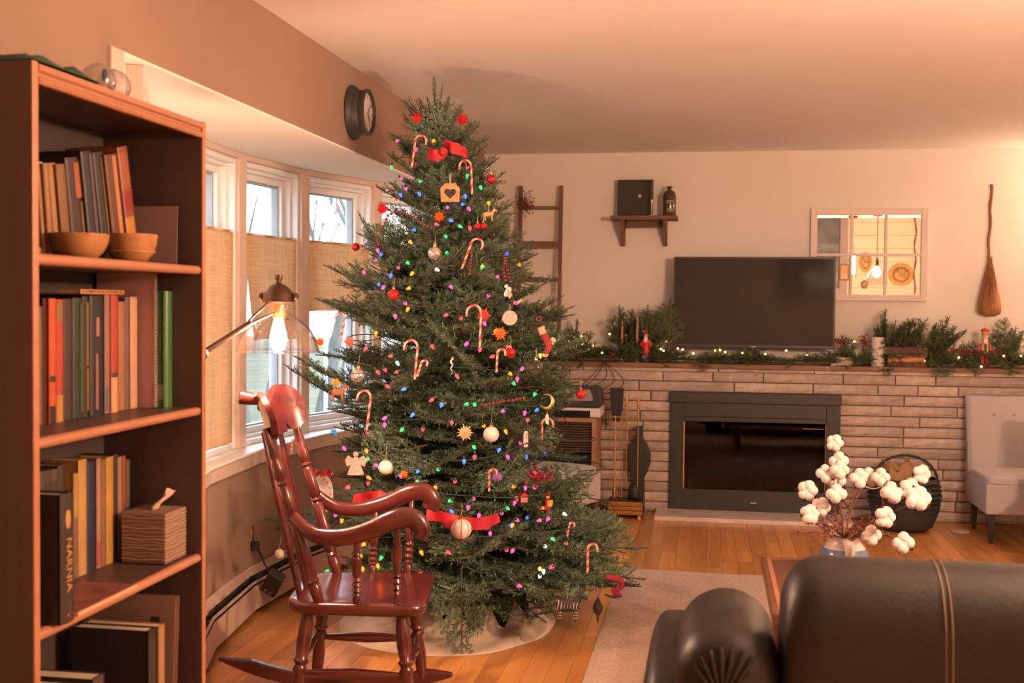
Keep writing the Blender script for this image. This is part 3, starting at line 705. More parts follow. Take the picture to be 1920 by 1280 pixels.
for i, (px, lab) in enumerate(((184, 'clear glass globe with a dark opening on top of the bookcase'), (213, 'second clear glass globe on the bookcase, nearer the window'))):
    y = yat(px, 150, -1.40); gg = thing('glass_globe', lab, 'globe', (-1.40, y, 1.846), group='clear globes on the bookcase')
    MB().sphere((0, 0, 0.040), 0.040, 24, 14).build('globe', m_globe, gg, smooth=60)
    MB().torus((0, 0, 0.080), 0.006, 0.0012, 12, 5).build('rim', m_globe, gg, smooth=60)
    if i == 0: MB().sphere((0.028, -0.02, 0.048), 0.0125, 8, 6, (0.4, 1, 1.2)).build('dark_opening', mat('dark_patch', (0.03, 0.035, 0.035), 0.6), gg)

# ================================================================== ROCKING CHAIR
m_cherry = mat('glossy_cherry_wood', (0.085, 0.015, 0.014), 0.24, var=0.35, vscale=5, stretch=(1, 1, 4), coat=0.5)
RC_D = 3.90
_h = Vector((_r0.x, _r0.y, 0)); _dv = Vector((-sin(YAW), cos(YAW), 0))
rc_u0 = -0.520
rc_loc = _h*rc_u0 + _dv*RC_D
rc = thing('rocking_chair', 'glossy cherry wooden rocking chair with turned spindles facing the tree', 'rocking chair', tuple(rc_loc), YAW)
# local axes: +x = forward (right in the picture), +y = away from the camera, z up
HW = 0.245
def seat_outline(n=10):
    pts = []
    cr = 0.09
    for (cx, cy, a0) in ((0.255-cr*0.6, 0.240-cr*0.6, 0), (-0.195+cr, 0.225-cr, 90), (-0.195+cr, -0.225+cr, 180), (0.255-cr*0.6, -0.240+cr*0.6, 270)):
        c = cr if a0 in (90, 180) else cr*0.6
        for k in range(n+1):
            a = radians(a0+90*k/n); pts.append((cx+c*cos(a), cy+c*sin(a)))
    return pts
so = MB(); ol = seat_outline(); n = len(ol); vs = []
for z, s in ((0.390, 0.93), (0.395, 0.97), (0.408, 1.0), (0.424, 1.0), (0.432, 0.97), (0.432, 0.85), (0.424, 0.6), (0.422, 0.3)):
    vs += [(x*s, y*s, z) for x, y in ol]
fs = [(i*n+k, i*n+(k+1) % n, (i+1)*n+(k+1) % n, (i+1)*n+k) for i in range(7) for k in range(n)] + [tuple(range(n-1, -1, -1)), tuple(7*n+k for k in range(n))]
so.add(vs, fs); so.build('seat', m_cherry, rc, smooth=50)
POST = [(0, .016), (.05, .018), (.10, .021), (.115, .016), (.13, .022), (.145, .016), (.16, .021), (.30, .022), (.44, .019), (.455, .014), (.47, .021), (.485, .014), (.50, .020), (.66, .018), (.675, .013), (.69, .019), (.705, .013), (.72, .019), (.80, .018), (.82, .013), (.84, .017), (1, .010)]
SPIN = [(0, .011), (.08, .013), (.12, .009), (.15, .015), (.18, .010), (.22, .016), (.26, .010), (.30, .016), (.34, .010), (.38, .016), (.42, .010), (.46, .014), (.7, .017), (.74, .011), (.78, .015), (.82, .010), (1, .009)]
LEG = [(0, .015), (.12, .022), (.3, .024), (.42, .018), (.45, .025), (.49, .017), (.53, .024), (.57, .018), (.75, .022), (.9, .020), (1, .016)]
def back_x(z): return -0.085 - (z-0.43)*0.300                     # raked back line
for s in (-1, 1):
    MB().turned((-0.085, s*0.195, 0.425), (back_x(0.985), s*0.230, 0.985), POST, 16).build('back_post', m_cherry, rc, smooth=50)
# flat splats with waisted outline
for k, y in enumerate((-0.10, 0.0, 0.10)):
    L = 0.55; w = 0.030
    outl = [(-w*0.7, 0), (-w*0.8, 0.15), (-w*1.0, 0.35), (-w*0.95, 0.44), (-w*0.55, 0.50), (-w*0.5, L), (w*0.5, L), (w*0.55, 0.50), (w*0.95, 0.44), (w*1.0, 0.35), (w*0.8, 0.15), (w*0.7, 0)]
    a = Vector((-0.160, y*1.2, 0.425)); b = Vector((back_x(0.97)-0.035, y*1.2, 0.97)); d = (b-a).normalized(); yx = Vector((0, 1, 0)); nn = yx.cross(d)
    M = Matrix(((yx.x, d.x, nn.x, a.x), (yx.y, d.y, nn.y, a.y), (yx.z, d.z, nn.z, a.z), (0, 0, 0, 1)))
    MB().prism(outl, -0.006, 0.006, M).build('splat', m_cherry, rc, bevel=0.002)
# crest: curved board with two big round ears and a dip between them
N = 40; cr = MB(); vs = []
def crest_top(t):                                                  # t in -1..1 across the chair
    a = abs(t)
    if a <= 0.62: k = a/0.62; return 0.060+0.052*k*k*(3-2*k)
    return 0.034+0.078*sqrt(max(0.0, 1-((a-0.62)/0.38)**2))
def crest_bot(t):
    a = abs(t)
    if a > 0.62: return 0.034-0.076*sqrt(max(0.0, 1-((a-0.62)/0.38)**2))
    if a > 0.44: return -0.042*sqrt(max(0.0, 1-((0.62-a)/0.185)**2))
    return -0.046
for i in range(N+1):
    t = -1+2*i/N; y = t*0.265; bow_x = 0.07*t*t
    for (dx, key) in ((0.011, 1), (-0.011, 1), (-0.011, 0), (0.011, 0)):
        z = (crest_top(t*0.999) if key else crest_bot(t*0.999)); zz = 0.985+z
        vs.append((back_x(zz)-0.03+bow_x+dx, y, zz))
cr.add(vs, [(i*4+k, i*4+(k+1) % 4, (i+1)*4+(k+1) % 4, (i+1)*4+k) for i in range(N) for k in range(4)] + [(3, 2, 1, 0), (N*4, N*4+1, N*4+2, N*4+3)])
cr.build('crest_rail', m_cherry, rc, smooth=35, merge=False)
MB().tube([(back_x(1.03)-0.035, -0.06, 1.035), (back_x(1.03)-0.042, 0.0, 1.037), (back_x(1.03)-0.035, 0.06, 1.035)], [0.014, 0.019, 0.014], 14).build('crest_roll', m_cherry, rc, smooth=60)
MB().turned((back_x(1.05)-0.02, -0.08, 1.060), (back_x(1.05)-0.095, -0.10, 1.074), [(0, .012), (.15, .017), (.6, .022), (.95, .024), (1, .018)], 16).build('crest_knob', m_cherry, rc, smooth=40)
for s in (-1, 1):
    # scrolled arm
    pts = []; rr_ = []
    P = [(-0.168, 0.218, 0.725), (-0.13, 0.232, 0.692), (-0.08, 0.247, 0.668), (0.0, 0.257, 0.668), (0.08, 0.262, 0.690), (0.145, 0.262, 0.720), (0.195, 0.260, 0.732), (0.225, 0.258, 0.722), (0.240, 0.257, 0.695), (0.232, 0.257, 0.668)]
    for i in range(len(P)-1):
        for q in range(4):
            t = q/4; p0 = Vector(P[max(i-1, 0)]); p1 = Vector(P[i]); p2 = Vector(P[i+1]); p3 = Vector(P[min(i+2, len(P)-1)])
            pts.append(0.5*((2*p1)+(p2-p0)*t+(2*p0-5*p1+4*p2-p3)*t*t+(3*p1-p0-3*p2+p3)*t*t*t))
    pts.append(Vector(P[-1])); pts = [Vector((p.x, p.y*s, p.z-0.018)) for p in pts]
    n_ = len(pts); rad = [0.017+0.009*min(1, i/(n_*0.6))*(1 if i < n_*0.85 else 1-0.3*(i-n_*0.85)/(n_*0.15)) for i in range(n_)]
    MB().tube(pts, rad, 14, flat=(1.25, 0.85), up=(0, 1, 0)).build('arm', m_cherry, rc, smooth=60)
    MB().turned((0.035, s*0.212, 0.428), (0.040, s*0.258, 0.645), SPIN, 14).build('arm_spindle', m_cherry, rc, smooth=50)
    MB().turned((0.160, s*0.215, 0.428), (0.168, s*0.261, 0.690), SPIN, 14).build('arm_spindle', m_cherry, rc, smooth=50)
    # legs and rocker
    MB().turned((-0.125, s*0.165, 0.395), (-0.165, s*0.235, 0.055), LEG, 14).build('leg', m_cherry, rc, smooth=50)
    MB().turned((0.175, s*0.190, 0.395), (0.212, s*0.235, 0.055), LEG, 14).build('leg', m_cherry, rc, smooth=50)
    MB().turned((-0.147, s*0.20, 0.205), (0.192, s*0.212, 0.200), [(0, .008), (.15, .012), (.5, .019), (.85, .012), (1, .008)], 12).build('stretcher', m_cherry, rc, smooth=50)
    rk = MB(); vs = []; R = 1.15; Nn = 28
    for i in range(Nn+1):
        xx = -0.515+0.835*i/Nn; xb = xx+0.03; zb = R-sqrt(R*R-xb*xb); tp = min(1, (i+1.2)/5, (Nn-i+1.2)/4)
        for (dy, dz) in ((-0.017, 0.0), (0.017, 0.0), (0.017, 0.050*tp), (-0.017, 0.050*tp)):
            vs.append((xx, s*0.237+dy*(0.5+0.5*tp), zb+dz+0.001))
    rk.add(vs, [(i*4+k, i*4+(k+1) % 4, (i+1)*4+(k+1) % 4, (i+1)*4+k) for i in range(Nn) for k in range(4)] + [(3, 2, 1, 0), (Nn*4, Nn*4+1, Nn*4+2, Nn*4+3)])
    rk.build('rocker', m_cherry, rc, bevel=0.007)
MB().turned((0.194, -0.212, 0.215), (0.194, 0.212, 0.215), [(0, .008), (.2, .014), (.3, .020), (.4, .015), (.5, .024), (.6, .015), (.7, .020), (.8, .014), (1, .008)], 14).build('stretcher', m_cherry, rc, smooth=50)
MB().turned((-0.150, -0.20, 0.23), (-0.150, 0.20, 0.23), [(0, .008), (.5, .016), (1, .008)], 12).build('stretcher', m_cherry, rc, smooth=50)

# ================================================================== LEATHER SOFA (seen from behind)
m_leather = mat('black_leather', (0.016, 0.0145, 0.0138), 0.42, spec=0.4, var=0.25, vscale=7, bump=0.12, bscale=90)
m_stitch = mat('tan_stitching', (0.22, 0.15, 0.10), 0.7)
SX0, SY = onY(1468, 1120, 2.36).x, 2.30
sf = thing('leather_sofa', 'black leather sofa seen from behind with stitched back cushion', 'sofa', (SX0, SY, 0))
def sweep_x(mb, prof, xs, sc, cy, cz):
    n = len(prof); vs = []
    for x, s in zip(xs, sc):
        vs += [(x, cy+(y-cy)*s, cz+(z-cz)*s) for y, z in prof]
    fs = [(i*n+k, (i+1)*n+k, (i+1)*n+(k+1) % n, i*n+(k+1) % n) for i in range(len(xs)-1) for k in range(n)] + [tuple(range(n)), tuple((len(xs)-1)*n+k for k in range(n-1, -1, -1))]
    mb.add(vs, fs)
def rprof(y0, y1, z0, z1, r, n=8):
    out = []
    for (cy, cz, a0, rr_) in ((y1-r, z1-r, 0, r), (y0+r, z1-r, 90, r), (y0+0.03, z0+0.03, 180, 0.03), (y1-0.03, z0+0.03, 270, 0.03)):
        for k in range(n+1): a = radians(a0+90*k/n); out.append((cy+rr_*cos(a), cz+rr_*sin(a)))
    return out
PB = rprof(-0.02, 0.24, 0.12, 0.880, 0.125)
def soft(x0, x1, r, n=7):
    xs, sc = [], []
    for k in range(n+1): a = pi/2*k/n; xs.append(x0+r*(1-cos(pi/2-a+0)*1.0) if False else x0+r*(1-cos(a))); sc.append(0.0)
    return xs, sc
def rounded_sweep(mb, prof, x0, x1, r, cy, cz, n=7, depth=0.26):
    xs, sc = [], []
    for k in range(n+1):
        a = pi/2*k/n; xs.append(x0+r*(1-cos(pi/2-a))*1.0 if False else x0+r*(1-sin(a))); sc.append(1-(depth*(1-cos(pi/2-a))) if False else 1-depth*(1-sin(pi/2 - (pi/2-a)))*1.0)
    xs2, sc2 = [], []
    for k in range(n+1):
        t = k/n; a = pi/2*t; xs2.append(x0+r*(1-cos(a))); sc2.append(1-depth*(1-sin(a)))
    m_ = 5; mid = [x0+r+(x1-x0-2*r)*(k/m_) for k in range(1, m_)]
    xs = xs2+mid+[x1-(x-x0) for x in reversed(xs2)]; sc = sc2+[1.0]*len(mid)+list(reversed(sc2))
    sweep_x(mb, prof, xs, sc, cy, cz)
a = MB(); rounded_sweep(a, PB, 0.0, 0.95, 0.075, 0.11, 0.50); a.build('back_cushion', m_leather, sf, smooth=70)
a = MB(); rounded_sweep(a, PB, 0.955, 1.80, 0.075, 0.11, 0.50); a.build('back_cushion', m_leather, sf, smooth=70)
for xx in (0.292, 0.304):
    st = MB(); pr = [(xx, y, z) for y, z in PB[:20]]
    pr = [(xx+0.02*(0.86-z), 0.11+(y-0.11)*1.006, 0.5+(z-0.5)*1.004) for _, y, z in pr]
    st.tube(pr, 0.0013, 5); st.build('stitching', m_stitch, sf)
# rolled arm with pleats at its rear end
arm = MB(); vs = []; n = 26; rings = 18
for i in range(rings+1):
    t = i/rings; y = -0.02+0.85*t
    e = min(1, sqrt(max(0, 1-(1-min(1, (t*0.85)/0.09))**2))*0.35+0.65)
    for k in range(n):
        aa = 2*pi*k/n; x = 0.105*cos(aa); z = 0.105*sin(aa)
        if sin(aa) < -0.2: z = -0.60 if sin(aa) < -0.55 else z*2.2
        pl = 1+0.02*sin(aa*9)*max(0, 1-t*9)
        vs.append((-0.105+x*e*pl, y, 0.725+z*(e if sin(aa) > -0.2 else 1)*pl))
arm.add(vs, [(i*n+k, i*n+(k+1) % n, (i+1)*n+(k+1) % n, (i+1)*n+k) for i in range(rings) for k in range(n)] + [tuple(range(n-1, -1, -1)), tuple(rings*n+k for k in range(n))])
arm.v = [(x, y, z-0.080-(max(0.0, y-0.36)*0.42 if z > 0.3 else 0.0)) for x, y, z in arm.v]; arm.build('rolled_arm', m_leather, sf, smooth=60)
pb_ = MB()
for k in range(7):
    aa = radians(150-k*16); pb_.tube([(-0.105+0.078*cos(aa), -0.016, 0.725+0.078*sin(aa)), (-0.105+0.060*cos(aa), -0.026, 0.720+0.056*sin(aa)), (-0.112+0.02*cos(aa), -0.030, 0.705+0.02*sin(aa))], [0.005, 0.008, 0.003], 6)
pb_.v = [(x, y, z-0.080) for x, y, z in pb_.v]; pb_.build('pleats', m_leather, sf, smooth=60)
a = MB(); a.superq((-0.215, 0.42, 0.36), (0.075, 0.40, 0.265), 0.5); a.build('arm_side', m_leather, sf, smooth=70)
MB().box(0.0, 1.75, 0.2, 0.85, 0.12, 0.40).build('base', m_leather, sf, bevel=0.03)
for k in range(2): MB().superq((0.45+0.85*k, 0.55, 0.44), (0.42, 0.33, 0.085), 0.35).build('seat_cushion', m_leather, sf, smooth=70)
mdk = mat('dark_wood_leg', (0.05, 0.03, 0.02), 0.4)
for xx, yy in ((0.05, 0.05), (1.7, 0.05), (0.05, 0.8), (1.7, 0.8)): MB().lathe([(0.02, 0), (0.028, 0.12)], 12, T(xx, yy, 0.0125)).build('leg', mdk, sf)

# ================================================================== COFFEE TABLE
m_tbl = wood_mat('walnut_table', (0.13, 0.05, 0.028), (0.22, 0.09, 0.05), 0.3, 'Y', 0.6)
ct = thing('coffee_table', 'dark brown wooden coffee table whose corner shows behind the sofa', 'table', (0.195, 3.62, 0.0125))
MB().box(0, 1.10, 0, 0.82, 0.40, 0.4375).build('tabletop', m_tbl, ct, bevel=0.004)
bd = MB()
for q in ((0.02, 0.035, 0.02, 0.80), (1.065, 1.08, 0.02, 0.80)): bd.box(q[0], q[1], q[2], q[3], 0.4375, 0.4385)
bd.box(0.035, 1.065, 0.785, 0.80, 0.4375, 0.4385); bd.build('inlay', m_edge, ct)
MB().box(0.05, 1.05, 0.05, 0.77, 0.32, 0.40).build('apron', m_tbl, ct, bevel=0.003)
for xx in (0.07, 1.03):
    for yy in (0.07, 0.75): MB().box(xx-0.03, xx+0.03, yy-0.03, yy+0.03, 0, 0.32).build('leg', m_tbl, ct, bevel=0.003)

# ================================================================== GREY SLIPPER CHAIRS
m_grey = mat('grey_linen', (0.46, 0.43, 0.44), 0.9, var=0.05, vscale=120, bump=0.25, bscale=500)
m_welt = mat('linen_welt', (0.36, 0.33, 0.34), 0.9)
m_cleg = mat('espresso_leg', (0.045, 0.032, 0.026), 0.45)
def slipper(loc, rz, label):
    # local: x across (0..0.56), front at y=0 facing -y, depth 0.62
    c = thing('slipper_chair', label, 'chair', loc, rz, 'grey upholstered slipper chairs')
    MB().box(0, 0.56, 0.0, 0.50, 0.175, 0.355).build('seat_base', m_grey, c, bevel=0.012, seg=3)
    MB().superq((0.28, 0.25, 0.355), (0.278, 0.25, 0.045), 0.28, 36, 12).build('seat_pad', m_grey, c, smooth=70)
    w = MB(); w.tube([(0.006, 0.49, 0.36), (0.004, 0.02, 0.357), (0.02, 0.003, 0.357), (0.54, 0.003, 0.357), (0.556, 0.02, 0.357), (0.554, 0.49, 0.36)], 0.004, 8); w.build('seat_piping', m_welt, c, smooth=60)
    b = MB(); vs = []; 
    rows_ = 9
    for i in range(rows_+1):
        t = i/rows_; z = 0.20+0.635*t; y0 = 0.475+0.13*t*t; y1 = y0+0.12-0.045*t
        if i == rows_: z -= 0.004
        for (x, y) in ((0.004, y1), (0.0, y0+0.03), (0.02, y0+0.004), (0.16, y0-0.014*(1-t)), (0.28, y0-0.018*(1-t)), (0.40, y0-0.014*(1-t)), (0.54, y0+0.004), (0.56, y0+0.03), (0.556, y1)):
            vs.append((x, y, z))
    k = 9; top = []
    b.add(vs, [(i*k+j, i*k+(j+1) % k, (i+1)*k+(j+1) % k, (i+1)*k+j) for i in range(rows_) for j in range(k)] + [tuple(range(k-1, -1, -1)), tuple(rows_*k+j for j in range(k))])
    b.build('backrest', m_grey, c, bevel=0.010)
    p = MB(); p.tube([(0.004, 0.53+0.13*(i/8)**2-0.018, 0.30+0.53*i/8) for i in range(9)]+[(0.02, 0.635, 0.838), (0.54, 0.635, 0.838)]+[(0.556, 0.53+0.13*(i/8)**2-0.018, 0.30+0.53*i/8) for i in range(8, -1, -1)], 0.004, 8); p.build('back_piping', m_welt, c, smooth=60)
    for x in (0.16, 0.28, 0.40):
        MB().sphere((x, 0.557, 0.715), 0.010, 10, 6, (1, 0.5, 1)).build('button', m_welt, c, smooth=60)
    for (x, y, kx, ky) in ((0.04, 0.045, 0, 0), (0.52, 0.045, 0, 0), (0.04, 0.50, 0, 0.05), (0.52, 0.50, 0, 0.05)):
        MB().lathe([(0.016, 0), (0.028, 0.178)], 4, T(x, y, 0) @ Matrix(((1, 0, kx, 0), (0, 1, 0, 0), (0, 0, 1, 0), (0, 0, 0, 1))) @ Rm(pi/4, 'Z')).build('leg', m_cleg, c)
    return c
slipper((1.600, 7.20, 0), 0.0, 'grey linen slipper chair standing against the brick wall right of the fireplace')
slipper((1.625, 6.40, 0), radians(-16), 'grey chair of which only the left edge shows at the right border')
a = Vector((-0.865, 6.68, 0)); b = Vector((-0.655, 7.20, 0))
slipper((a.x, a.y, 0), math.atan2(b.y-a.y, b.x-a.x), 'pale grey slipper chair seat half hidden behind the tree, beside the fire tools')

# ================================================================== FLOOR LAMP (arm reaches out from behind the bookcase)
m_bronze = mat('dark_bronze', (0.10, 0.055, 0.035), 0.4, 0.6)
def bulb_mat(name, power, area, col=WARM):
    return mat(name, (1, 0.9, 0.8), 0.5, emit=power/(pi*area), ecol=col)
HX, HY, HZ = -1.355, 3.55, 1.225                                  # shade bottom centre
lp = thing('floor_lamp', 'bronze swing-arm floor lamp with clear glass shade and glowing bulb', 'lamp', (-1.50, 3.30, 0))
O = Vector((-1.50, 3.30, 0)); H_ = Vector((HX, HY, HZ))-O
MB().lathe([(0.001, 0), (0.13, 0), (0.13, 0.012), (0.10, 0.022), (0.02, 0.03), (0.012, 0.05), (0.001, 0.05)], 32).build('base', m_bronze, lp, smooth=40)
MB().tube([(0, 0, 0.04), (0, 0, 1.30)], 0.011, 12).build('pole', m_bronze, lp, smooth=60)
j = Vector((0, 0, 1.225))
e = H_ + Vector((0.0, 0.0, 0.148))
am = MB(); am.tube([j-(e-j)*0.12, j+(e-j)*0.62], 0.009, 10); am.build('arm', m_bronze, lp, smooth=60)
am = MB(); am.tube([j+(e-j)*0.55, j+(e-j)*0.62+Vector((0, 0, 0.012)), e+Vector((0.0, -0.02, 0.03))], 0.004, 8); am.tube([j+(e-j)*0.58, e+Vector((0.015, 0.02, -0.01))], 0.004, 8); am.build('arm_fork', m_bronze, lp, smooth=60)
MB().sphere(tuple(j), 0.02, 12, 8).build('joint', m_bronze, lp, smooth=60)
hd = MB().lathe([(0.001, 0.152), (0.050, 0.152), (0.054, 0.158), (0.050, 0.166), (0.047, 0.185), (0.030, 0.205), (0.018, 0.212), (0.012, 0.214), (0.008, 0.218), (0.008, 0.226), (0.012, 0.228), (0.012, 0.243), (0.001, 0.244)], 28, Matrix.Translation(H_)).build('socket_cap', m_bronze, lp, smooth=40)
for s in (-1, 1): MB().sphere(tuple(H_+Vector((s*0.055, 0, 0.175))), 0.012, 10, 6).build('thumb_screw', m_bronze, lp, smooth=60)
MB().lathe([(0.020, 0.105), (0.020, 0.153)], 16, Matrix.Translation(H_)).build('bulb_socket', mat('brass_socket', (0.55, 0.33, 0.14), 0.35, 0.8), lp, smooth=60)
sh = [(0.034, 0.155), (0.033, 0.125), (0.040, 0.115), (0.075, 0.098), (0.105, 0.065), (0.122, 0.030), (0.128, 0.006), (0.132, 0.0)]
MB().lathe(sh + [(r-0.003, z) for r, z in reversed(sh)], 40, Matrix.Translation(H_), cap=False).build('glass_shade', m_clear, lp, smooth=60)
MB().torus(tuple(H_), 0.132, 0.003, 40, 6).build('shade_rim', m_clear, lp, smooth=60)
bp = [(0.001, 0.0), (0.012, 0.003), (0.022, 0.014), (0.027, 0.032), (0.025, 0.052), (0.019, 0.075), (0.014, 0.095), (0.013, 0.108), (0.001, 0.108)]
MB().lathe(bp, 24, Matrix.Translation(H_+Vector((0, 0, 0.003)))).build('bulb', bulb_mat('floor_lamp_bulb', P_FLOORLAMP, 0.0145), lp, smooth=60)

# pendants over the table behind the camera (seen in the mirror)
def pendant(x, y, zb, label, kind):
    p = thing('pendant_lamp', label, 'lamp', (x, y, zb), group='pendants seen in the mirror')
    top = ZC-zb
    MB().lathe([(0.001, top), (0.055, top), (0.055, top-0.02), (0.02, top-0.03), (0.001, top-0.03)], 24).build('ceiling_canopy', m_bronze, p, smooth=40)
    MB().tube([(0, 0, 0.20), (0, 0, top-0.02)], 0.004, 8).build('cord', m_bronze, p)
    MB().lathe([(0.004, 0.215), (0.014, 0.205), (0.022, 0.17), (0.022, 0.13), (0.030, 0.125), (0.030, 0.115), (0.001, 0.115)], 20).build('socket', m_bronze, p, smooth=40)
    if kind: pr = [(0.034, 0.115), (0.040, 0.10), (0.10, 0.02), (0.115, -0.06), (0.118, -0.10)]
    else: pr = [(0.034, 0.115), (0.046, 0.08), (0.048, -0.15)]
    MB().lathe(pr+[(r-0.003, z) for r, z in reversed(pr)], 28, cap=False).build('glass_shade', m_clear, p, smooth=60)
    if kind: MB().sphere((0, 0, 0.045), 0.042, 20, 14, (1, 1, 1.25)).build('bulb', bulb_mat('pendant_bulb', P_PENDANT*0.6, 0.0255), p, smooth=60)
    else: MB().tube([(0, 0, 0.11), (0, 0, 0.10), (0, 0, -0.10), (0, 0, -0.11)], [0.012, 0.030, 0.030, 0.012], 20).build('bulb', bulb_mat('pendant_tube', P_PENDANT*0.4, 0.041), p, smooth=60)
def mir(px, py, Y, ym=8.145):
    d = ray(px, py); t = (ym+(ym-Y))/d.y; q = CAM+d*t; return Vector((q.x, Y, q.z))
q = mir(1646, 510, 2.55); pendant(q.x, q.y, q.z-0.045, 'pendant lamp with flared clear shade seen in the mirror', 1)
q = mir(1600, 495, 2.30); pendant(q.x, q.y, q.z, 'pendant lamp with narrow tube shade seen in the mirror', 0)
# wall sconce just right of the frame, by the broom
sc_ = thing('wall_sconce', 'warm wall sconce on the back wall just right of the broom', 'lamp', (2.62, YB, 2.02))
MB().box(-0.04, 0.04, -0.02, 0, -0.07, 0.07).build('back_plate', m_bronze, sc_, bevel=0.006)
MB().tube([(0, -0.01, -0.03), (0, -0.09, -0.05), (0, -0.12, -0.01), (0, -0.12, 0.02)], 0.007, 10).build('arm', m_bronze, sc_, smooth=60)
pr = [(0.03, 0.02), (0.055, 0.06), (0.062, 0.13), (0.058, 0.17)]
MB().lathe(pr+[(r-0.003, z) for r, z in reversed(pr)], 28, T(0, -0.12, 0), cap=False).build('glass_shade', m_clear, sc_, smooth=60)
MB().sphere((0, -0.12, 0.075), 0.026, 16, 12, (1, 1, 1.4)).build('bulb', bulb_mat('sconce_bulb', P_SCONCE, 0.0108), sc_, smooth=60)

# plaques on the shiplap wall (mirror image of them shows in the pane mirror)
m_gilt = mat('gilt_wood', (0.50, 0.28, 0.07), 0.5, var=0.3, vscale=30, bump=0.4, bscale=60)
m_dwood = mat('dark_frame_wood', (0.16, 0.08, 0.04), 0.5)
def oval(px, py, wpx, hpx, label, kind):
    q = mir(px, py, YR+0.016); e = mir(px+wpx/2, py, YR); e2 = mir(px, py-hpx/2, YR); rx = abs(e.x-q.x); rz = abs(e2.z-q.z)
    t = thing('wall_plaque', label, 'plaque', (q.x, YR+0.0145, q.z), group='plaques on the shiplap wall')
    def ell(s, n=32, pt=0): return [(rx*s*cos(2*pi*k/n), rz*s*sin(2*pi*k/n)*(1+pt*max(0, -sin(2*pi*k/n)))) for k in range(n)]
    M = Matrix(((1, 0, 0, 0), (0, 0, 1, 0), (0, 1, 0, 0), (0, 0, 0, 1)))
    if kind == 'rect':
        b = MB(); b.box(-rx, rx, 0, 0.025, -rz, rz); b.build('frame', m_dwood, t, bevel=0.006)
        MB().box(-rx*0.65, rx*0.65, 0.025, 0.028, -rz*0.8, rz*0.8).build('picture', mat('tan_print', (0.45, 0.25, 0.12), 0.6, var=0.3), t)
    else:
        MB().prism(ell(1, pt=0.25 if kind == 'drop' else 0), 0, 0.02, M).build('board', m_gilt if kind != 'small' else m_dwood, t, bevel=0.004)
        MB().prism(ell(0.66, pt=0.25 if kind == 'drop' else 0), 0.02, 0.026, M).build('medallion', m_dwood, t, bevel=0.002)
        MB().prism(ell(0.55, pt=0.25 if kind == 'drop' else 0), 0.026, 0.028, M).build('picture', mat('plaque_print_'+kind, (0.42, 0.24, 0.09), 0.6, var=0.7, vscale=16), t)
oval(1584, 510, 19, 31, 'small dark rectangular frame on the shiplap wall in the mirror', 'rect')
oval(1624, 489, 26, 34, 'gold drop-shaped plaque above the small one in the mirror', 'drop')
oval(1622, 533, 13, 16, 'small dark round plaque lowest in the mirror', 'small')
oval(1691, 514, 48, 43, 'large gilt oval picture at the right of the mirror', 'oval')
# strand hanging on the shiplap wall
q = mir(1719, 400, YR+0.03); q2 = mir(1716, 552, YR+0.03)
gs = thing('hanging_strand', 'thin brown vine strand hanging down the shiplap wall in the mirror', 'strand', (q.x, YR+0.03, q2.z))
MB().tube([((q2.x-q.x)*(1-t)+0.012*sin(t*23), 0, (q.z+0.3-q2.z)*t) for t in [k/30 for k in range(31)]], [0.007+0.006*abs(sin(k*0.9)) for k in range(31)], 6).build('vine', m_dwood, gs)

# ================================================================== THINGS ON THE BACK WALL
# clock on the left wall
ck = thing('wall_clock', 'round black clock with a deep stepped frame on the taupe wall', 'clock', (XL, 5.09, 2.232), rot=(0, radians(90), 0))
m_blk = mat('black_clock_frame', (0.035, 0.034, 0.034), 0.5)
MB().lathe([(0.001, 0), (0.118, 0), (0.122, 0.006), (0.118, 0.018), (0.104, 0.030), (0.098, 0.055), (0.104, 0.068), (0.104, 0.080), (0.094, 0.084), (0.086, 0.078), (0.084, 0.070)], 40, cap=False).build('frame', m_blk, ck, smooth=35)
MB().lathe([(0.001, 0.068), (0.086, 0.068), (0.086, 0.071), (0.001, 0.071)], 40).build('dial', mat('clock_dial', (0.62, 0.52, 0.48), 0.5), ck)
tk = MB()
for k in range(12):
    a = 2*pi*k/12; M = Rm(a, 'Z'); tk.box(0.066, 0.078, -0.0015, 0.0015, 0.0711, 0.0722, M)
tk.build('hour_marks', m_blk, ck)
MB().box(-0.004, 0.045, -0.002, 0.002, 0.073, 0.0745, Rm(0.7, 'Z')).build('hand', m_blk, ck); MB().box(-0.006, 0.065, -0.0015, 0.0015, 0.075, 0.0765, Rm(2.3, 'Z')).build('hand', m_blk, ck)

# television
x0 = onY(1264, 481, 8.0); x1 = onY(1565, 655, 8.0)
m_tvf = mat('tv_frame', (0.036, 0.034, 0.032), 0.4); m_tvs = mat('tv_screen', (0.034, 0.033, 0.031), 0.06, spec=0.3)
tv = thing('television', 'large switched-off flat television standing on the mantel', 'television', ((x0.x+x1.x)/2, 8.02, 1.0005))
w = (x1.x-x0.x)/2; zb = x1.z-1.0005; zt = x0.z-1.0005
MB().box(-w, w, -0.02, 0.03, zb, zt).build('body', m_tvf, tv, bevel=0.004)
MB().box(-w+0.012, w-0.012, -0.0225, -0.0195, zb+0.022, zt-0.012).build('screen', m_tvs, tv)
MB().box(-0.021, 0.021, -0.0225, -0.0195, zb+0.006, zb+0.012).build('badge', mat('silver_badge', (0.6, 0.57, 0.54), 0.4), tv)
MB().box(-0.28, 0.28, -0.10, 0.10, 0, 0.014).build('stand_base', m_tvf, tv, bevel=0.004)
MB().box(-0.05, 0.05, 0.0, 0.03, 0.014, zb+0.05).build('stand_neck', m_tvf, tv)

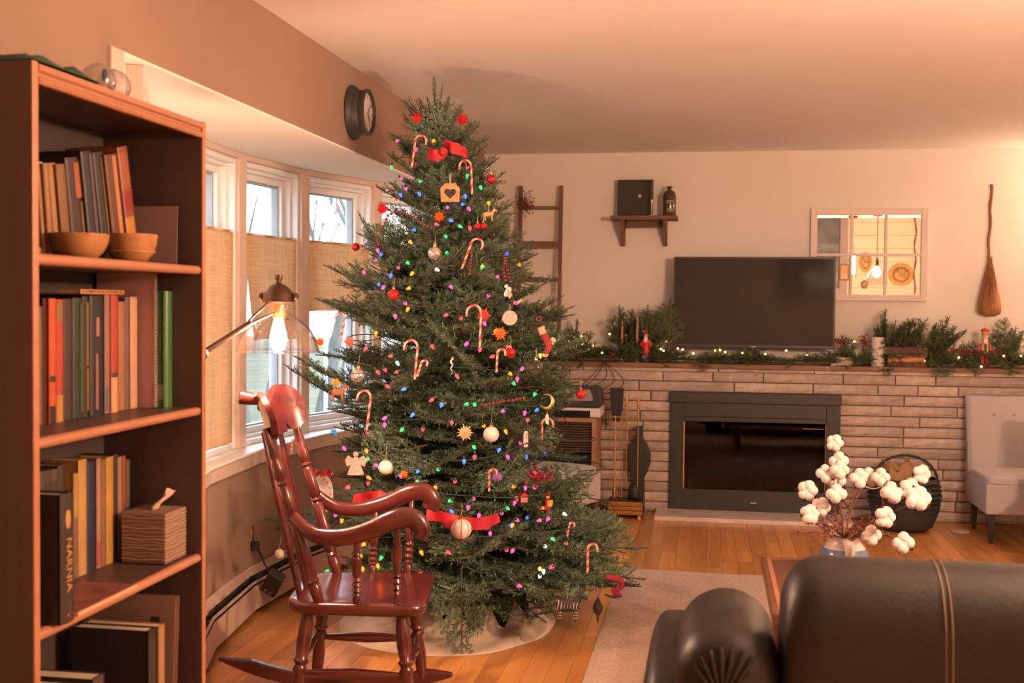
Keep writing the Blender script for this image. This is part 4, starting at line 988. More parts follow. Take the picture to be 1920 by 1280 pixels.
# six-pane mirror made like an old window
a = onY(1521, 391, 8.165); b = onY(1738, 565, 8.165)
mr = thing('pane_mirror', 'white framed six-pane window mirror hanging beside the television', 'mirror', (a.x, YB, b.z))
w = b.x-a.x; h = a.z-b.z; fw = 0.042
m_mfr = mat('white_mirror_frame', (0.74, 0.66, 0.62), 0.5)
m_mirror = mat('mirror_silver', (0.93, 0.93, 0.93), 0.0, 1.0)
f = MB()
for q in ((0, fw, 0, h), (w-fw, w, 0, h), (fw, w-fw, 0, fw), (fw, w-fw, h-fw, h)): f.box(q[0], q[1], -0.035, 0, q[2], q[3])
f.build('frame', m_mfr, mr, bevel=0.003)
iw = w-2*fw; ih = h-2*fw
for k in (1, 2): MB().box(fw+iw*k/3-0.009, fw+iw*k/3+0.009, -0.03, -0.006, fw, h-fw).build('muntin', m_mfr, mr, bevel=0.002)
MB().box(fw, w-fw, -0.031, -0.006, fw+ih/2-0.009, fw+ih/2+0.009).build('muntin', m_mfr, mr, bevel=0.002)
for k in range(3):
    for j in range(2): MB().box(fw+iw*k/3, fw+iw*(k+1)/3, -0.012, -0.008, fw+ih*j/2, fw+ih*(j+1)/2).build('pane', m_mirror, mr)

# broom
a = onY(1853, 346, 8.14); b = onY(1853, 594, 8.14)
m_straw = mat('broom_straw', (0.34, 0.16, 0.07), 0.85, var=0.35, vscale=60, stretch=(3, 3, 0.2)); m_stick = wood_mat('broom_stick', (0.20, 0.10, 0.06), (0.36, 0.21, 0.12), 0.7, 'Z', 1)
br = thing('broom', 'old straw hearth broom with twisted stick handle hanging on the wall', 'broom', (b.x, 8.13, b.z))
HB = a.z-b.z
MB().tube([(0.004*sin(k*1.3)-0.012*(1-k/12)+0.002, 0, 0.34+(HB-0.34)*k/12) for k in range(13)], [0.012+0.0015*sin(k*2.2) for k in range(13)], 9).build('handle', m_stick, br, smooth=60)
hd = MB(); hd.lathe([(0.012, 0.40), (0.018, 0.37), (0.024, 0.33), (0.040, 0.24), (0.062, 0.14), (0.074, 0.06), (0.068, 0.02), (0.030, 0.004)], 20, Matrix(((1, 0, -0.02, 0.006), (0, 0.5, 0, 0), (0, 0, 1, 0), (0, 0, 0, 1)))); hd.build('straw_core', m_straw, br, smooth=60)
ss = MB(); r = random.Random(2)
for k in range(240):
    aa = r.uniform(0, 2*pi); rr = r.uniform(0.8, 1.06); ex = 0.072*cos(aa)*rr; ey = 0.038*sin(aa)*rr
    ss.tube([(0.014*cos(aa), 0.010*sin(aa), 0.375), (ex*0.6, ey*0.7, 0.22), (ex, ey, r.uniform(0.0, 0.06)+abs(ex)*0.3)], [0.0012, 0.0016, 0.0008], 3)
o = ss.build('straw', m_straw, br); o['kind'] = 'stuff'
for z in (0.395, 0.385, 0.375): MB().torus((0.003, 0, z), 0.016, 0.002, 16, 5).build('binding', m_stick, br, smooth=60)

# wall shelf with frame, candlestick and bottle
m_old = wood_mat('weathered_wood', (0.13, 0.07, 0.042), (0.25, 0.145, 0.09), 0.75, 'X', 0.8, bump=0.3)
m_oldz = wood_mat('weathered_wood_upright', (0.13, 0.07, 0.042), (0.27, 0.155, 0.095), 0.75, 'Z', 0.8, bump=0.3)
a = onY(1147, 406, 8.1); b = onY(1271, 411, 8.1)
ws = thing('wall_shelf', 'small rustic wooden shelf on two brackets above the mantel', 'shelf', (a.x, YB, a.z))
w = b.x-a.x
MB().box(0, w, -0.20, 0, -0.026, 0.0).build('board', m_old, ws, bevel=0.003)
MB().box(0.10, w-0.10, -0.07, -0.05, -0.075, -0.026).build('rail', m_old, ws, bevel=0.002)
for xx in (0.075, w-0.085):
    mb = MB(); mb.prism([(0, -0.026), (-0.17, -0.026), (-0.165, -0.05), (-0.06, -0.155), (-0.03, -0.20), (0, -0.20)], -0.013, 0.013, T(xx, 0, 0) @ Matrix(((0, 0, 1, 0), (1, 0, 0, 0), (0, 1, 0, 0), (0, 0, 0, 1)))); mb.build('bracket', m_oldz, ws, merge=True)
zs = a.z+0.001
a = onY(1158, 336, 8.1); b = onY(1224, 404, 8.1)
bx = thing('black_panel', 'square black panel with a small pale dot standing on the wall shelf', 'panel', ((a.x+b.x)/2, 8.12, zs), rot=(radians(-4), 0, 0))
w = (b.x-a.x)/2; h = a.z-zs
MB().box(-w, w, -0.012, 0.012, 0, h).build('canvas', mat('charcoal_canvas', (0.055, 0.048, 0.046), 0.8), bx, bevel=0.002)
MB().lathe([(0.001, 0), (0.012, 0), (0.011, 0.003), (0.001, 0.004)], 16, T(w*0.25, -0.012, h*0.55) @ Rm(pi/2, 'X')).build('dot', mat('pale_dot', (0.6, 0.5, 0.5), 0.5), bx)
cs_x = onY(1222, 390, 8.06)
m_silver = mat('tarnished_silver', (0.55, 0.45, 0.38), 0.3, 0.9)
cd_ = thing('candlestick', 'small silver candlestick with a thin dark taper on the wall shelf', 'candlestick', (cs_x.x, 8.055, zs))
MB().lathe([(0.001, 0), (0.020, 0), (0.020, 0.004), (0.008, 0.012), (0.004, 0.02), (0.004, 0.075), (0.009, 0.09), (0.009, 0.11), (0.006, 0.112)], 16).build('stick', m_silver, cd_, smooth=40)
MB().lathe([(0.005, 0.11), (0.004, 0.235), (0.001, 0.238)], 10).build('taper', mat('dark_taper', (0.10, 0.07, 0.06), 0.6), cd_)
bt_x = onY(1255, 390, 8.08)
bt = thing('brown_bottle', 'dark brown round-shouldered bottle standing on the wall shelf', 'bottle', (bt_x.x, 8.09, zs))
h = onY(1255, 349, 8.08).z-zs; r_ = 0.045
MB().lathe([(0.001, 0), (r_*0.95, 0), (r_, 0.006), (r_, h*0.68), (r_*0.92, h*0.76), (r_*0.65, h*0.84), (r_*0.34, h*0.88), (r_*0.34, h*0.94), (r_*0.42, h*0.945), (r_*0.42, h), (0.001, h)], 28).build('body', mat('brown_glass', (0.075, 0.042, 0.024), 0.15, coat=0.3), bt, smooth=40)
lt = MB(); r = random.Random(6)
for row, (zz, n_) in enumerate(((0.50, 6), (0.44, 4), (0.22, 5), (0.16, 5))):
    for k in range(n_):
        aa = -pi/2+(-0.5+k*0.2)+(0.25 if row > 1 else 0); M = Rm(aa, 'Z'); lt.box(r_*0.985, r_*1.012, -0.0018, 0.0018, h*zz-0.004, h*zz+0.004, M)
lt.build('printed_marks', mat('cream_print', (0.6, 0.5, 0.4), 0.6), bt)

# ladder leaning on the wall, standing on the mantel
ld_ = thing('blanket_ladder', 'slim wooden ladder leaning on the wall behind the tree', 'ladder', (-1.19, 8.1, 1.0005))
topz = onY(1053, 348, 8.15).z-1.0005
rails = []
for xx in (-0.135, 0.150):
    MB().bar((xx, -0.06, 0.0), (xx-0.004, 0.055, topz), 0.026, 0.030, (0, 1, 0)).build('rail', m_oldz, ld_, bevel=0.003)
for py, hh in ((389, 0.024), (459, 0.050), (524, 0.028), (598, 0.035)):
    z = onY(1015, py, 8.12).z-1.0005; yy = -0.06+0.115*z/topz
    MB().box(-0.124, 0.136, yy-0.012, yy+0.010, z-hh/2, z+hh/2).build('rung', m_old, ld_, bevel=0.002)

# ================================================================== RUG, HEATER, CURTAINS
m_rug = mat('beige_wool_rug', (0.56, 0.42, 0.34), 1.0, var=0.22, vscale=140, bump=0.9, bscale=220)
rg = thing('rug', 'large beige wool rug on the oak floor before the sofa', 'rug', (-0.447, 2.0, 0.0005))
NXr, NYr = 70, 95; mb = MB(); vs = []
for j in range(NYr+1):
    for i in range(NXr+1):
        e = min(i, NXr-i, j, NYr-j)
        vs.append((2.9*i/NXr, 4.12*j/NYr+0.01*sin(i*0.35)*(j/NYr), 0.011*min(1, 0.3+e*0.7)+0.0016*noise.noise((i*1.7, j*1.9, 0))))
mb.add(vs, [(j*(NXr+1)+i, j*(NXr+1)+i+1, (j+1)*(NXr+1)+i+1, (j+1)*(NXr+1)+i) for j in range(NYr) for i in range(NXr)])
mb.build('pile', m_rug, rg, smooth=80)
MB().box(0.003, 2.897, 0.003, 4.11, 0, 0.003).build('backing', mat('rug_backing', (0.45, 0.34, 0.27), 1.0), rg)

m_heat = mat('cream_heater_paint', (0.62, 0.48, 0.42), 0.45)
m_fin = mat('dark_heater_slot', (0.05, 0.045, 0.04), 0.7)
ht = thing('baseboard_heater', 'long cream baseboard heater along the wall under the bow window', 'heater', (-2.0, 4.2, 0))
hpts = [3.30, 3.75, 4.30, 4.88, 5.45, 6.00, 6.55]
for a, b in zip(hpts[:-1], hpts[1:]):
    def q(d0, d1, z0, z1, name, m, ga=0.002, par=ht):
        aa, bb = a+ga, b-ga
        P = [(bow(aa, d0)+2.0, aa-4.2), (bow(bb, d0)+2.0, bb-4.2), (bow(bb, d1)+2.0, bb-4.2), (bow(aa, d1)+2.0, aa-4.2)]
        return MB().prism(P[::-1], z0, z1).build(name, m, par, bevel=0.0)
    fp = q(LW-0.075, LW-0.068, 0.025, 0.128, 'front_panel', m_heat)
    q(LW-0.066, LW-0.014, 0.03, 0.110, 'fin_channel', m_fin)
    q(LW-0.016, LW-0.012, 0.110, 0.170, 'dark_slot', m_fin)
    q(LW-0.068, LW-0.060, 0.138, 0.147, 'damper_rail', m_heat)
    q(LW-0.046, LW-0.002, 0.170, 0.186, 'top_cover', m_heat)
    q(LW-0.012, LW-0.002, 0.02, 0.19, 'back_plate', m_heat)
# outlet, cord and adapter
oy = 4.99; ox = bow(oy, LW)
ot = thing('wall_outlet', 'dark wall outlet plate with a plug above the heater', 'outlet', (ox+0.001, oy, 0.315), rotz=radians(-2))
MB().box(0, 0.006, -0.035, 0.035, -0.057, 0.057).build('plate', mat('bronze_plate', (0.11, 0.06, 0.04), 0.5, 0.3), ot, bevel=0.002)
MB().lathe([(0.001, 0), (0.016, 0), (0.016, 0.003), (0.001, 0.003)], 20, T(0.006, 0, 0.022) @ Rm(pi/2, 'Y')).build('socket', mat('tan_socket', (0.5, 0.28, 0.12), 0.5), ot)
mblk = mat('black_rubber', (0.025, 0.024, 0.024), 0.5)
pp = onY(512, 1092, 4.90)
pa = thing('power_adapter', 'black power adapter with cord plugged in above the heater', 'adapter', tuple(pp))
qq = Vector((ox, oy, 0.285))-pp
MB().box(0.008, 0.045, -0.014, 0.014, -0.022, 0.020, T(*qq)).build('plug', mblk, pa, bevel=0.004)
MB().tube([qq+Vector((0.04, 0.005, -0.01)), qq*0.6+Vector((0.03, 0, -0.02)), qq*0.25+Vector((0.02, 0, 0.0)), Vector((0, 0, 0))], 0.005, 8).build('cord', mblk, pa, smooth=60)
MA = Rm(radians(8), 'Z') @ Rm(radians(30), 'Y') @ Rm(radians(35), 'X')
MB().box(-0.036, 0.036, -0.022, 0.022, -0.07, 0.07, MA).build('body', mblk, pa, bevel=0.008)
for k in range(2): MB().box(-0.02+k*0.025, -0.008+k*0.025, -0.0232, -0.0218, -0.05, -0.04, MA).build('label', mat('grey_label', (0.3, 0.28, 0.27), 0.6), pa)

# burlap cafe curtains on rods
m_bur = cloth_translucent('burlap', (0.66, 0.36, 0.17), 0.32)
m_rod = mat('bronze_rod', (0.22, 0.17, 0.16), 0.4, 0.5)
def curtain(i, zb, label, gap0=0.0, skew=0.0):
    M, L = WIN[i]; zt = 1.690
    o = M @ Vector((0, 0, 0)); c = thing('cafe_curtain', label, 'curtain', (o.x, o.y, zt), group='burlap cafe curtains')
    M2 = Matrix.Translation((-o.x, -o.y, -zt)) @ M
    yy = 0.040
    x0, x1 = 0.045, L-0.045
    MB().tube([M2 @ Vector((x0+0.001, yy, zt+0.008)), M2 @ Vector((x1-0.001, yy, zt+0.008))], 0.005, 8).build('rod', m_wframe, c)
    for xx in (x0+0.006, x1-0.006): MB().sphere(tuple(M2 @ Vector((xx, yy, zt+0.008))), 0.009, 8, 6).build('rod_end', m_rod, c)
    nx, nz = 26, 22; mb = MB(); vs = []
    for j in range(nz+1):
        t = j/nz; z = zt+0.014+(zb-zt-0.014)*t
        for k in range(nx+1):
            u = k/nx; ga = gap0*max(0, 1-2.2*t) if skew == 0 else gap0*t
            x = x0+0.012+ga+(x1-x0-0.024-ga)*u
            vs.append(M2 @ Vector((x, yy+0.004+0.006*sin(u*17+t*1.2)*(0.25+t), z+0.004*sin(u*5)*t)))
    mb.add(vs, [(j*(nx+1)+k, j*(nx+1)+k+1, (j+1)*(nx+1)+k+1, (j+1)*(nx+1)+k) for j in range(nz) for k in range(nx)])
    mb.build('panel', m_bur, c, smooth=70)
curtain(1, 0.75, 'long burlap cafe curtain on the window behind the bookcase')
curtain(2, 0.75, 'long burlap curtain on the second window from the bookcase')
curtain(3, 0.745, 'long burlap curtain hanging right beside the bookcase edge')
curtain(4, 1.20, 'burlap curtain behind the lamp, pushed aside at its lower left', 0.09, 1)
curtain(5, 1.335, 'short burlap curtain in the pane next to the tree')
curtain(6, 1.30, 'burlap curtain in the last pane, mostly hidden by the tree')

# ================================================================== FIREPLACE
m_iron = mat('black_iron', (0.030, 0.029, 0.028), 0.45, var=0.1)
fp = thing('fireplace_insert', 'black fireplace insert with glass doors and brass edge strips', 'fireplace', (0.29, BRICKY, 0.0))
a = onY(1257, 733, 7.87); b = onY(1577, 739, 7.87); L0 = a.x-0.29; L1 = b.x-0.29; zt = 0.81; z0 = 0.029
g0 = onY(1283, 790, 7.87); g1 = onY(1547, 925, 7.87); gx0 = g0.x-0.29; gx1 = g1.x-0.29; gz0 = g1.z; gz1 = g0.z
fr = MB(); fr.box(L0, L0+0.09, -0.03, 0.02, z0, zt-0.07); fr.box(L1-0.09, L1, -0.03, 0.02, z0, zt-0.07); fr.box(L0+0.09, L1-0.09, -0.03, 0.02, z0, gz0); fr.box(L0+0.09, L1-0.09, -0.03, 0.02, gz1+0.035, zt-0.07)
fr.build('surround', m_iron, fp, bevel=0.003)
MB().box(L0-0.004, L1+0.004, -0.045, 0.02, zt-0.068, zt).build('hood', m_iron, fp, bevel=0.003)
MB().box(gx0-0.005, gx1+0.005, -0.022, 0.01, gz1+0.004, gz1+0.034).build('upper_vent', m_iron, fp, bevel=0.002)
m_smoke = mat('sooty_glass', (0.045, 0.036, 0.032), 0.12, spec=0.6)
mid = (gx0+gx1)/2
dg = glass_mat('door_glass', (0.45, 0.42, 0.40))
for (x0, x1) in ((gx0, mid-0.002), (mid+0.002, gx1)):
    MB().box(x0, x1, -0.014, -0.009, gz0, gz1).build('glass_door', dg, fp)
m_brass = mat('brass', (0.62, 0.38, 0.13), 0.32, 0.9)
for xx in (gx0-0.006, gx1-0.004): MB().box(xx, xx+0.010, -0.022, -0.004, gz0, gz1).build('brass_strip', m_brass, fp, bevel=0.002)
fb = MB(); fb.box(gx0-0.03, gx1+0.03, 0.26, 0.27, gz0-0.05, gz1+0.08); fb.box(gx0-0.04, gx0-0.03, 0.0, 0.27, gz0-0.05, gz1+0.08); fb.box(gx1+0.03, gx1+0.04, 0.0, 0.27, gz0-0.05, gz1+0.08); fb.box(gx0-0.03, gx1+0.03, 0.0, 0.27, gz0-0.06, gz0-0.05); fb.box(gx0-0.03, gx1+0.03, 0.0, 0.27, gz1+0.08, gz1+0.09)
fb.build('firebox', mat('sooty_firebox', (0.045, 0.035, 0.030), 0.9, var=0.4, vscale=12), fp)
MB().tube([(mid-0.02, -0.034, z0+0.055), (mid+0.02, -0.034, z0+0.055)], 0.005, 8).build('draft_handle', mat('steel', (0.5, 0.5, 0.5), 0.3, 0.9), fp)
MB().tube([(gx1-0.15, -0.02, gz1-0.03), (gx1-0.015, -0.02, gz1-0.03)], 0.0022, 6).build('latch_rod', mat('steel', (0.5, 0.5, 0.5), 0.3, 0.9), fp)
rp = MB()
for k in range(60):                                              # mesh curtain folds inside the doors
    x = gx0+(gx1-gx0)*k/59; rp.tube([(x, 0.03+0.012*sin(k*1.7), gz0), (x, 0.03+0.012*sin(k*1.7), gz1)], 0.003, 4)
rp.build('spark_screen', mat('screen_mesh', (0.06, 0.05, 0.045), 0.6, 0.3), fp)['kind'] = 'stuff'

# fire tools
ft = thing('fire_tool_set', 'brass fireplace tool stand with shovel, poker and box base', 'fire tools', (-0.535, 7.66, 0))
tb0 = onY(1155, 945, 7.56)
MB().box(-0.115, 0.115, -0.09, 0.09, 0.025, 0.115).build('base_box', m_iron, ft, bevel=0.003)
for k in range(3): MB().box(-0.112, 0.112, -0.096, -0.0905, 0.028+k*0.029, 0.053+k*0.029).build('brass_band', m_brass, ft, bevel=0.003)
for xx in (-0.09, 0.09): MB().lathe([(0.016, 0), (0.008, 0.025)], 10, T(xx, -0.07, 0)).build('foot', m_brass, ft)
MB().turned((-0.075, 0, 0.115), (-0.075, 0, 0.66), [(0, .008), (.02, .012), (.05, .007), (.09, .012), (.13, .006), (.22, .008), (.25, .005), (1, .005)], 10).build('post', m_brass, ft, smooth=50)
MB().tube([(-0.105, 0, 0.652), (0.085, 0, 0.652)], 0.005, 8).build('crossbar', m_brass, ft, smooth=60)
for xx, zt_ in ((0.0, 0.79), (0.075, 0.79)):
    MB().turned((xx, -0.01, 0.20), (xx, -0.01, zt_), [(0, .004), (.72, .004), (.75, .008), (.78, .005), (.85, .009), (.93, .007), (.96, .009), (1, .004)], 10).build('tool_rod', m_brass, ft, smooth=50)
MB().tube([(-0.03, 0.0, 0.12), (-0.03, 0.0, 0.65)], 0.005, 8).build('poker', m_brass, ft, smooth=60)
sv = MB(); sv.prism([(-0.055, 0.62), (-0.015, 0.62), (0.006, 0.70), (0.012, 0.84), (-0.080, 0.84), (-0.072, 0.70)], 0.02, 0.03, Matrix(((1, 0, 0, -0.035), (0, 0, 1, 0), (0, 1, 0, 0), (0, 0, 0, 1)))); sv.build('shovel_pan', mblk, ft, merge=True)
MB().lathe([(0.006, 0.22), (0.03, 0.21), (0.045, 0.13), (0.035, 0.118)], 14, T(0.055, 0.02, 0)).build('brush', mblk, ft, smooth=60)
# bellows behind the tools
bl = thing('bellows', 'black fireplace bellows standing against the brick behind the tools', 'bellows', (-0.46, 7.80, 0.0))
prof = [(-0.020, 0.58), (0.020, 0.58), (0.024, 0.50), (0.050, 0.46), (0.074, 0.40), (0.074, 0.34), (0.055, 0.275), (0.034, 0.24), (0.040, 0.02), (-0.040, 0.02), (-0.034, 0.24), (-0.055, 0.275), (-0.074, 0.34), (-0.074, 0.40), (-0.050, 0.46), (-0.024, 0.50)]
for dz, nm in ((0.0, 'front_board'), (0.05, 'back_board')): MB().prism(prof, dz, dz+0.012, Matrix(((1, 0, 0, 0), (0, 0, 1, 0), (0, 1, 0, 0), (0, 0, 0, 1)))).build(nm, m_iron, bl, bevel=0.003)
MB().prism([(x*0.9, z) for x, z in prof], 0.012, 0.05, Matrix(((1, 0, 0, 0), (0, 0, 1, 0), (0, 1, 0, 0), (0, 0, 0, 1)))).build('leather_gusset', mblk, bl)

# record cabinet, receiver and turntable left of the fireplace
m_oak = wood_mat('oak_cabinet', (0.28, 0.145, 0.075), (0.40, 0.22, 0.12), 0.5, 'X', 0.6)
cb = thing('record_cabinet', 'small wooden cabinet with dark slatted front behind the tree', 'cabinet', (-1.40, 7.50, 0))
W_, D_, Ht = 0.68, 0.36, 0.655
for q in ((0, 0.028, 0, Ht), (W_-0.028, W_, 0, Ht)): MB().box(q[0], q[1], 0, D_, q[2], q[3]).build('side', m_oak, cb, bevel=0.002)
MB().box(0.028, W_-0.028, 0, D_, Ht-0.028, Ht).build('top', m_oak, cb, bevel=0.002); MB().box(0.028, W_-0.028, 0, D_, 0.22, 0.248).build('bottom', m_oak, cb, bevel=0.002); MB().box(0.028, W_-0.028, D_-0.01, D_, 0.248, Ht-0.028).build('back', m_fin, cb)
for k in range(12): MB().box(0.03, W_-0.03, 0.03, 0.05, 0.43+k*0.0165, 0.43+k*0.0165+0.010).build('slat', mat('dark_slat', (0.08, 0.045, 0.03), 0.6), cb)
MB().box(0.03, W_-0.03, 0.035, 0.05, 0.25, 0.42).build('dark_panel', mat('black_gloss_panel', (0.02, 0.02, 0.02), 0.2), cb)
rv = thing('receiver', 'flat white receiver with a black window on the record cabinet', 'receiver', (-1.355, 7.51, Ht+0.0005))
MB().box(0, 0.66, 0, 0.30, 0.004, 0.062).build('case', mat('white_plastic', (0.72, 0.68, 0.66), 0.4), rv, bevel=0.004)
MB().box(0.06, 0.595, -0.003, 0.0, 0.004, 0.046).build('black_window', mat('black_gloss_panel', (0.02, 0.02, 0.02), 0.2), rv)
for xx in (0.05, 0.6): MB().lathe([(0.015, 0), (0.015, 0.004)], 12, T(xx, 0.1, 0)).build('foot', mblk, rv)
tt = thing('radio', 'rounded black and grey radio set on top of the white receiver', 'radio', (-0.855, 7.54, Ht+0.063))
pr = [(-0.16, 0.01), (-0.155, 0.10), (-0.13, 0.13), (0.13, 0.135), (0.16, 0.11), (0.165, 0.03), (0.15, 0.0), (-0.15, 0.0)]
MX = Matrix(((1, 0, 0, 0), (0, 0, 1, 0), (0, 1, 0, 0), (0, 0, 0, 1)))
MB().prism(pr, 0, 0.2, MX).build('body', m_blk, tt, bevel=0.010, seg=3)
MB().prism([(-0.14, 0.045), (-0.12, 0.115), (0.09, 0.118), (0.11, 0.055), (0.10, 0.045)], -0.004, 0.0, MX).build('grille', mat('grey_grille', (0.32, 0.26, 0.23), 0.6), tt)
tc_ = thing('cable_bundle', 'dark cables dropping from the mantel down to the radio', 'cables', (-0.70, 7.85, 1.0))
for k, (x1, z1, bend) in enumerate(((-0.20, -0.20, 0.02), (-0.18, -0.19, -0.01), (-0.09, -0.16, 0.05), (0.0, -0.17, 0.06), (0.03, -0.20, 0.10))):
    MB().tube([(0, 0.05, 0.012), (0, -0.045, 0.012)]+[(x1*t+bend*sin(pi*t)*1.2, -0.06-0.10*t, z1*t-0.02*sin(pi*t)) for t in [q/10 for q in range(1, 11)]], 0.003, 6).build('cable', mblk, tc_, smooth=60)

# basket with kraft paper
bk = thing('log_basket', 'dark round basket leaning by the brick wall behind the cotton stems', 'basket', (1.20, 7.58, 0))
m_bas = mat('black_wicker', (0.030, 0.029, 0.028), 0.6, bump=0.7, bscale=70)
N = 28; vs = []; prof = [(0.11, 0.0), (0.17, 0.03), (0.205, 0.12), (0.215, 0.22), (0.20, 0.31), (0.185, 0.33), (0.18, 0.315), (0.195, 0.22), (0.185, 0.12), (0.1, 0.03)]
MB().lathe(prof, N).build('body', m_bas, bk, smooth=40)
wv = MB()
for k in range(11):
    z = 0.02+k*0.029; rr_ = 0.13+0.085*sin(min(1, z/0.22)*pi/2) if z < 0.22 else 0.217-0.15*(z-0.22); wv.torus((0, 0, z), rr_+0.002, 0.007, 32, 5)
wv.build('woven_bands', m_bas, bk, smooth=60)
MB().tube([(0.19*cos(t), -0.03, 0.31+0.16*sin(t)) for t in [pi*q/14 for q in range(15)]], 0.008, 8).build('handle', m_bas, bk, smooth=60)
kp = thing('kraft_paper', 'crumpled brown kraft paper stuffed in the dark basket', 'paper', (1.21, 7.60, 0.10)); r = random.Random(9)
mb = MB(); n, k2 = 22, 10; vs = []
for j in range(k2+1):
    t = j/k2
    for i in range(n):
        a_ = 2*pi*i/n; rad = (0.10+0.055*t)*(1+0.16*noise.noise((cos(a_)*2, sin(a_)*2, t*3))); vs.append((rad*cos(a_), rad*0.8*sin(a_), 0.31*t+0.045*noise.noise((cos(a_)*3+5, sin(a_)*3, 1.0))*t*2))
mb.add(vs, [(j*n+i, j*n+(i+1) % n, (j+1)*n+(i+1) % n, (j+1)*n+i) for j in range(k2) for i in range(n)])
mb.build('sheet', mat('kraft_brown', (0.42, 0.24, 0.12), 0.8, var=0.15), kp, smooth=25)
wc = thing('string_loop', 'loop of white string spilling from the basket', 'string', (1.02, 7.42, 0.30))
MB().tube([(0.05*cos(t)-0.03, 0.02*sin(t*0.5), 0.028*sin(t)) for t in [q*0.35 for q in range(26)]]+[(0.10, 0.03, 0.02)], 0.004, 6).build('loop', mat('white_cord', (0.75, 0.7, 0.68), 0.7), wc, smooth=60)
chp = onZ(1800, 996, 0)
dr = thing('drain_disc', 'small pale disc lying on the floor beside the slipper chair leg', 'disc', (chp.x, chp.y, 0.0005))
MB().lathe([(0.001, 0), (0.055, 0), (0.055, 0.006), (0.040, 0.009), (0.02, 0.006), (0.001, 0.006)], 24).build('ring', mat('pale_disc', (0.6, 0.45, 0.36), 0.5), dr, smooth=30)

# ================================================================== VASE WITH COTTON
TBZ = 0.0125+0.4385
vs_ = thing('ceramic_pitcher', 'blue and white ceramic pitcher standing on the coffee table', 'pitcher', (0.47, 4.22, TBZ+0.0005))
m_glz = mat('white_glaze', (0.60, 0.55, 0.52), 0.18, coat=0.4); m_blue = mat('blue_glaze', (0.13, 0.19, 0.34), 0.2, coat=0.4, var=0.25, vscale=20)
VH = onY(1580, 1003, 4.22).z-TBZ
P_ = [(0.052, 0), (0.062, 0.01), (0.082, VH*0.28), (0.083, VH*0.42)]; P2 = [(0.083, VH*0.42), (0.078, VH*0.58), (0.062, VH*0.78), (0.052, VH*0.90), (0.055, VH*0.97), (0.062, VH)]
MB().lathe([(0.001, 0)]+P_+[(0.0835, VH*0.52), (0.0785, VH*0.62), (0.073, VH*0.68)], 36).build('blue_body', m_blue, vs_, smooth=50)
P3 = [(0.0725, VH*0.67)]+P2[2:]
MB().lathe(P3+[(r-0.005, z) for r, z in reversed(P3)], 36, cap=False).build('neck', m_glz, vs_, smooth=50)
MB().tube([(0.0, -0.055, VH*0.92), (0.005, -0.095, VH*0.88), (0.008, -0.105, VH*0.68), (0.006, -0.086, VH*0.46), (0.004, -0.078, VH*0.40)], [0.010, 0.012, 0.012, 0.011, 0.010], 10, flat=(1.4, 0.8)).build('handle', m_glz, vs_, smooth=60)
m_cot = mat('cotton_fluff', (0.80, 0.72, 0.70), 1.0, bump=0.5, bscale=150); m_husk = mat('cotton_husk', (0.12, 0.05, 0.04), 0.8); m_stem = mat('cotton_stem', (0.17, 0.06, 0.045), 0.7)
def boll_mesh(seed):
    r = random.Random(seed); mb = MB(); n = r.choice((4, 5))
    for k in range(n):
        a_ = 2*pi*k/n+r.uniform(-.15, .15); c = Vector((cos(a_)*0.019, sin(a_)*0.019, 0.018+r.uniform(-0.003, 0.003)))
        mb.sphere(c, 0.0205*r.uniform(0.92, 1.08), 12, 8, (1, 1, 1.15))
    mb.sphere((0, 0, 0.02), 0.017, 10, 6)
    return mb.mesh('boll', m_cot, smooth=80)
def husk_mesh():
    mb = MB()
    for k in range(5):
        a_ = 2*pi*k/5+0.6; pts = []
        for q, (rr_, z, w_) in enumerate(((0.004, -0.006, 0.005), (0.022, -0.002, 0.010), (0.036, 0.010, 0.008), (0.042, 0.026, 0.001))):
            d = Vector((cos(a_), sin(a_), 0)); s = Vector((-sin(a_), cos(a_), 0)); pts += [d*rr_+s*w_+Vector((0, 0, z)), d*rr_-s*w_+Vector((0, 0, z))]
        mb.add(pts, [(q*2, q*2+1, q*2+3, q*2+2) for q in range(3)])
    return mb.mesh('husk', m_husk)
BOL = [boll_mesh(k) for k in range(4)]; HUSK = husk_mesh()
stems = [
 ('tall cotton stem with two bolls at its tip, highest in the pitcher', [(1567, 832, 4.20), (1571, 862, 4.22)], 0.9),
 ('cotton stem with three bolls left of the tall one', [(1546, 888, 4.15), (1574, 885, 4.12), (1566, 900, 4.2)], 1.0),
 ('cotton stem ending in a boll at the far left', [(1516, 919, 4.15)], 1.0),
 ('low cotton stem reaching left with two bolls', [(1513, 966, 4.05), (1541, 953, 4.1)], 0.95),
 ('cotton stem with bolls in the middle of the bunch', [(1607, 897, 4.3), (1568, 929, 4.05), (1627, 897, 4.32)], 0.95),
 ('cotton stem leaning right over the basket with four bolls', [(1722, 888, 4.3), (1667, 926, 4.15), (1700, 918, 4.2), (1649, 897, 4.28)], 1.15),
 ('cotton stem with the largest white boll, right of the pitcher', [(1654, 968, 3.95), (1720, 940, 4.0)], 1.3),
 ('drooping cotton stem with a boll right beside the pitcher rim', [(1629, 1003, 4.02)], 1.05),
 ('cotton stem drooping farthest right, boll nearly at the sofa', [(1690, 1015, 3.98)], 1.15),
]
r = random.Random(12)
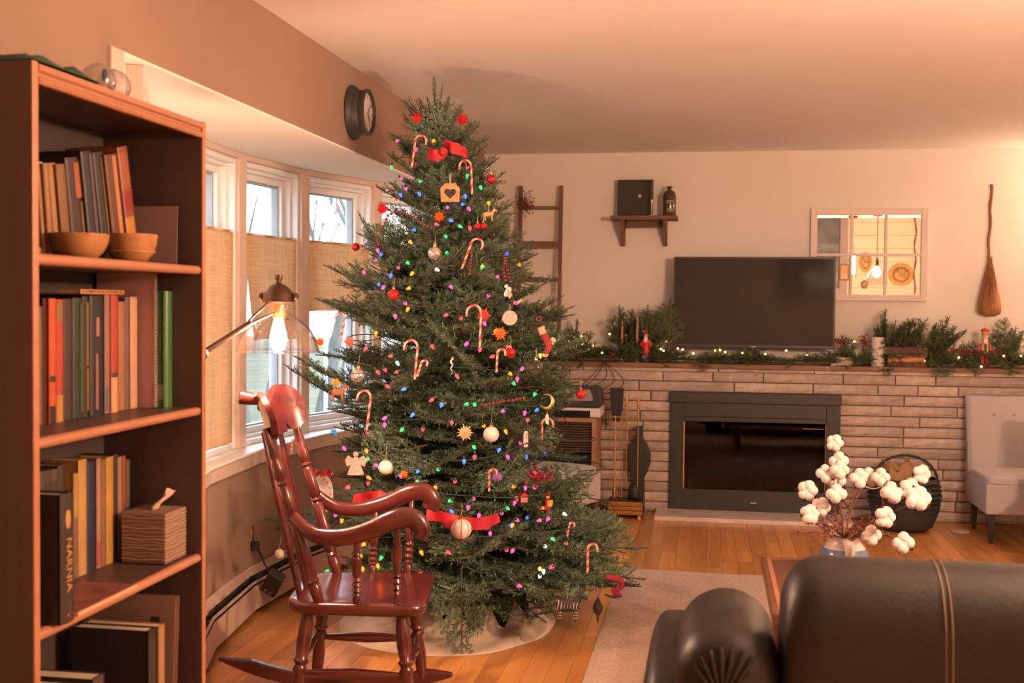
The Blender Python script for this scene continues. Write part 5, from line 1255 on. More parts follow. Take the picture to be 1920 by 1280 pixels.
for i, (lab, bl_, sc) in enumerate(stems):
    o = Vector((0.47+r.uniform(-.02, .02), 4.22+r.uniform(-.02, .02), TBZ+VH-0.03))
    c = thing('cotton_stem', lab, 'cotton', tuple(o), group='cotton stems in the pitcher')
    tip = onY(*bl_[0]); mb = MB()
    m1 = (tip-o)*0.5+Vector((0, 0, 0.05 if tip.z < o.z+0.12 else 0.0))
    pts = [Vector((0, 0, -0.09)), Vector((0, 0, 0.0)), m1*0.55, m1, (tip-o)*0.8+Vector((0, 0, 0.02 if tip.z < o.z+0.12 else 0)), tip-o]
    mb.tube(pts, [0.004, 0.004, 0.0035, 0.003, 0.0026, 0.002], 6)
    for q in bl_[1:]: e = onY(*q)-o; mb.tube([m1, (m1+e)/2+Vector((0, 0, 0.01)), e], [0.003, 0.0025, 0.002], 6)
    for q in range(10): s0 = pts[2]*(1-q/10)+pts[4]*(q/10); mb.sphere(s0+Vector((r.uniform(-.012, .012), r.uniform(-.012, .012), r.uniform(-.01, .015))), 0.004, 6, 4)
    mb.build('stem', m_stem, c, smooth=60)
    for q in bl_:
        e = onY(*q)-o; ori = Vector((r.uniform(-.5, .5), -1.0+r.uniform(-.2, .5), r.uniform(-.1, .6))).to_track_quat('Z', 'Y').to_euler(); s_ = (0.5+0.5*sc)*r.uniform(0.80, 1.0)
        b_ = link('boll', BOL[r.randrange(4)], c, tuple(e), ori, (s_, s_, s_)); link('husk', HUSK, b_)
tw = thing('berry_twigs', 'thin reddish twigs with tiny berries among the cotton', 'twigs', (0.47, 4.22, TBZ+VH-0.02)); mb = MB()
for k in range(12):
    a_ = r.uniform(0, 2*pi); L = r.uniform(0.10, 0.22); d = Vector((cos(a_)*0.8, sin(a_)*0.4-0.2, r.uniform(0.05, 0.9))).normalized()
    pts = [Vector((0, 0, -0.05)), Vector((0, 0, 0.01)), d*L*0.5+Vector((0, 0, 0.02)), d*L]; mb.tube(pts, 0.0018, 5)
    for q in range(7): mb.sphere(d*L*(0.35+0.65*q/7)+Vector((r.uniform(-.012, .012), r.uniform(-.01, .01), r.uniform(-.008, .016))), 0.0042, 6, 4)
mb.build('twig', mat('red_twig', (0.20, 0.05, 0.045), 0.6), tw)

# ================================================================== FIR BRANCHES (shared meshes)
def needle_mat(name, col, tip):
    m = bpy.data.materials.new(name); m.use_nodes = True; MATS[name] = m
    nt = m.node_tree; b = nt.nodes['Principled BSDF']; L = nt.links
    oi = nt.nodes.new('ShaderNodeObjectInfo'); tc = nt.nodes.new('ShaderNodeTexCoord'); n = nt.nodes.new('ShaderNodeTexNoise'); n.inputs['Scale'].default_value = 9
    L.new(tc.outputs['Object'], n.inputs['Vector'])
    mx = nt.nodes.new('ShaderNodeMix'); mx.data_type = 'RGBA'; mx.inputs[6].default_value = (*col, 1); mx.inputs[7].default_value = (*tip, 1)
    ad = nt.nodes.new('ShaderNodeMath'); ad.operation = 'MULTIPLY_ADD'; ad.inputs[1].default_value = 0.6; L.new(oi.outputs['Random'], ad.inputs[0]); L.new(n.outputs['Fac'], ad.inputs[2])
    sb = nt.nodes.new('ShaderNodeMath'); sb.operation = 'SUBTRACT'; sb.inputs[1].default_value = 0.30; sb.use_clamp = True; L.new(ad.outputs[0], sb.inputs[0]); L.new(sb.outputs[0], mx.inputs[0])
    L.new(mx.outputs[2], b.inputs['Base Color']); b.inputs['Roughness'].default_value = 0.5
    return m
m_needle = needle_mat('fir_needle', (0.070, 0.135, 0.070), (0.19, 0.30, 0.20))
m_needle2 = needle_mat('garland_needle', (0.055, 0.098, 0.036), (0.13, 0.18, 0.075))
m_ftwig = mat('fir_twig', (0.10, 0.085, 0.05), 0.9)
def fir_mesh(L, seed, side=True, nlen=0.021, dens=400.0, curl=0.10, mat_=None, bushy=1.0):
    """one fir branch along +x in the xy plane (z up), with flat needles"""
    r = random.Random(seed); mb = MB()
    def twig(p, d, up, ln, rad, lev):
        nseg = max(3, int(ln/0.05)); pts = [p]; dd = d.copy()
        for i in range(nseg):
            dd = (dd + up*curl*0.22*(1 if lev else 0.5) + Vector((r.uniform(-1, 1), r.uniform(-1, 1), r.uniform(-1, 1)))*0.035).normalized(); pts.append(pts[-1]+dd*ln/nseg)
        mb.tube(pts, [rad*(1-0.7*i/nseg) for i in range(nseg+1)], 4, cap=False, m=1)
        # needles
        start = 0.30*ln if lev == 0 and ln > 0.3 else 0.0
        n = int((ln-start)*dens*bushy)
        for k in range(n):
            s = start+(ln-start)*(k+r.random())/n; f = s/ln*nseg; i = min(int(f), nseg-1); q = pts[i].lerp(pts[i+1], f-i); t = (pts[i+1]-pts[i]).normalized()
            sd = t.cross(up).normalized(); a = r.choice((r.gauss(0.35, 0.30), pi-r.gauss(0.35, 0.30), r.uniform(0, 2*pi) if lev else r.uniform(0, pi)))
            o = sd*cos(a)+up*sin(a); nd = (t*r.uniform(0.45, 0.85)+o*0.8).normalized(); nl = nlen*r.uniform(0.7, 1.1)*(0.75 if s > ln*0.93 else 1)
            w = nd.cross(up if abs(nd.dot(up)) < 0.9 else sd).normalized()*0.0016
            b = len(mb.v); e = q+nd*nl; mdl = q+nd*nl*0.55
            mb.v += [tuple(q), tuple(mdl+w*1.25), tuple(e), tuple(mdl-w*1.25)]; mb.f.append((b, b+1, b+2, b+3)); mb.mi.append(0)
        # terminal buds
        if side and lev < 2 and ln > 0.10:
            step = 0.042 if lev == 0 else 0.040; s = max(0.06, 0.16*ln) if lev == 0 else 0.045
            sg = 1
            while s < ln*0.93:
                f = s/ln*nseg; i = min(int(f), nseg-1); q = pts[i].lerp(pts[i+1], f-i); t = (pts[i+1]-pts[i]).normalized(); sd = t.cross(up).normalized()
                for sgn in (1, -1):
                    sl = (ln-s)*(0.62 if lev == 0 else 0.55)*r.uniform(0.75, 1.05)+0.025
                    sl = min(sl, 0.34)
                    if lev == 1 and sl < 0.035: continue
                    an = radians(r.uniform(42, 58)); nd = (t*cos(an)+sd*sgn*sin(an)+up*r.uniform(-0.08, 0.22)).normalized()
                    twig(q, nd, up, sl, rad*0.55, lev+1)
                s += step*r.uniform(0.8, 1.2)*(1.5 if lev == 0 and ln > 0.5 else 1.2)
    twig(Vector((0, 0, 0)), Vector((1, 0, 0)), Vector((0, 0, 1)), L, 0.0035+0.006*L, 0)
    me = bpy.data.meshes.new('branch'); me.from_pydata(mb.v, [], mb.f); me.materials.append(mat_ or m_needle); me.materials.append(m_ftwig)
    me.polygons.foreach_set('material_index', mb.mi); me.update(); return me
FIR = {}
for L, n in ((0.16, 2), (0.26, 3), (0.38, 3), (0.52, 3), (0.66, 3)):
    FIR[L] = [fir_mesh(L, int(L*100)*7+k) for k in range(n)]
FINGER = [fir_mesh(0.20, 900+k, side=False, nlen=0.017, dens=900, curl=0.0) for k in range(2)]
def fir_pick(L, r):
    b = min(FIR, key=lambda q: abs(q-L)); return r.choice(FIR[b]), L/b
def orient(d, up=Vector((0, 0, 1)), roll=0.0):
    x = d.normalized(); y = up.cross(x); y = y.normalized() if y.length > 1e-4 else Vector((0, 1, 0)); z = x.cross(y)
    return (Matrix((x, y, z)).transposed() @ Matrix.Rotation(roll, 3, 'X')).to_euler()

# ================================================================== CHRISTMAS TREE
TB = Vector((-0.985, 5.02, 0)); TT = onY(813, 150, 5.02); TH = TT.z
def axis(z): k = z/TH; return Vector((TB.x+(TT.x-TB.x)*k, TB.y+(TT.y-TB.y)*k, z))
TPROF = [(0.10, 0.56), (0.25, 0.70), (0.45, 0.76), (0.70, 0.71), (0.95, 0.64), (1.15, 0.57), (1.35, 0.49), (1.55, 0.405), (1.75, 0.325), (1.95, 0.255), (2.08, 0.215), (2.25, 0.10), (2.40, 0.02)]
def trad(z):
    if z <= TPROF[0][0]: return TPROF[0][1]
    for (a, ra), (b, rb_) in zip(TPROF, TPROF[1:]):
        if z <= b: return ra+(rb_-ra)*(z-a)/(b-a)
    return 0.01
tree = thing('christmas_tree', 'tall cut fir tree dressed with lights and ornaments beside the bow window', 'tree', tuple(TB))
def tl(p): return tuple(Vector(p)-TB)
tk = MB(); tk.tube([tl(axis(z)) for z in (0.03, 0.4, 0.8, 1.2, 1.6, 2.0, 2.25)], [0.052, 0.047, 0.040, 0.032, 0.024, 0.014, 0.006], 12); tk.build('trunk', mat('fir_bark', (0.12, 0.085, 0.06), 0.95, var=0.3, vscale=20, bump=0.6, bscale=40), tree, smooth=60)
rt = random.Random(77)
z = 0.20; az = 0.0
chair_dir = math.atan2(-1.1, 0.45)
while z < 2.16:
    n = 12 if z < 1.2 else (9 if z < 1.75 else 7)
    for k in range(n):
        a = az+2*pi*k/n+rt.uniform(-0.25, 0.25); zz = z+rt.uniform(-0.03, 0.03)
        t = zz/2.2; el = radians((-14 if zz < 0.6 and zz > 0.3 else -4 if zz < 0.3 else -8)+rt.uniform(-9, 9)+(t**1.3)*42)
        R = trad(zz+0.05)*rt.uniform(0.80, 1.10)
        if zz < 1.1 and cos(a-radians(-85)) > 0.5: R *= 0.86
        if cos(a-radians(180)) > 0.6: R = min(R, 0.60)               # window side
        if cos(a-radians(-15)) > 0.45 and 0.42 < zz < 1.05: R = min(R, 0.33+0.28*abs(zz-0.72)/0.33*abs(zz-0.72)/0.33)   # the open gap on the right
        L = min(max(R/cos(el), 0.12), 0.76)
        d = Vector((cos(a)*cos(el), sin(a)*cos(el), sin(el)))
        me, s = fir_pick(L, rt); link('branch', me, tree, tl(axis(zz)), orient(d, roll=rt.uniform(-0.35, 0.35)), (s, s*rt.uniform(0.9, 1.15), s))
    az += 1.1; z += 0.088 if z < 1.2 else 0.098
# filler sprays that hang between the whorls, and the lowest skirt of twigs
for k in range(48):
    zz = rt.uniform(0.34, 1.7); a = rt.uniform(0, 2*pi); R = trad(zz)*(0.18 if cos(a-radians(-15)) > 0.45 and 0.42 < zz < 1.05 else 0.40); d = Vector((cos(a), sin(a), rt.uniform(-0.35, 0.25))); me, s = fir_pick(min(trad(zz)*0.62, 0.36)+0.05, rt)
    c = axis(zz)+Vector((cos(a)*R, sin(a)*R, 0)); link('branch', me, tree, tl(c), orient(d, roll=rt.uniform(-1, 1)), (s, s, s))
# long sprigs that stand out of the outline in the photograph: px of tip, length, direction
def sprig(px, py, L, dx, dz, Y=4.98, dy=0.0):
    tip = onY(px, py, Y); d = Vector((dx, dy, dz)).normalized(); me, s = fir_pick(L, rt); link('branch', me, tree, tl(tip-d*L), orient(d, roll=rt.uniform(-.3, .3)), (s, s, s))
for q in ((605, 505, 0.42, -1, 0.35), (588, 560, 0.46, -1, 0.30), (660, 402, 0.34, -0.6, 0.8), (545, 672, 0.52, -1, 0.42), (530, 690, 0.4, -1, 0.5), (702, 352, 0.28, -0.9, 0.4), (722, 255, 0.22, -0.8, 0.55),
          (1160, 1022, 0.60, 1, 0.16), (1150, 1055, 0.55, 1, 0.02), (1060, 560, 0.36, 1, 0.5), (1045, 520, 0.32, 0.9, 0.5), (1085, 700, 0.40, 1, 0.1), (1118, 905, 0.42, 1, 0.3), (1062, 895, 0.34, 0.7, 0.7), (936, 296, 0.22, 0.9, 0.55), (924, 262, 0.22, 0.95, 0.55), (945, 370, 0.24, 1, 0.3), (985, 485, 0.3, 1, 0.3), (960, 420, 0.26, 1, 0.35), (498, 970, 0.34, -1, 0.05, 5.15), (520, 1000, 0.3, -1, -0.1, 5.15)):
    sprig(*q)
# lower hanging twig in front
tip = onY(862, 1232, 4.50); me, s = fir_pick(0.38, rt); link('branch', me, tree, tl(tip+Vector((0.0, 0.02, 0.36))), orient(Vector((0.0, -0.05, -1)), Vector((0, -1, 0))), (s, s*0.7, s))
# leader and the fingers around the top
for i, (px, py, bx, bz, L) in enumerate(((812, 145, 0.0, 0.0, 0.26), (829, 158, 0.01, -0.02, 0.22), (846, 182, 0.02, -0.05, 0.19), (865, 195, 0.02, -0.05, 0.19), (797, 182, -0.01, -0.04, 0.17), (786, 185, -0.02, -0.04, 0.17), (753, 215, -0.08, -0.12, 0.16), (765, 202, -0.06, -0.1, 0.16))):
    tip = onY(px, py, TT.y+0.03*((i % 3)-1)); base = axis(tip.z-L*0.85); base.x += (tip.x-base.x)*0.25
    d = tip-base; link('branch', FINGER[i % 2], tree, tl(base), orient(d), (d.length/0.20, 1.0, 1.0))
# stand and skirt
MB().lathe([(0.001, 0), (0.17, 0), (0.18, 0.02), (0.17, 0.12), (0.155, 0.12), (0.15, 0.03), (0.001, 0.03)], 28, T(0, 0, 0.012)).build('stand', mat('green_stand', (0.05, 0.08, 0.05), 0.5), tree, smooth=40)
sk = thing('tree_skirt', 'cream cloth tree skirt spread on the floor under the tree', 'tree skirt', (TB.x+0.03, TB.y-0.03, 0.001)); mb = MB(); n = 64; vs = []
rr_ = [(0.20, 0.10), (0.24, 0.05), (0.32, 0.028), (0.42, 0.020), (0.50, 0.012), (0.56, 0.004), (0.565, 0.0)]
for (r0, z0) in rr_:
    for k in range(n):
        a = 2*pi*k/n; f = 1+0.05*noise.noise((cos(a)*2, sin(a)*2, 3)); q_ = max(0.0, (r0-0.24)/0.325); vs.append((r0*f*cos(a)*(1-0.18*q_)-0.16*q_, r0*f*sin(a)*(1-0.10*q_)-0.04*q_, z0*(1+0.7*sin(a*9+r0*6))*0.7+(0.001 if r0 < 0.56 else 0)))
mb.add(vs, [(j*n+k, j*n+(k+1) % n, (j+1)*n+(k+1) % n, (j+1)*n+k) for j in range(len(rr_)-1) for k in range(n)])
mb.build('cloth', mat('cream_skirt', (0.62, 0.50, 0.41), 0.95, var=0.06, vscale=40, bump=0.3, bscale=200), sk, smooth=70)

# ------------------------------------------------------------------ helpers for what hangs on the tree
def tsurf(px, py, k=0.93, out=0.0):
    """first point along the photograph's line of sight that lies on the tree's outer shell"""
    d = ray(px, py); best = None; bd = 1e9
    for i in range(260):
        Y = 4.10+i*0.006; p = CAM+d*(Y/d.y); c = axis(max(p.z, 0.05)); rr_ = Vector((p.x-c.x, p.y-c.y)).length; R = trad(p.z)*k+out
        if p.x-c.x > 0.3*rr_ and 0.42 < p.z < 1.05: R = min(R, 0.36+0.30*(abs(p.z-0.72)/0.33)**2)
        if rr_ < R: return p
        if rr_-R < bd: bd = rr_-R; best = p.copy()
    return best
# ------------------------------------------------------------------ string lights
LC = {'r': (1.0, 0.025, 0.04), 'p': (1.0, 0.03, 0.14), 'o': (1.0, 0.12, 0.006), 'b': (0.03, 0.09, 1.0), 'g': (0.02, 0.5, 0.12), 'y': (1.0, 0.42, 0.06), 'w': (0.85, 0.9, 1.0)}
BULB = {}
for c, v in LC.items():
    m_ = mat('light_'+c, v, 0.3, emit={'r': 2.2, 'p': 2.4, 'o': 2.2, 'b': 1.8, 'g': 1.0, 'y': 1.4, 'w': 0.8}[c], ecol=v)
    BULB[c] = MB().lathe([(0.0008, -0.014), (0.004, -0.010), (0.0070, -0.001), (0.0066, 0.005), (0.003, 0.008), (0.0008, 0.009)], 8).mesh('bulb', m_, smooth=60)
SOCK = MB().lathe([(0.0045, 0.006), (0.0045, 0.020), (0.002, 0.022)], 6).mesh('socket', mat('green_socket', (0.02, 0.06, 0.03), 0.6))
sl_ = thing('string_lights', 'coloured string lights wound through the whole fir tree', 'lights', tuple(TB))
lights = '''745 263 p;780 279 p;813 264 o;840 266 p;808 287 b;869 279 p;734 313 g;751 334 p;761 353 p;788 339 g;751 365 b;786 363 b;876 329 g;901 351 g;853 346 r;872 367 b;839 389 p;879 391 p;868 382 b;916 380 o;845 413 b;862 424 g;818 420 r;881 427 r;776 430 b;769 453 o;836 443 g;690 458 b;708 469 p;838 474 g;951 475 b;973 495 o;704 487 p;715 476 b;747 502 r;773 512 o;764 492 g;733 516 b;682 510 p;767 540 o;845 537 p;819 505 w;719 538 p;710 533 b;760 568 p;765 579 o;741 592 p;837 590 r;864 596 r;905 500 g;904 498 o;933 519 p;916 554 p;966 567 r;705 624 o;691 614 g;686 653 r;733 667 r;745 680 w;875 644 p;810 649 r;722 693 r;708 697 r;744 697 r;726 724 r;758 729 b;810 749 r;828 758 b;722 783 p;721 796 p;774 777 b;754 805 g;793 804 r;689 810 r;645 840 p;687 845 o;690 860 g;754 888 o;751 891 p;784 883 b;705 872 p;691 895 o;690 905 r;653 913 r;822 880 g;853 902 r;816 914 o;782 903 g;629 965 p;641 975 o;711 975 o;682 1020 o;659 1010 o;708 1060 o;680 1066 o;715 1045 g;614 1070 g;675 1040 o;790 1035 o;846 958 b;878 950 p;898 966 p;844 938 g;941 962 p;951 952 g;989 970 b;970 975 p;1012 975 p;1028 972 p;959 984 b;961 984 o;962 912 o;1003 887 r;985 914 p;1002 914 p;968 934 r;965 942 p;1017 952 o;1058 963 w;950 1031 r;1036 1010 g;1022 1024 w;1062 1018 r;919 1000 p;961 1032 p;840 1035 r;1012 1066 y;1019 1070 w;1036 1062 p;973 1098 p;1012 1080 w;1034 1063 r;888 935 p;952 856 p;987 856 b;970 710 p;956 700 o;963 718 g;984 773 p;1007 768 b;989 787 r;944 770 p;907 798 o;948 808 o;936 843 b;890 856 r;870 864 b;889 838 g;1013 666 y;1035 640 y;979 691 p;847 792 r;976 830 p;1003 738 g;890 758 g;924 668 r;828 758 b;876 757 g;857 705 r;900 655 r;930 620 o;908 606 p;952 650 r'''
for it in lights.split(';'):
    px, py, c = it.split(); p = tsurf(float(px), float(py), 1.0); b = link('bulb', BULB[c], sl_, tl(p), (rt.uniform(-1.2, 1.2), rt.uniform(-1.2, 1.2), rt.uniform(0, 6))); link('socket', SOCK, b)
for k in range(50):                                               # the same strings carry on round the back of the tree
    zz = rt.uniform(0.4, 2.0); a = rt.uniform(radians(15), radians(165)); c = axis(zz); R = trad(zz)*rt.uniform(0.50, 0.72)
    b = link('bulb', BULB[rt.choice('rpobg')], sl_, tl((c.x+R*cos(a), c.y+R*sin(a), zz)), (rt.uniform(-1.2, 1.2), rt.uniform(-1.2, 1.2), 0)); link('socket', SOCK, b)
wp = []
for k in range(420):
    t = k/419; zz = 0.35+1.75*t; a = t*2*pi*11; c = axis(zz); R = trad(zz)*(0.80+0.08*sin(k*0.9)); wp.append(tl((c.x+R*cos(a), c.y+R*sin(a), zz+0.02*sin(k*0.7))))
MB().tube(wp, 0.0022, 4).build('wire', mat('green_wire', (0.02, 0.05, 0.03), 0.6), sl_)

# ------------------------------------------------------------------ ornaments
m_sil = mat('silver_glass', (0.72, 0.66, 0.62), 0.12, 0.85); m_red = mat('red_glass', (0.55, 0.025, 0.03), 0.15, 0.5); m_pearl = mat('pearl_white', (0.74, 0.68, 0.64), 0.3); m_capg = mat('ornament_cap', (0.6, 0.45, 0.2), 0.3, 0.9)
m_thread = mat('thread', (0.5, 0.45, 0.4), 0.8)
S1 = 5.0/F                                                        # metres per photo pixel at the tree
def orn(name, label, cat, px, py, k=1.02, grp='tree ornaments', rot=None, toward=0.03):
    p = tsurf(px, py, k); v = (CAM-p).normalized(); p = p+v*toward
    return thing(name, label, cat, tuple(p), group=grp, rot=rot or (0, 0, YAW))
def bauble(px, py, rpx, label, m, extra=None, sq=1.0, toward=0.03):
    o = orn('glass_bauble', label, 'bauble', px, py, toward=toward); r_ = rpx*S1*0.97
    MB().sphere((0, 0, 0), r_, 24, 14, (1, 1, sq)).build('globe', m, o, smooth=60)
    MB().lathe([(r_*0.26, r_*sq*0.94), (r_*0.26, r_*sq*1.18), (r_*0.12, r_*sq*1.2)], 12).build('cap', m_capg, o, smooth=40)
    MB().torus((0, 0, r_*sq*1.3), r_*0.14, r_*0.03, 10, 5, Rm(pi/2, 'X')).build('loop', m_capg, o)
    MB().tube([(0, 0, r_*sq*1.4), (0.002, 0.01, r_*sq*1.4+0.02), (0, 0.03, r_*sq*1.4+0.035)], 0.0008, 4).build('thread', m_thread, o)
    if extra: extra(o, r_)
bauble(815, 475, 13, 'silver glass bauble high on the front of the tree', m_sil)
bauble(921, 814, 14.5, 'cream pearl bauble right of the pale paper star', m_pearl)
bauble(723, 876, 12.5, 'white pearl bauble beside the pink lace angel', m_pearl)
def bands(o, r_):
    for z in (-0.35, 0.35): MB().torus((0, 0, z*r_), r_*sqrt(1-z*z)*1.0, r_*0.06, 24, 6).build('stripe', mat('blue_band', (0.05, 0.10, 0.35), 0.3), o)
    MB().sphere((0, -r_*0.85, 0.02*r_), r_*0.3, 10, 6, (1, 0.5, 1)).build('blue_dot', mat('blue_band', (0.05, 0.10, 0.35), 0.3), o)
bauble(672, 704, 14, 'silver and blue banded bauble at the left of the tree', m_sil, bands)
def indent(o, r_): MB().lathe([(r_*0.55, 0), (r_*0.35, -r_*0.18), (0.0005, -r_*0.3)], 16, T(0, -r_*0.82, 0) @ Rm(pi/2, 'X'), cap=False).build('indent', m_sil, o, smooth=60)
bauble(738, 552, 10.5, 'red bauble with a silver indent facing the room', m_red, indent)
bauble(1089, 739, 9, 'plain red bauble hanging from the right-hand branch before the radio', m_red)
bauble(667, 463, 8, 'small red bauble on the left edge by the short curtain', m_red)
bauble(957, 661, 9.5, 'dark red bauble under the round clay disc', m_red)
bauble(895, 424, 6.5, 'left one of two small red balls below the wooden reindeer', m_red)
bauble(906, 423, 6.5, 'right one of two small red balls below the wooden reindeer', m_red)
bauble(921, 336, 9, 'red bauble near the top right of the tree', m_red)
def swirl(o, r_):
    for a in (0, 0.8, 1.6, 2.4): MB().torus((0, 0, 0), r_*1.0, r_*0.035, 24, 5, Rm(a, 'Z') @ Rm(pi/2, 'X')).build('red_line', m_red, o)
bauble(865, 991, 17, 'large white bauble with thin red lines before the red ribbon', m_pearl, swirl, toward=0.105)
bauble(524, 1038, 9, 'small white bauble low at the far left behind the chair', m_pearl)
bauble(1005, 688, 13, 'clear silver bauble in the shade at the right of the tree', m_clear)
# candy canes
m_cr = mat('cane_red', (0.62, 0.05, 0.05), 0.35); m_cw = mat('cane_white', (0.60, 0.38, 0.33), 0.35)
def cane(px, py, hpx, label, flip=1, tilt=0.0, k=1.03):
    o = orn('candy_cane', label, 'candy cane', px, py, k, 'candy canes on the tree', rot=(0, tilt, YAW)); H = hpx*S1; rr_ = 0.0048; R = H*0.17
    path = [Vector((0, 0, -H/2+H*0.83*q/18)) for q in range(19)]+[Vector((flip*(R-R*cos(a)), 0, H*0.33+R*sin(a))) for a in [pi*q/9 for q in range(1, 10)]]+[Vector((flip*2*R, 0, H*0.33-H*0.10))]
    n = 10; mb = MB(); N = []
    # resample finely for the helical stripe
    fine = []
    for a, b in zip(path, path[1:]):
        for q in range(3): fine.append(a.lerp(b, q/3))
    fine.append(path[-1]); mb.tube(fine, rr_, n)
    L = len(fine); mi = []
    for i in range(L-1):
        for q in range(n): mi.append(1 if ((q+i*0.55) % n) < n*0.45 else 0)
    mb.mi = mi+[0, 0]; mb.build('stick', [m_cw, m_cr], o, smooth=60)
for (px, py, h, lab, fl, ti) in ((776, 283, 60, 'candy cane at the top left of the tree', 1, 0.12), (884, 332, 62, 'candy cane below the red bow near the top right', -1, -0.04), (877, 474, 60, 'candy cane right of the silver bauble', 1, 0.35),
    (901, 612, 72, 'straight hanging candy cane beside the red and white gift', -1, 0.03), (781, 675, 66, 'candy cane in the middle front of the tree', -1, 0.08), (692, 770, 66, 'candy cane under the blue banded bauble', -1, 0.12), (643, 613, 48, 'candy cane at the left over the bright window', -1, 0.2),
    (1102, 1046, 48, 'candy cane low on the far right branch', 1, 0.0), (1066, 992, 26, 'short candy cane on the lower right branches', 1, 0.2), (547, 838, 26, 'short candy cane hanging by the chair crest', 1, 0.0), (787, 690, 30, 'broken short candy cane piece in the tree front', 1, 0.3), (932, 676, 40, 'brown and white candy cane under the orange carousel', 1, 0.05), (1016, 815, 60, 'thin red candy cane before the dark cabinet', 1, 0.0), (917, 900, 40, 'candy cane left of the purple star', 1, 0.0)):
    cane(px, py, h, lab, fl, ti)
# folded paper stars
def star(px, py, rpx, label, col, pts=8):
    o = orn('paper_star', label, 'star', px, py, 1.03, 'folded stars on the tree', rot=(rt.uniform(-.2, .2), rt.uniform(-.3, .3), YAW+rt.uniform(-.3, .3))); R = rpx*S1; m_ = mat('star_%d_%d_%d' % col, rgb(*col), 0.6); mb = MB()
    for lay, (sc, ro) in enumerate(((1, 0), (0.82, pi/pts))):
        vs = [(0, -0.010-0.004*lay, 0), (0, 0.010, 0)]
        for k in range(2*pts):
            a = pi*k/pts+ro; r_ = R*sc*(1 if k % 2 == 0 else 0.45); vs.append((r_*cos(a), 0, r_*sin(a)))
        mb.add(vs, [(0, 2+k, 2+(k+1) % (2*pts)) for k in range(2*pts)]+[(1, 2+(k+1) % (2*pts), 2+k) for k in range(2*pts)])
    mb.build('points', m_, o); MB().sphere((0, 0, 0), R*0.22, 8, 6).build('core', m_, o)
star(867, 224, 14, 'red folded star at the top right of the tree', (196, 24, 40)); star(782, 221, 12, 'red folded star at the top left of the tree', (206, 40, 52)); star(717, 391, 13, 'red folded star on the left edge under the clock', (200, 30, 44), 10)
star(872, 811, 15, 'pale cream folded star in the middle of the tree', (224, 168, 130), 7); star(932, 893, 12, 'lilac folded star right of the large red ribbon', (176, 120, 196), 9); star(600, 641, 10, 'orange star at the left edge beside the lamp', (246, 130, 30)); star(824, 406, 11, 'orange star under the wooden heart tag', (232, 96, 34)); star(630, 717, 10, 'yellow star at the left edge of the tree', (232, 176, 60), 6); star(626, 811, 9, 'blue star low at the left over the sill', (70, 140, 210), 6); star(758, 889, 8, 'small orange star right of the white bauble', (236, 120, 40)); star(655, 640, 12, 'red and white star by the left candy cane', (214, 110, 96), 6); star(938, 625, 14, 'orange carousel ornament with a red post at the right', (224, 104, 40), 6)
star(907, 590, 14, 'red and white gift star behind the straight candy cane', (222, 60, 50), 5)
# red ribbon bows
m_rib = mat('red_ribbon', (0.50, 0.015, 0.03), 0.6)
def ribbon(pts, w, label, name='ribbon_bow'):
    P = [tsurf(px, py, 1.0)+(CAM-tsurf(px, py, 1.0)).normalized()*dp for px, py, dp in pts]; o = thing(name, label, 'ribbon', tuple(P[0]), group='red ribbons on the tree'); mb = MB(); vs = []
    fine = []
    for i in range(len(P)-1):
        for q in range(6):
            t = q/6; a, b, c, d = P[max(i-1, 0)], P[i], P[i+1], P[min(i+2, len(P)-1)]
            fine.append(0.5*((2*b)+(c-a)*t+(2*a-5*b+4*c-d)*t*t+(3*b-a-3*c+d)*t*t*t))
    fine.append(P[-1])
    for i, p in enumerate(fine):
        for s in (-1, 1): vs.append(p-P[0]+Vector((0.01*sin(i*0.8)*s, 0.012*s*cos(i*0.5), s*w/2)))
    mb.add(vs, [(i*2, i*2+2, i*2+3, i*2+1) for i in range(len(fine)-1)]); mb.build('band', m_rib, o, smooth=60); return o
o = ribbon([(804, 286, .05), (818, 292, .08), (836, 285, .06), (832, 270, .05), (848, 276, .09), (872, 286, .07), (874, 300, .05)], 0.045, 'red cloth bow at the top front of the tree')
MB().sphere((0.07, -0.03, 0.0), 0.017, 10, 8).build('knot', m_rib, o, smooth=60)
ribbon([(800, 960, .06), (825, 968, .08), (850, 978, .09), (890, 982, .08), (920, 978, .07), (934, 966, .04)], 0.050, 'long red ribbon band across the lower front of the tree', 'ribbon_band')
ribbon([(662, 935, .06), (690, 930, .08), (715, 928, .07), (730, 938, .05)], 0.035, 'piece of red ribbon seen above the chair arm', 'ribbon_band')
ribbon([(590, 884, .05), (600, 890, .06), (607, 888, .07), (616, 884, .06), (622, 892, .05)], 0.020, 'small red bow above the white plate ornament')
# bead garlands
m_bead = mat('burgundy_bead', (0.16, 0.025, 0.04), 0.3); BEAD = MB().sphere((0, 0, 0), 0.0065, 10, 7).mesh('bead', m_bead, smooth=60)
def beads(pts, label):
    P = [tsurf(px, py, 1.0)+(CAM-tsurf(px, py, 1.0)).normalized()*0.045 for px, py in pts]; o = thing('bead_garland', label, 'garland', tuple(P[0]), group='burgundy bead garlands'); cord = []
    acc = 0.0
    for a, b in zip(P, P[1:]):
        L = (b-a).length; n = max(1, int(L/0.0135))
        for q in range(n): c = a.lerp(b, q/n); link('bead', BEAD, o, tuple(c-P[0])); cord.append(c-P[0])
    if len(cord) > 1: MB().tube(cord, 0.0012, 4).build('thread', m_bead, o)
beads([(713, 432), (722, 418), (727, 404), (740, 397), (753, 396), (775, 408), (795, 422), (816, 428)], 'burgundy beads draped across the upper left of the tree')
beads([(706, 445), (710, 458), (706, 468)], 'short hanging loop of burgundy beads at the left edge')
beads([(946, 478), (950, 500), (955, 520), (961, 535)], 'burgundy beads hanging straight down at the right')
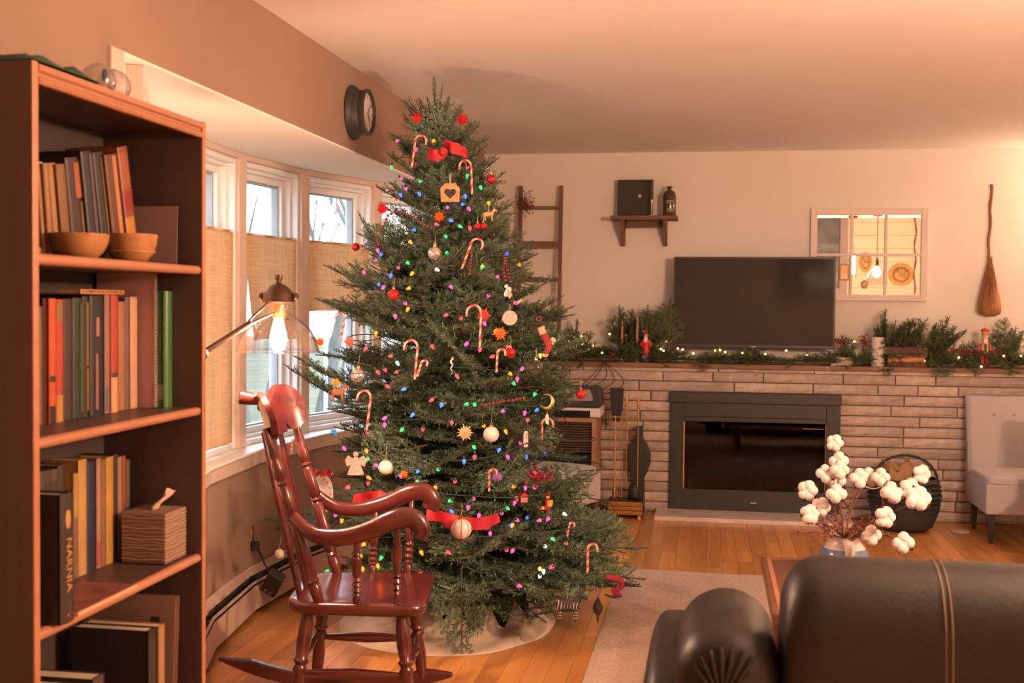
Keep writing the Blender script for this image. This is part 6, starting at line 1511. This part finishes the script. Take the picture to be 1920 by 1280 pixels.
beads([(881, 455), (884, 480), (882, 500), (880, 520)], 'burgundy beads hanging beside the candy cane right of the silver bauble')
beads([(905, 760), (925, 756), (945, 752), (962, 750), (988, 745)], 'row of burgundy beads at the right middle of the tree')
beads([(947, 484), (943, 505), (951, 532)], 'second strand of beads beside the straight one at the right')
# wooden heart tag
o = orn('heart_tag', 'light wooden tag with a black heart near the top', 'tag', 844, 362)
MB().prism([(-.037, -.036), (.037, -.036), (.040, 0.02), (0.02, 0.04), (-0.02, 0.04), (-.040, 0.02)], -0.004, 0.004, Rm(pi/2, 'X')).build('board', wood_mat('tag_wood', (0.40, 0.20, 0.08), (0.52, 0.28, 0.12), 0.6, 'X', 1), o, bevel=0.001)
hp_ = [(0.024*(16*sin(t)**3)/16, 0.024*(13*cos(t)-5*cos(2*t)-2*cos(3*t)-cos(4*t))/16) for t in [2*pi*q/32 for q in range(32)]]
MB().prism(hp_, 0.004, 0.0055, Rm(pi/2, 'X')).build('heart', mat('black_heart', (0.025, 0.025, 0.025), 0.7), o); MB().tube([(0, 0, 0.036), (-0.004, 0, 0.08), (0.004, 0, 0.08), (0, 0, 0.036)], 0.0015, 4).build('loop', m_thread, o)
# clay disc
o = orn('clay_disc', 'round pale clay disc ornament at the right of the tree', 'disc', 956, 596, 1.05); MB().lathe([(0.001, 0), (0.029, 0), (0.030, 0.003), (0.028, 0.006), (0.024, 0.005), (0.001, 0.005)], 28, Rm(pi/2, 'X')).build('disc', mat('clay', (0.45, 0.38, 0.33), 0.8, bump=0.6, bscale=150), o, smooth=30); MB().tube([(0, 0, 0.028), (0, 0.01, 0.055)], 0.001, 4).build('thread', m_thread, o)
# stocking
o = orn('mini_stocking', 'red and cream knitted mini stocking at the right edge', 'stocking', 1024, 636, 1.08)
S = S1
mb = MB(); mb.tube([(-0.022, 0, 0.052), (-0.010, 0, 0.020), (0.006, 0, -0.012), (0.012, 0, -0.034), (0.002, 0, -0.052), (-0.010, 0, -0.060)], [0.022, 0.023, 0.023, 0.024, 0.017, 0.008], 12, flat=(1, 0.55)); mb.build('sock', mat('red_knit', (0.36, 0.04, 0.05), 0.9, bump=0.5, bscale=250), o, smooth=60)
mcre = mat('cream_knit', (0.58, 0.42, 0.30), 0.9, bump=0.5, bscale=250)
MB().tube([(-0.022, 0, 0.050), (-0.012, 0, 0.022)], [0.0245, 0.0245], 12, flat=(1, 0.6)).build('cuff', mcre, o); MB().sphere((0.026, 0, -0.004), 0.013, 10, 6, (1, 0.8, 1)).build('heel', mcre, o, smooth=60); MB().sphere((-0.004, -0.002, -0.062), 0.012, 10, 6, (1.2, 0.8, 0.8)).build('toe', mcre, o, smooth=60); MB().torus((-0.03, 0, 0.082), 0.010, 0.0015, 10, 5, Rm(pi/2, 'X')).build('loop', m_rib, o)
# animals as flat or stuffed ornaments
def animal(px, py, k, label, name, m, s, stripes=None, rot=None):
    o = orn(name, label, 'ornament', px, py, k); mb = MB()
    mb.superq((0, 0, 0), (0.034*s, 0.013*s, 0.018*s), 0.8, 14, 10); mb.tube([(0.022*s, 0, 0.008*s), (0.036*s, 0, 0.028*s), (0.040*s, 0, 0.034*s)], [0.012*s, 0.009*s, 0.008*s], 8); mb.tube([(0.034*s, 0, 0.034*s), (0.058*s, 0, 0.022*s)], [0.010*s, 0.006*s], 8)
    mb.tube([(-0.033*s, 0, 0.010*s), (-0.046*s, 0, -0.004*s), (-0.044*s, 0, -0.018*s)], 0.002*s, 5)
    for sy in (-1, 1):
        mb.tube([(0.036*s, sy*0.005*s, 0.042*s), (0.034*s, sy*0.007*s, 0.052*s)], [0.004*s, 0.001*s], 5)
        for x in (-0.024, 0.022): mb.tube([(x*s, sy*0.007*s, -0.008*s), (x*s+0.002*s, sy*0.007*s, -0.042*s)], [0.007*s, 0.0045*s], 7)
    mb.build('body', m, o, smooth=60)
    if stripes:
        for k_ in range(7): x = -0.028+0.009*k_; MB().torus((x*s, 0, 0), 0.0155*s, 0.0016*s, 14, 4, Matrix.Diagonal((1, 0.78, 1.08, 1)) @ Rm(0.2, 'Y') @ Rm(pi/2, 'Y')).build('stripe', stripes, o)
        for x in (-0.024, 0.022):
            for z in (-0.018, -0.026, -0.034):
                for sy in (-1, 1): MB().torus((x*s+0.001*s, sy*0.007*s, z*s), 0.0058*s, 0.0012*s, 10, 4).build('stripe', stripes, o)
    MB().tube([(0, 0, 0.018*s), (0.001, 0.0, 0.06*s)], 0.0008, 4).build('thread', m_thread, o)
animal(1064, 1135, 1.02, 'black and cream striped zebra hanging at the lowest right', 'zebra_ornament', mat('zebra_black', (0.03, 0.028, 0.026), 0.7), 1.35, mat('zebra_cream', (0.45, 0.38, 0.30), 0.7))
animal(916, 402, 1.05, 'small light wooden reindeer near the top right', 'reindeer_ornament', mat('light_balsa', (0.58, 0.34, 0.15), 0.6), 0.6)
animal(633, 735, 1.0, 'brown animal ornament under the yellow star', 'animal_ornament', mat('russet_felt', (0.30, 0.12, 0.06), 0.8), 0.8)
# white bird, moon, oval tag, snowshoe
o = orn('bird_ornament', 'pale bird ornament below the hanging beads', 'bird', 952, 547, 1.04); MB().superq((0, 0, 0), (0.012, 0.010, 0.022), 0.9, 12, 8, Rm(0.5, 'Y')).build('body', m_pearl, o, smooth=60); MB().prism([(0, 0.01), (0.02, -0.01), (0.008, -0.028), (-0.004, -0.012)], -0.003, 0.003, T(0, -0.01, 0) @ Rm(pi/2, 'X')).build('wing', mat('pink_wing', (0.6, 0.3, 0.26), 0.6), o); MB().sphere((-0.006, 0, 0.022), 0.008, 8, 6).build('head', m_pearl, o, smooth=60)
o = orn('moon_ornament', 'gold crescent moon with face at the right of the tree', 'moon', 1024, 752, 1.05)
mp = [(0.030*cos(a), 0.030*sin(a)) for a in [radians(-120+q*20) for q in range(15)]]+[(0.010+0.022*cos(a)-0.016, 0.002+0.024*sin(a)) for a in [radians(150-q*22) for q in range(13)]]
MB().tube([(0.026*cos(radians(a)), 0, 0.028*sin(radians(a))) for a in range(-150, 111, 20)], [0.001, 0.003, 0.005, 0.007, 0.0085, 0.0095, 0.0095, 0.009, 0.008, 0.0065, 0.005, 0.0035, 0.002, 0.001], 10).build('crescent', m_capg, o, smooth=60)
o = orn('oval_tag', 'small white oval tag hanging under the crescent moon', 'tag', 1026, 785, 1.05); MB().lathe([(0.001, -0.002), (0.010, -0.002), (0.010, 0.002), (0.001, 0.002)], 24, Rm(pi/2, 'X'), sx=0.8, sy=2.1).build('plate', m_pearl, o, smooth=30); MB().tube([(0, 0, 0.02), (0, 0.0, 0.034)], 0.0008, 4).build('thread', m_thread, o)
o = orn('snowshoe_ornament', 'white mini snowshoe with red dots at the right', 'snowshoe', 986, 823, 1.05); MB().superq((0, 0, 0), (0.0105, 0.005, 0.034), 0.5, 16, 10).build('sole', m_pearl, o, smooth=60)
for z in (-0.012, 0.008, 0.02): MB().sphere((0.002, -0.005, z), 0.0028, 8, 5).build('dot', m_red, o)
# lace angel, plate
o = orn('lace_angel', 'pink lace angel ornament at the lower left', 'angel', 667, 868, 1.04); m_lace = mat('pink_lace', (0.58, 0.38, 0.34), 0.9, bump=0.9, bscale=220, var=0.3, vscale=120)
MB().lathe([(0.034, -0.045), (0.020, -0.01), (0.008, 0.022), (0.004, 0.026)], 18, sy=0.35).build('gown', m_lace, o, smooth=50)
for s in (-1, 1): MB().prism([(0, 0), (s*0.030, 0.020), (s*0.042, 0.0), (s*0.034, -0.024), (s*0.010, -0.014)], 0, 0.003, T(0, 0.004, 0.01) @ Rm(pi/2, 'X')).build('wing', m_lace, o)
MB().sphere((0, 0, 0.034), 0.011, 12, 8).build('head', m_lace, o, smooth=60)
o = orn('plate_ornament', 'white oval china plate with painted holly at the lower left edge', 'plate', 604, 926, 1.0); MB().lathe([(0.001, -0.003), (0.048, -0.003), (0.051, 0), (0.048, 0.003), (0.001, 0.003)], 32, Rm(0.35, 'Z') @ Rm(pi/2, 'X'), sx=0.88, sy=1.55).build('plate', mat('white_china', (0.74, 0.78, 0.82), 0.15), o, smooth=30)
for k in range(14):
    a = k*0.45; c = (0.17, 0.42, 0.28) if k % 2 else (0.6, 0.15, 0.25); MB().sphere((0.034*cos(a), -0.004, 0.060*sin(a)), 0.0045, 8, 5, (1, 0.3, 1)).build('painted_leaf', mat('paint_%d' % (k % 2), c, 0.4), o)
# drummer, berry cluster, red slipper, pinecone
o = orn('drummer_ornament', 'little red soldier with a yellow drum at the lower right', 'soldier', 1027, 942, 1.06)
MB().lathe([(0.001, -0.034), (0.011, -0.034), (0.012, -0.01), (0.013, 0.012), (0.006, 0.018), (0.001, 0.018)], 12).build('coat', m_red, o, smooth=50); MB().sphere((0, 0, 0.024), 0.0085, 10, 7).build('head', mat('doll_skin', (0.6, 0.38, 0.26), 0.6), o, smooth=60); MB().lathe([(0.009, 0.028), (0.010, 0.044), (0.001, 0.045)], 12).build('hat', m_red, o); MB().lathe([(0.011, -0.012), (0.014, 0.012)], 14, T(0.008, -0.014, 0)).build('drum', mat('yellow_drum', (0.62, 0.42, 0.10), 0.5), o); MB().lathe([(0.012, -0.046), (0.014, -0.042), (0.012, -0.034)], 12).build('boots', m_blk, o)
o = orn('house_ornament', 'tiny red and pink house ornament near the drummer', 'ornament', 983, 933, 1.03); MB().box(-0.014, 0.014, -0.008, 0.008, -0.018, 0.006).build('walls', mat('pink_house', (0.55, 0.22, 0.2), 0.6), o, bevel=0.001); MB().prism([(-0.018, 0.006), (0.018, 0.006), (0, 0.024)], -0.01, 0.01, Rm(pi/2, 'X')).build('roof', m_rib, o)
o = orn('berry_cluster', 'cluster of dark red berries glowing at the lower right', 'berries', 1010, 890, 1.04); m_ber = mat('red_berry', (0.34, 0.02, 0.045), 0.3); mb = MB()
for k in range(60): mb.sphere((rt.gauss(0, 0.030), rt.gauss(0, 0.018), rt.gauss(0, 0.020)), 0.0062, 7, 5)
mb.build('berries', m_ber, o, smooth=60)['kind'] = 'stuff'; MB().tube([(-0.05, 0, 0.0), (0, 0, 0.005), (0.05, 0, -0.01)], 0.0015, 5).build('twig', m_ftwig, o)
o = orn('mini_slipper', 'curled red felt slipper hanging low at the far right', 'slipper', 1150, 1098, 1.0, toward=0.0)
MB().tube([(-0.03, 0, 0.035), (0.004, 0, 0.030), (0.030, 0, 0.022), (0.036, 0, 0.0), (0.018, 0, -0.014), (0.0, 0, -0.022), (0.016, 0, -0.034), (0.030, 0, -0.038)], [0.010, 0.014, 0.014, 0.012, 0.010, 0.011, 0.014, 0.008], 12).build('felt', mat('red_felt', (0.25, 0.012, 0.04), 0.9), o, smooth=60); MB().tube([(-0.034, 0, -0.036), (0.0, 0, -0.046), (0.034, 0, -0.042)], [0.006, 0.009, 0.006], 8, flat=(1.4, 0.6)).build('sole', mat('dark_sole', (0.06, 0.03, 0.03), 0.8), o, smooth=60)
o = orn('glass_cone', 'dark glittery teardrop ornament above the rug edge', 'ornament', 1121, 1138, 1.0, toward=0.0); MB().lathe([(0.001, 0.045), (0.006, 0.034), (0.020, 0.008), (0.022, -0.006), (0.014, -0.026), (0.004, -0.036), (0.006, -0.042), (0.004, -0.06), (0.001, -0.066)], 18).build('drop', mat('smoky_glitter', (0.07, 0.045, 0.045), 0.3, bump=0.5, bscale=300), o, smooth=50); MB().tube([(0, 0, 0.044), (0.004, 0, 0.08)], 0.0008, 4).build('thread', m_thread, o)
o = orn('icicle_ornament', 'twisted clear icicle in the middle of the tree', 'icicle', 847, 686, 1.04); MB().tube([(0.004*cos(q*1.2), 0.004*sin(q*1.2), 0.03-0.005*q) for q in range(14)], [0.005*(1-q/15) for q in range(14)], 6).build('glass', mat('milky_glass', (0.55, 0.48, 0.44), 0.2), o, smooth=60); MB().torus((0.004, 0, 0.034), 0.003, 0.0008, 8, 4, Rm(pi/2, 'X')).build('loop', m_capg, o)

# ================================================================== MANTEL GARLAND AND WHAT STANDS IN IT
GF = {L: [fir_mesh(L, 3000+int(L*100)+k, nlen=0.024, dens=380, mat_=m_needle2, bushy=1.3) for k in range(3)] for L in (0.20, 0.32)}
gar = thing('fir_garland', 'green fir garland laid along the whole mantel', 'garland', (0.3, 8.0, 1.0)); rg_ = random.Random(31)
def gb(x, y, z, d, L):
    b = min(GF, key=lambda q: abs(q-L)); s = L/b; link('branch', rg_.choice(GF[b]), gar, (x-0.3, y-8.0, z-1.0), orient(Vector(d), roll=rg_.uniform(-.6, .6)), (s, s, s))
x = -1.12
while x < 2.9:
    intv = -0.27 < x < 0.83
    for k in range(2 if intv else 4):
        y = 7.915+rg_.uniform(-0.02, 0.0) if intv else rg_.uniform(7.90, 8.06)
        gb(x, y, 1.018+rg_.uniform(0, 0.012), (rg_.choice((-1, 1)), rg_.uniform(-0.25, 0.05 if intv else 0.3), rg_.uniform(0.0, 0.10 if intv else 0.28)), rg_.uniform(0.17, 0.24))
    x += 0.075
# standing sprays: px tip, length, lean
for (px, py, L, dx, dz) in ((1085, 600, 0.24, 0.1, 1), (1065, 615, 0.2, -0.4, 1), (1110, 622, 0.2, 0.5, 1), (1160, 572, 0.32, -0.15, 1), (1145, 622, 0.24, -0.9, 0.5), (1190, 580, 0.30, 0.2, 1), (1215, 572, 0.30, 0.1, 1), (1235, 590, 0.28, 0.4, 1), (1258, 560, 0.34, 0.05, 1), (1250, 600, 0.26, 0.5, 1), (1205, 610, 0.24, 0.7, 0.8), (1640, 640, 0.22, -0.6, 0.8),
    (1667, 580, 0.34, 0.2, 1), (1655, 590, 0.28, -0.1, 1), (1700, 605, 0.28, 0.6, 0.9), (1737, 596, 0.32, 0.7, 0.8), (1712, 598, 0.28, 0.3, 1), (1778, 592, 0.36, 0.45, 1), (1755, 604, 0.30, 0.3, 1), (1790, 610, 0.30, 0.7, 0.8), (1810, 622, 0.26, 0.8, 0.7), (1884, 596, 0.30, 0.0, 1), (1905, 612, 0.28, 0.3, 1), (1870, 625, 0.24, -0.4, 1), (1915, 630, 0.26, 0.6, 1), (1590, 632, 0.18, 0.3, 1), (1577, 628, 0.18, -0.2, 1), (1030, 610, 0.2, 0.5, 0.8), (1825, 640, 0.22, 0.2, 0.9)):
    t = onY(px, py, 8.07); d = Vector((dx, 0.0, dz)).normalized(); o = t-d*L; gb(o.x, 8.05, o.z, tuple(d+Vector((0, -0.05, 0))), L); gb(o.x+rg_.uniform(-.03, .03), 7.99, o.z-0.01, tuple(d+Vector((rg_.uniform(-.5, .5), -0.15, rg_.uniform(-.2, .1)))), L*0.85)
for (px, py, L, dx) in ((1318, 672, 0.2, 0.2), (1665, 672, 0.2, 0.1), (1760, 690, 0.22, -0.3), (1775, 692, 0.2, 0.3), (1830, 690, 0.2, 0.5), (1895, 690, 0.2, -0.4), (1090, 665, 0.18, -0.2), (1250, 672, 0.16, 0.4), (1480, 664, 0.14, 0.5)):
    p = onY(px, py, 7.86); gb(p.x-dx*0.1, 7.93, 1.03, (dx, -0.8, -0.50), L*0.75)
# warm lights in the garland
gl = thing('garland_lights', 'warm white string lights woven into the mantel garland', 'lights', (0.3, 8.0, 1.0))
LW_ = MB().sphere((0, 0, 0), 0.007, 8, 6).mesh('bulb', mat('warm_led', (1, 0.8, 0.4), 0.4, emit=2.6, ecol=(1.0, 0.62, 0.18)), smooth=60)
for (px, py, Y) in ((1066, 640, 8.03), (1075, 632, 8.05), (1092, 645, 8.03), (1100, 638, 8.05), (1112, 648, 8.04), (1042, 660, 7.95), (1028, 640, 8.06), (1143, 626, 8.06), (1174, 628, 8.09), (1178, 632, 8.1), (1129, 661, 7.9), (1203, 621, 8.05), (1239, 654, 7.92), (1244, 657, 7.92), (1271, 653, 7.90), (1280, 655, 7.9), (1341, 657, 7.90), (1350, 656, 7.92), (1360, 660, 7.9), (1392, 661, 7.9), (1435, 664, 7.9), (1474, 657, 7.9), (1513, 666, 7.88), (1602, 640, 8.0), (1733, 676, 7.9), (1798, 670, 7.9), (1840, 687, 7.88), (1882, 667, 7.9), (1914, 667, 7.9), (1090, 630, 8.1), (1250, 640, 8.1), (1105, 655, 8.1), (1300, 662, 7.89)):
    p = onY(px, py, Y); link('bulb', LW_, gl, (p.x-0.3, p.y-8.0, p.z-1.0))
MB().tube([(-1.4+3.6*k/160, -0.06+0.03*sin(k*0.7), 0.035+0.012*sin(k*1.3)) for k in range(161)], 0.0015, 4).build('wire', mat('green_wire', (0.02, 0.05, 0.03), 0.6), gl)
# red berry sprigs in the garland and on the ladder
def sprigs(c, spread, n, label, seed):
    r = random.Random(seed); o = thing('berry_sprig', label, 'berries', tuple(c), group='red berry sprigs'); mb = MB(); tw = MB()
    for k in range(n):
        d = Vector((r.gauss(0, spread[0]), r.gauss(0, spread[1]), r.gauss(0, spread[2]))); mb.sphere(d, 0.0055, 6, 4); tw.tube([(0, 0, 0), d*0.5+Vector((0, 0, 0.006)), d], 0.0009, 3)
    mb.build('berries', mat('garland_berry', (0.26, 0.03, 0.045), 0.45), o)['kind'] = 'stuff'; tw.build('twigs', m_ftwig, o)
for (px, py, sp, n, lab, Y) in ((1620, 640, (.02, .02, .02), 40, 'red berry sprig beside the white candle', 7.98), (1710, 642, (.035, .015, .012), 50, 'red berry sprig on top of the stacked old books', 7.97), (1810, 660, (.06, .02, .010), 80, 'long red berry sprig left of the nutcracker', 7.92), (1848, 672, (.03, .02, .01), 40, 'red berry sprig at the foot of the nutcracker', 7.92), (1870, 658, (.03, .02, .01), 40, 'red berry sprig right of the nutcracker', 7.94), (1578, 640, (.03, .02, .012), 40, 'red berry sprig over the stacked white stones', 7.98), (1900, 670, (.03, .02, .01), 40, 'red berry sprig at the right border of the garland', 7.94),
                              (985, 385, (.03, .015, .035), 90, 'burgundy berry wreath wound on the top of the ladder', 8.09), (1035, 592, (.04, .015, .015), 70, 'burgundy berry sprig on the lowest rung of the ladder', 8.04), (1148, 663, (.012, .012, .012), 18, 'little red berry tuft where the cables leave the mantel', 7.88)):
    sprigs(onY(px, py, Y), sp, n, lab, px)

MZ = 1.0008
# two candlesticks with tan tapers
for (px, ytop, ybase, lab) in ((1166, 600, 672, 'shorter wire candle holder with a tan taper on the mantel'), (1194, 592, 674, 'tall slim silver candlestick with a tan taper beside the Santa')):
    p = onY(px, ybase-8, 7.93); zt = onY(px, ytop, 7.93).z-MZ; o = thing('taper_holder', lab, 'candlestick', (p.x, 7.93, MZ), group='taper candles on the mantel')
    hs_ = zt*0.48
    MB().lathe([(0.001, 0), (0.022, 0), (0.022, 0.003), (0.006, 0.010), (0.003, 0.02), (0.003, hs_-0.03), (0.008, hs_-0.02), (0.010, hs_), (0.006, hs_)], 14).build('stick', m_silver, o, smooth=40)
    MB().lathe([(0.0095, hs_-0.005), (0.008, zt-0.01), (0.002, zt)], 12).build('taper', mat('tan_wax', (0.48, 0.26, 0.16), 0.5), o, smooth=40)
    if px == 1166:
        for a in (0, pi/2, pi, 3*pi/2): MB().tube([(0.004*cos(a), 0.004*sin(a), hs_-0.035), (0.014*cos(a), 0.014*sin(a), hs_-0.02), (0.012*cos(a), 0.012*sin(a), hs_+0.012)], 0.0012, 5).build('wire_cup', mblk, o)
# Santa figure
p = onY(1211, 660, 7.92); o = thing('santa_figure', 'small painted Santa figure in red and white on the mantel', 'figurine', (p.x, 7.92, MZ)); h = onY(1211, 617, 7.92).z-MZ
MB().lathe([(0.001, 0), (0.022, 0), (0.024, 0.004), (0.025, h*0.12), (0.001, h*0.12)], 16).build('base', mat('moss_base', (0.06, 0.06, 0.05), 0.7), o)
MB().lathe([(0.027, h*0.12), (0.027, h*0.18), (0.024, h*0.20)], 16).build('coat_hem', m_pearl, o, smooth=60); MB().lathe([(0.025, h*0.18), (0.022, h*0.45), (0.024, h*0.60), (0.014, h*0.74), (0.001, h*0.75)], 16).build('coat', mat('santa_red', (0.58, 0.03, 0.03), 0.5), o, smooth=50)
MB().sphere((-0.002, -0.008, h*0.80), 0.015, 12, 8).build('head', mat('doll_skin', (0.6, 0.38, 0.26), 0.6), o, smooth=60); MB().superq((-0.003, -0.016, h*0.68), (0.013, 0.010, 0.026), 0.9, 12, 8).build('beard', m_pearl, o, smooth=60); MB().lathe([(0.016, h*0.84), (0.014, h*0.93), (0.005, h), (0.001, h)], 14).build('hat', mat('santa_red', (0.58, 0.03, 0.03), 0.5), o, smooth=50); MB().sphere((-0.018, -0.004, h*0.93), 0.006, 8, 6).build('pompom', m_pearl, o, smooth=60)
for s in (-1, 1): MB().tube([(s*0.018, 0, h*0.66), (s*0.034, -0.008, h*0.52), (s*0.020, -0.022, h*0.46)], [0.010, 0.009, 0.007], 8).build('arm', mat('santa_red', (0.58, 0.03, 0.03), 0.5), o, smooth=60)
# stacked white stones (rolled towels look) by the television
p = onY(1583, 660, 7.92)
for k, (w_, h_, c) in enumerate(((0.052, 0.016, 'lowest'), (0.056, 0.018, 'middle'), (0.064, 0.020, 'topmost'))):
    z = MZ+sum((0.016, 0.018, 0.020)[:k]); o = thing('white_book', c+' of three small white bound books beside the television', 'book', (p.x, 7.92, z), group='small white books by the television', rotz=0.05*k)
    MB().superq((0, 0, h_/2), (w_, 0.04, h_/2*0.97), 0.3, 20, 10).build('cover', mat('white_linen', (0.70, 0.60, 0.56), 0.7), o, smooth=60); MB().box(-w_*0.7, w_*0.92, -0.041, -0.038, h_*0.3, h_*0.7).build('pages', m_pages, o)
p = onY(1560, 664, 7.89); o = thing('remote', 'tiny pale box on the mantel under the television corner', 'box', (p.x+0.01, 7.885, MZ)); MB().box(-0.018, 0.018, -0.008, 0.008, 0, 0.014).build('body', m_pearl, o, bevel=0.002); MB().box(-0.016, 0.016, -0.0085, -0.008, 0.004, 0.010).build('front', m_cw, o)
p = onY(1551, 679, 7.862); o = thing('ring_pull', 'small pale ring hanging on the mantel edge', 'ring', (p.x, 7.862, 0.983)); MB().torus((0, -0.003, -0.004), 0.010, 0.0016, 18, 6, Rm(pi/2, 'X')).build('ring', m_pearl, o, smooth=60); MB().sphere((0, 0, 0.008), 0.003, 8, 6).build('pin', m_brass, o)
# pillar candle
p = onY(1646, 664, 7.93); h = onY(1646, 632, 7.93).z-MZ; o = thing('pillar_candle', 'white pillar candle standing in the garland', 'candle', (p.x, 7.93, MZ)); MB().lathe([(0.001, 0), (0.040, 0), (0.041, 0.003), (0.041, h-0.004), (0.038, h), (0.030, h-0.004), (0.001, h-0.006)], 24).build('wax', mat('white_wax', (0.74, 0.66, 0.60), 0.5), o, smooth=40); MB().tube([(0, 0, h-0.006), (0.001, 0, h+0.008)], 0.0012, 5).build('wick', mblk, o)
# stacked old books
p = onY(1697, 680, 7.92)
z = MZ
for k, (w_, h_, col, lab, dx) in enumerate(((0.125, 0.030, (104, 74, 58), 'lowest old brown book of the stack in the garland', 0.01), (0.115, 0.030, (190, 136, 92), 'tan cloth book second from the bottom of the garland stack', 0.0), (0.12, 0.018, (120, 86, 64), 'thin brown book third in the garland stack', 0.008), (0.13, 0.046, (84, 66, 52), 'thick dark leather book on top of the garland stack', -0.004))):
    o = thing('old_book', lab, 'book', (p.x+dx, 7.94, z), group='old books stacked in the garland', rotz=0.04*(k-1)); m_ = mat('oldbook_%d' % k, rgb(*col), 0.8, var=0.15, vscale=30)
    MB().box(-w_, w_, -0.07, 0.07, 0, 0.003).build('cover', m_, o); MB().box(-w_, w_, -0.07, 0.07, h_-0.003, h_).build('cover', m_, o); MB().superq((0, -0.066, h_/2), (w_, 0.007, h_/2*0.99), 0.4, 20, 8).build('spine', m_, o, smooth=60); MB().box(-w_+0.004, w_-0.004, -0.065, 0.066, 0.003, h_-0.003).build('pages', m_pages, o); z += h_+0.0005
# nutcracker
p = onY(1846, 668, 7.93); h = onY(1846, 615, 7.93).z-MZ; o = thing('nutcracker', 'painted wooden nutcracker soldier in the garland', 'nutcracker', (p.x, 7.93, MZ))
mr_ = mat('nut_red', (0.52, 0.05, 0.04), 0.4); mgd = mat('nut_gold', (0.62, 0.36, 0.10), 0.4, 0.3); mskin = mat('doll_skin', (0.6, 0.38, 0.26), 0.6)
MB().box(-0.028, 0.028, -0.02, 0.02, 0, 0.016).build('base', m_blk, o, bevel=0.003)
for s in (-1, 1):
    MB().lathe([(0.010, 0.016), (0.010, h*0.34)], 12, T(s*0.012, 0, 0)).build('leg', mr_, o); MB().tube([(s*0.030, 0, h*0.60), (s*0.036, -0.004, h*0.48), (s*0.034, -0.008, h*0.36)], [0.009, 0.009, 0.007], 8).build('arm', mr_, o, smooth=60)
MB().lathe([(0.022, h*0.34), (0.024, h*0.42), (0.022, h*0.60), (0.026, h*0.63), (0.01, h*0.64)], 16).build('torso', mat('nut_cream', (0.66, 0.46, 0.30), 0.5), o, smooth=40); MB().box(-0.007, 0.007, -0.027, -0.020, h*0.40, h*0.60).build('jacket_front', m_blk, o); MB().lathe([(0.019, h*0.63), (0.020, h*0.80), (0.017, h*0.82)], 16).build('head', mskin, o, smooth=40)
MB().superq((0, -0.017, h*0.67), (0.012, 0.006, 0.014), 0.8, 10, 8).build('beard', m_pearl, o, smooth=60); MB().lathe([(0.020, h*0.81), (0.022, h*0.88), (0.024, h*0.92)], 16).build('hat_band', mgd, o, smooth=40); MB().superq((0, 0, h*0.95), (0.028, 0.024, 0.013), 0.9, 16, 8).build('hat', mr_, o, smooth=60); MB().sphere((0, 0, h*1.01), 0.005, 8, 6).build('hat_knob', mgd, o)
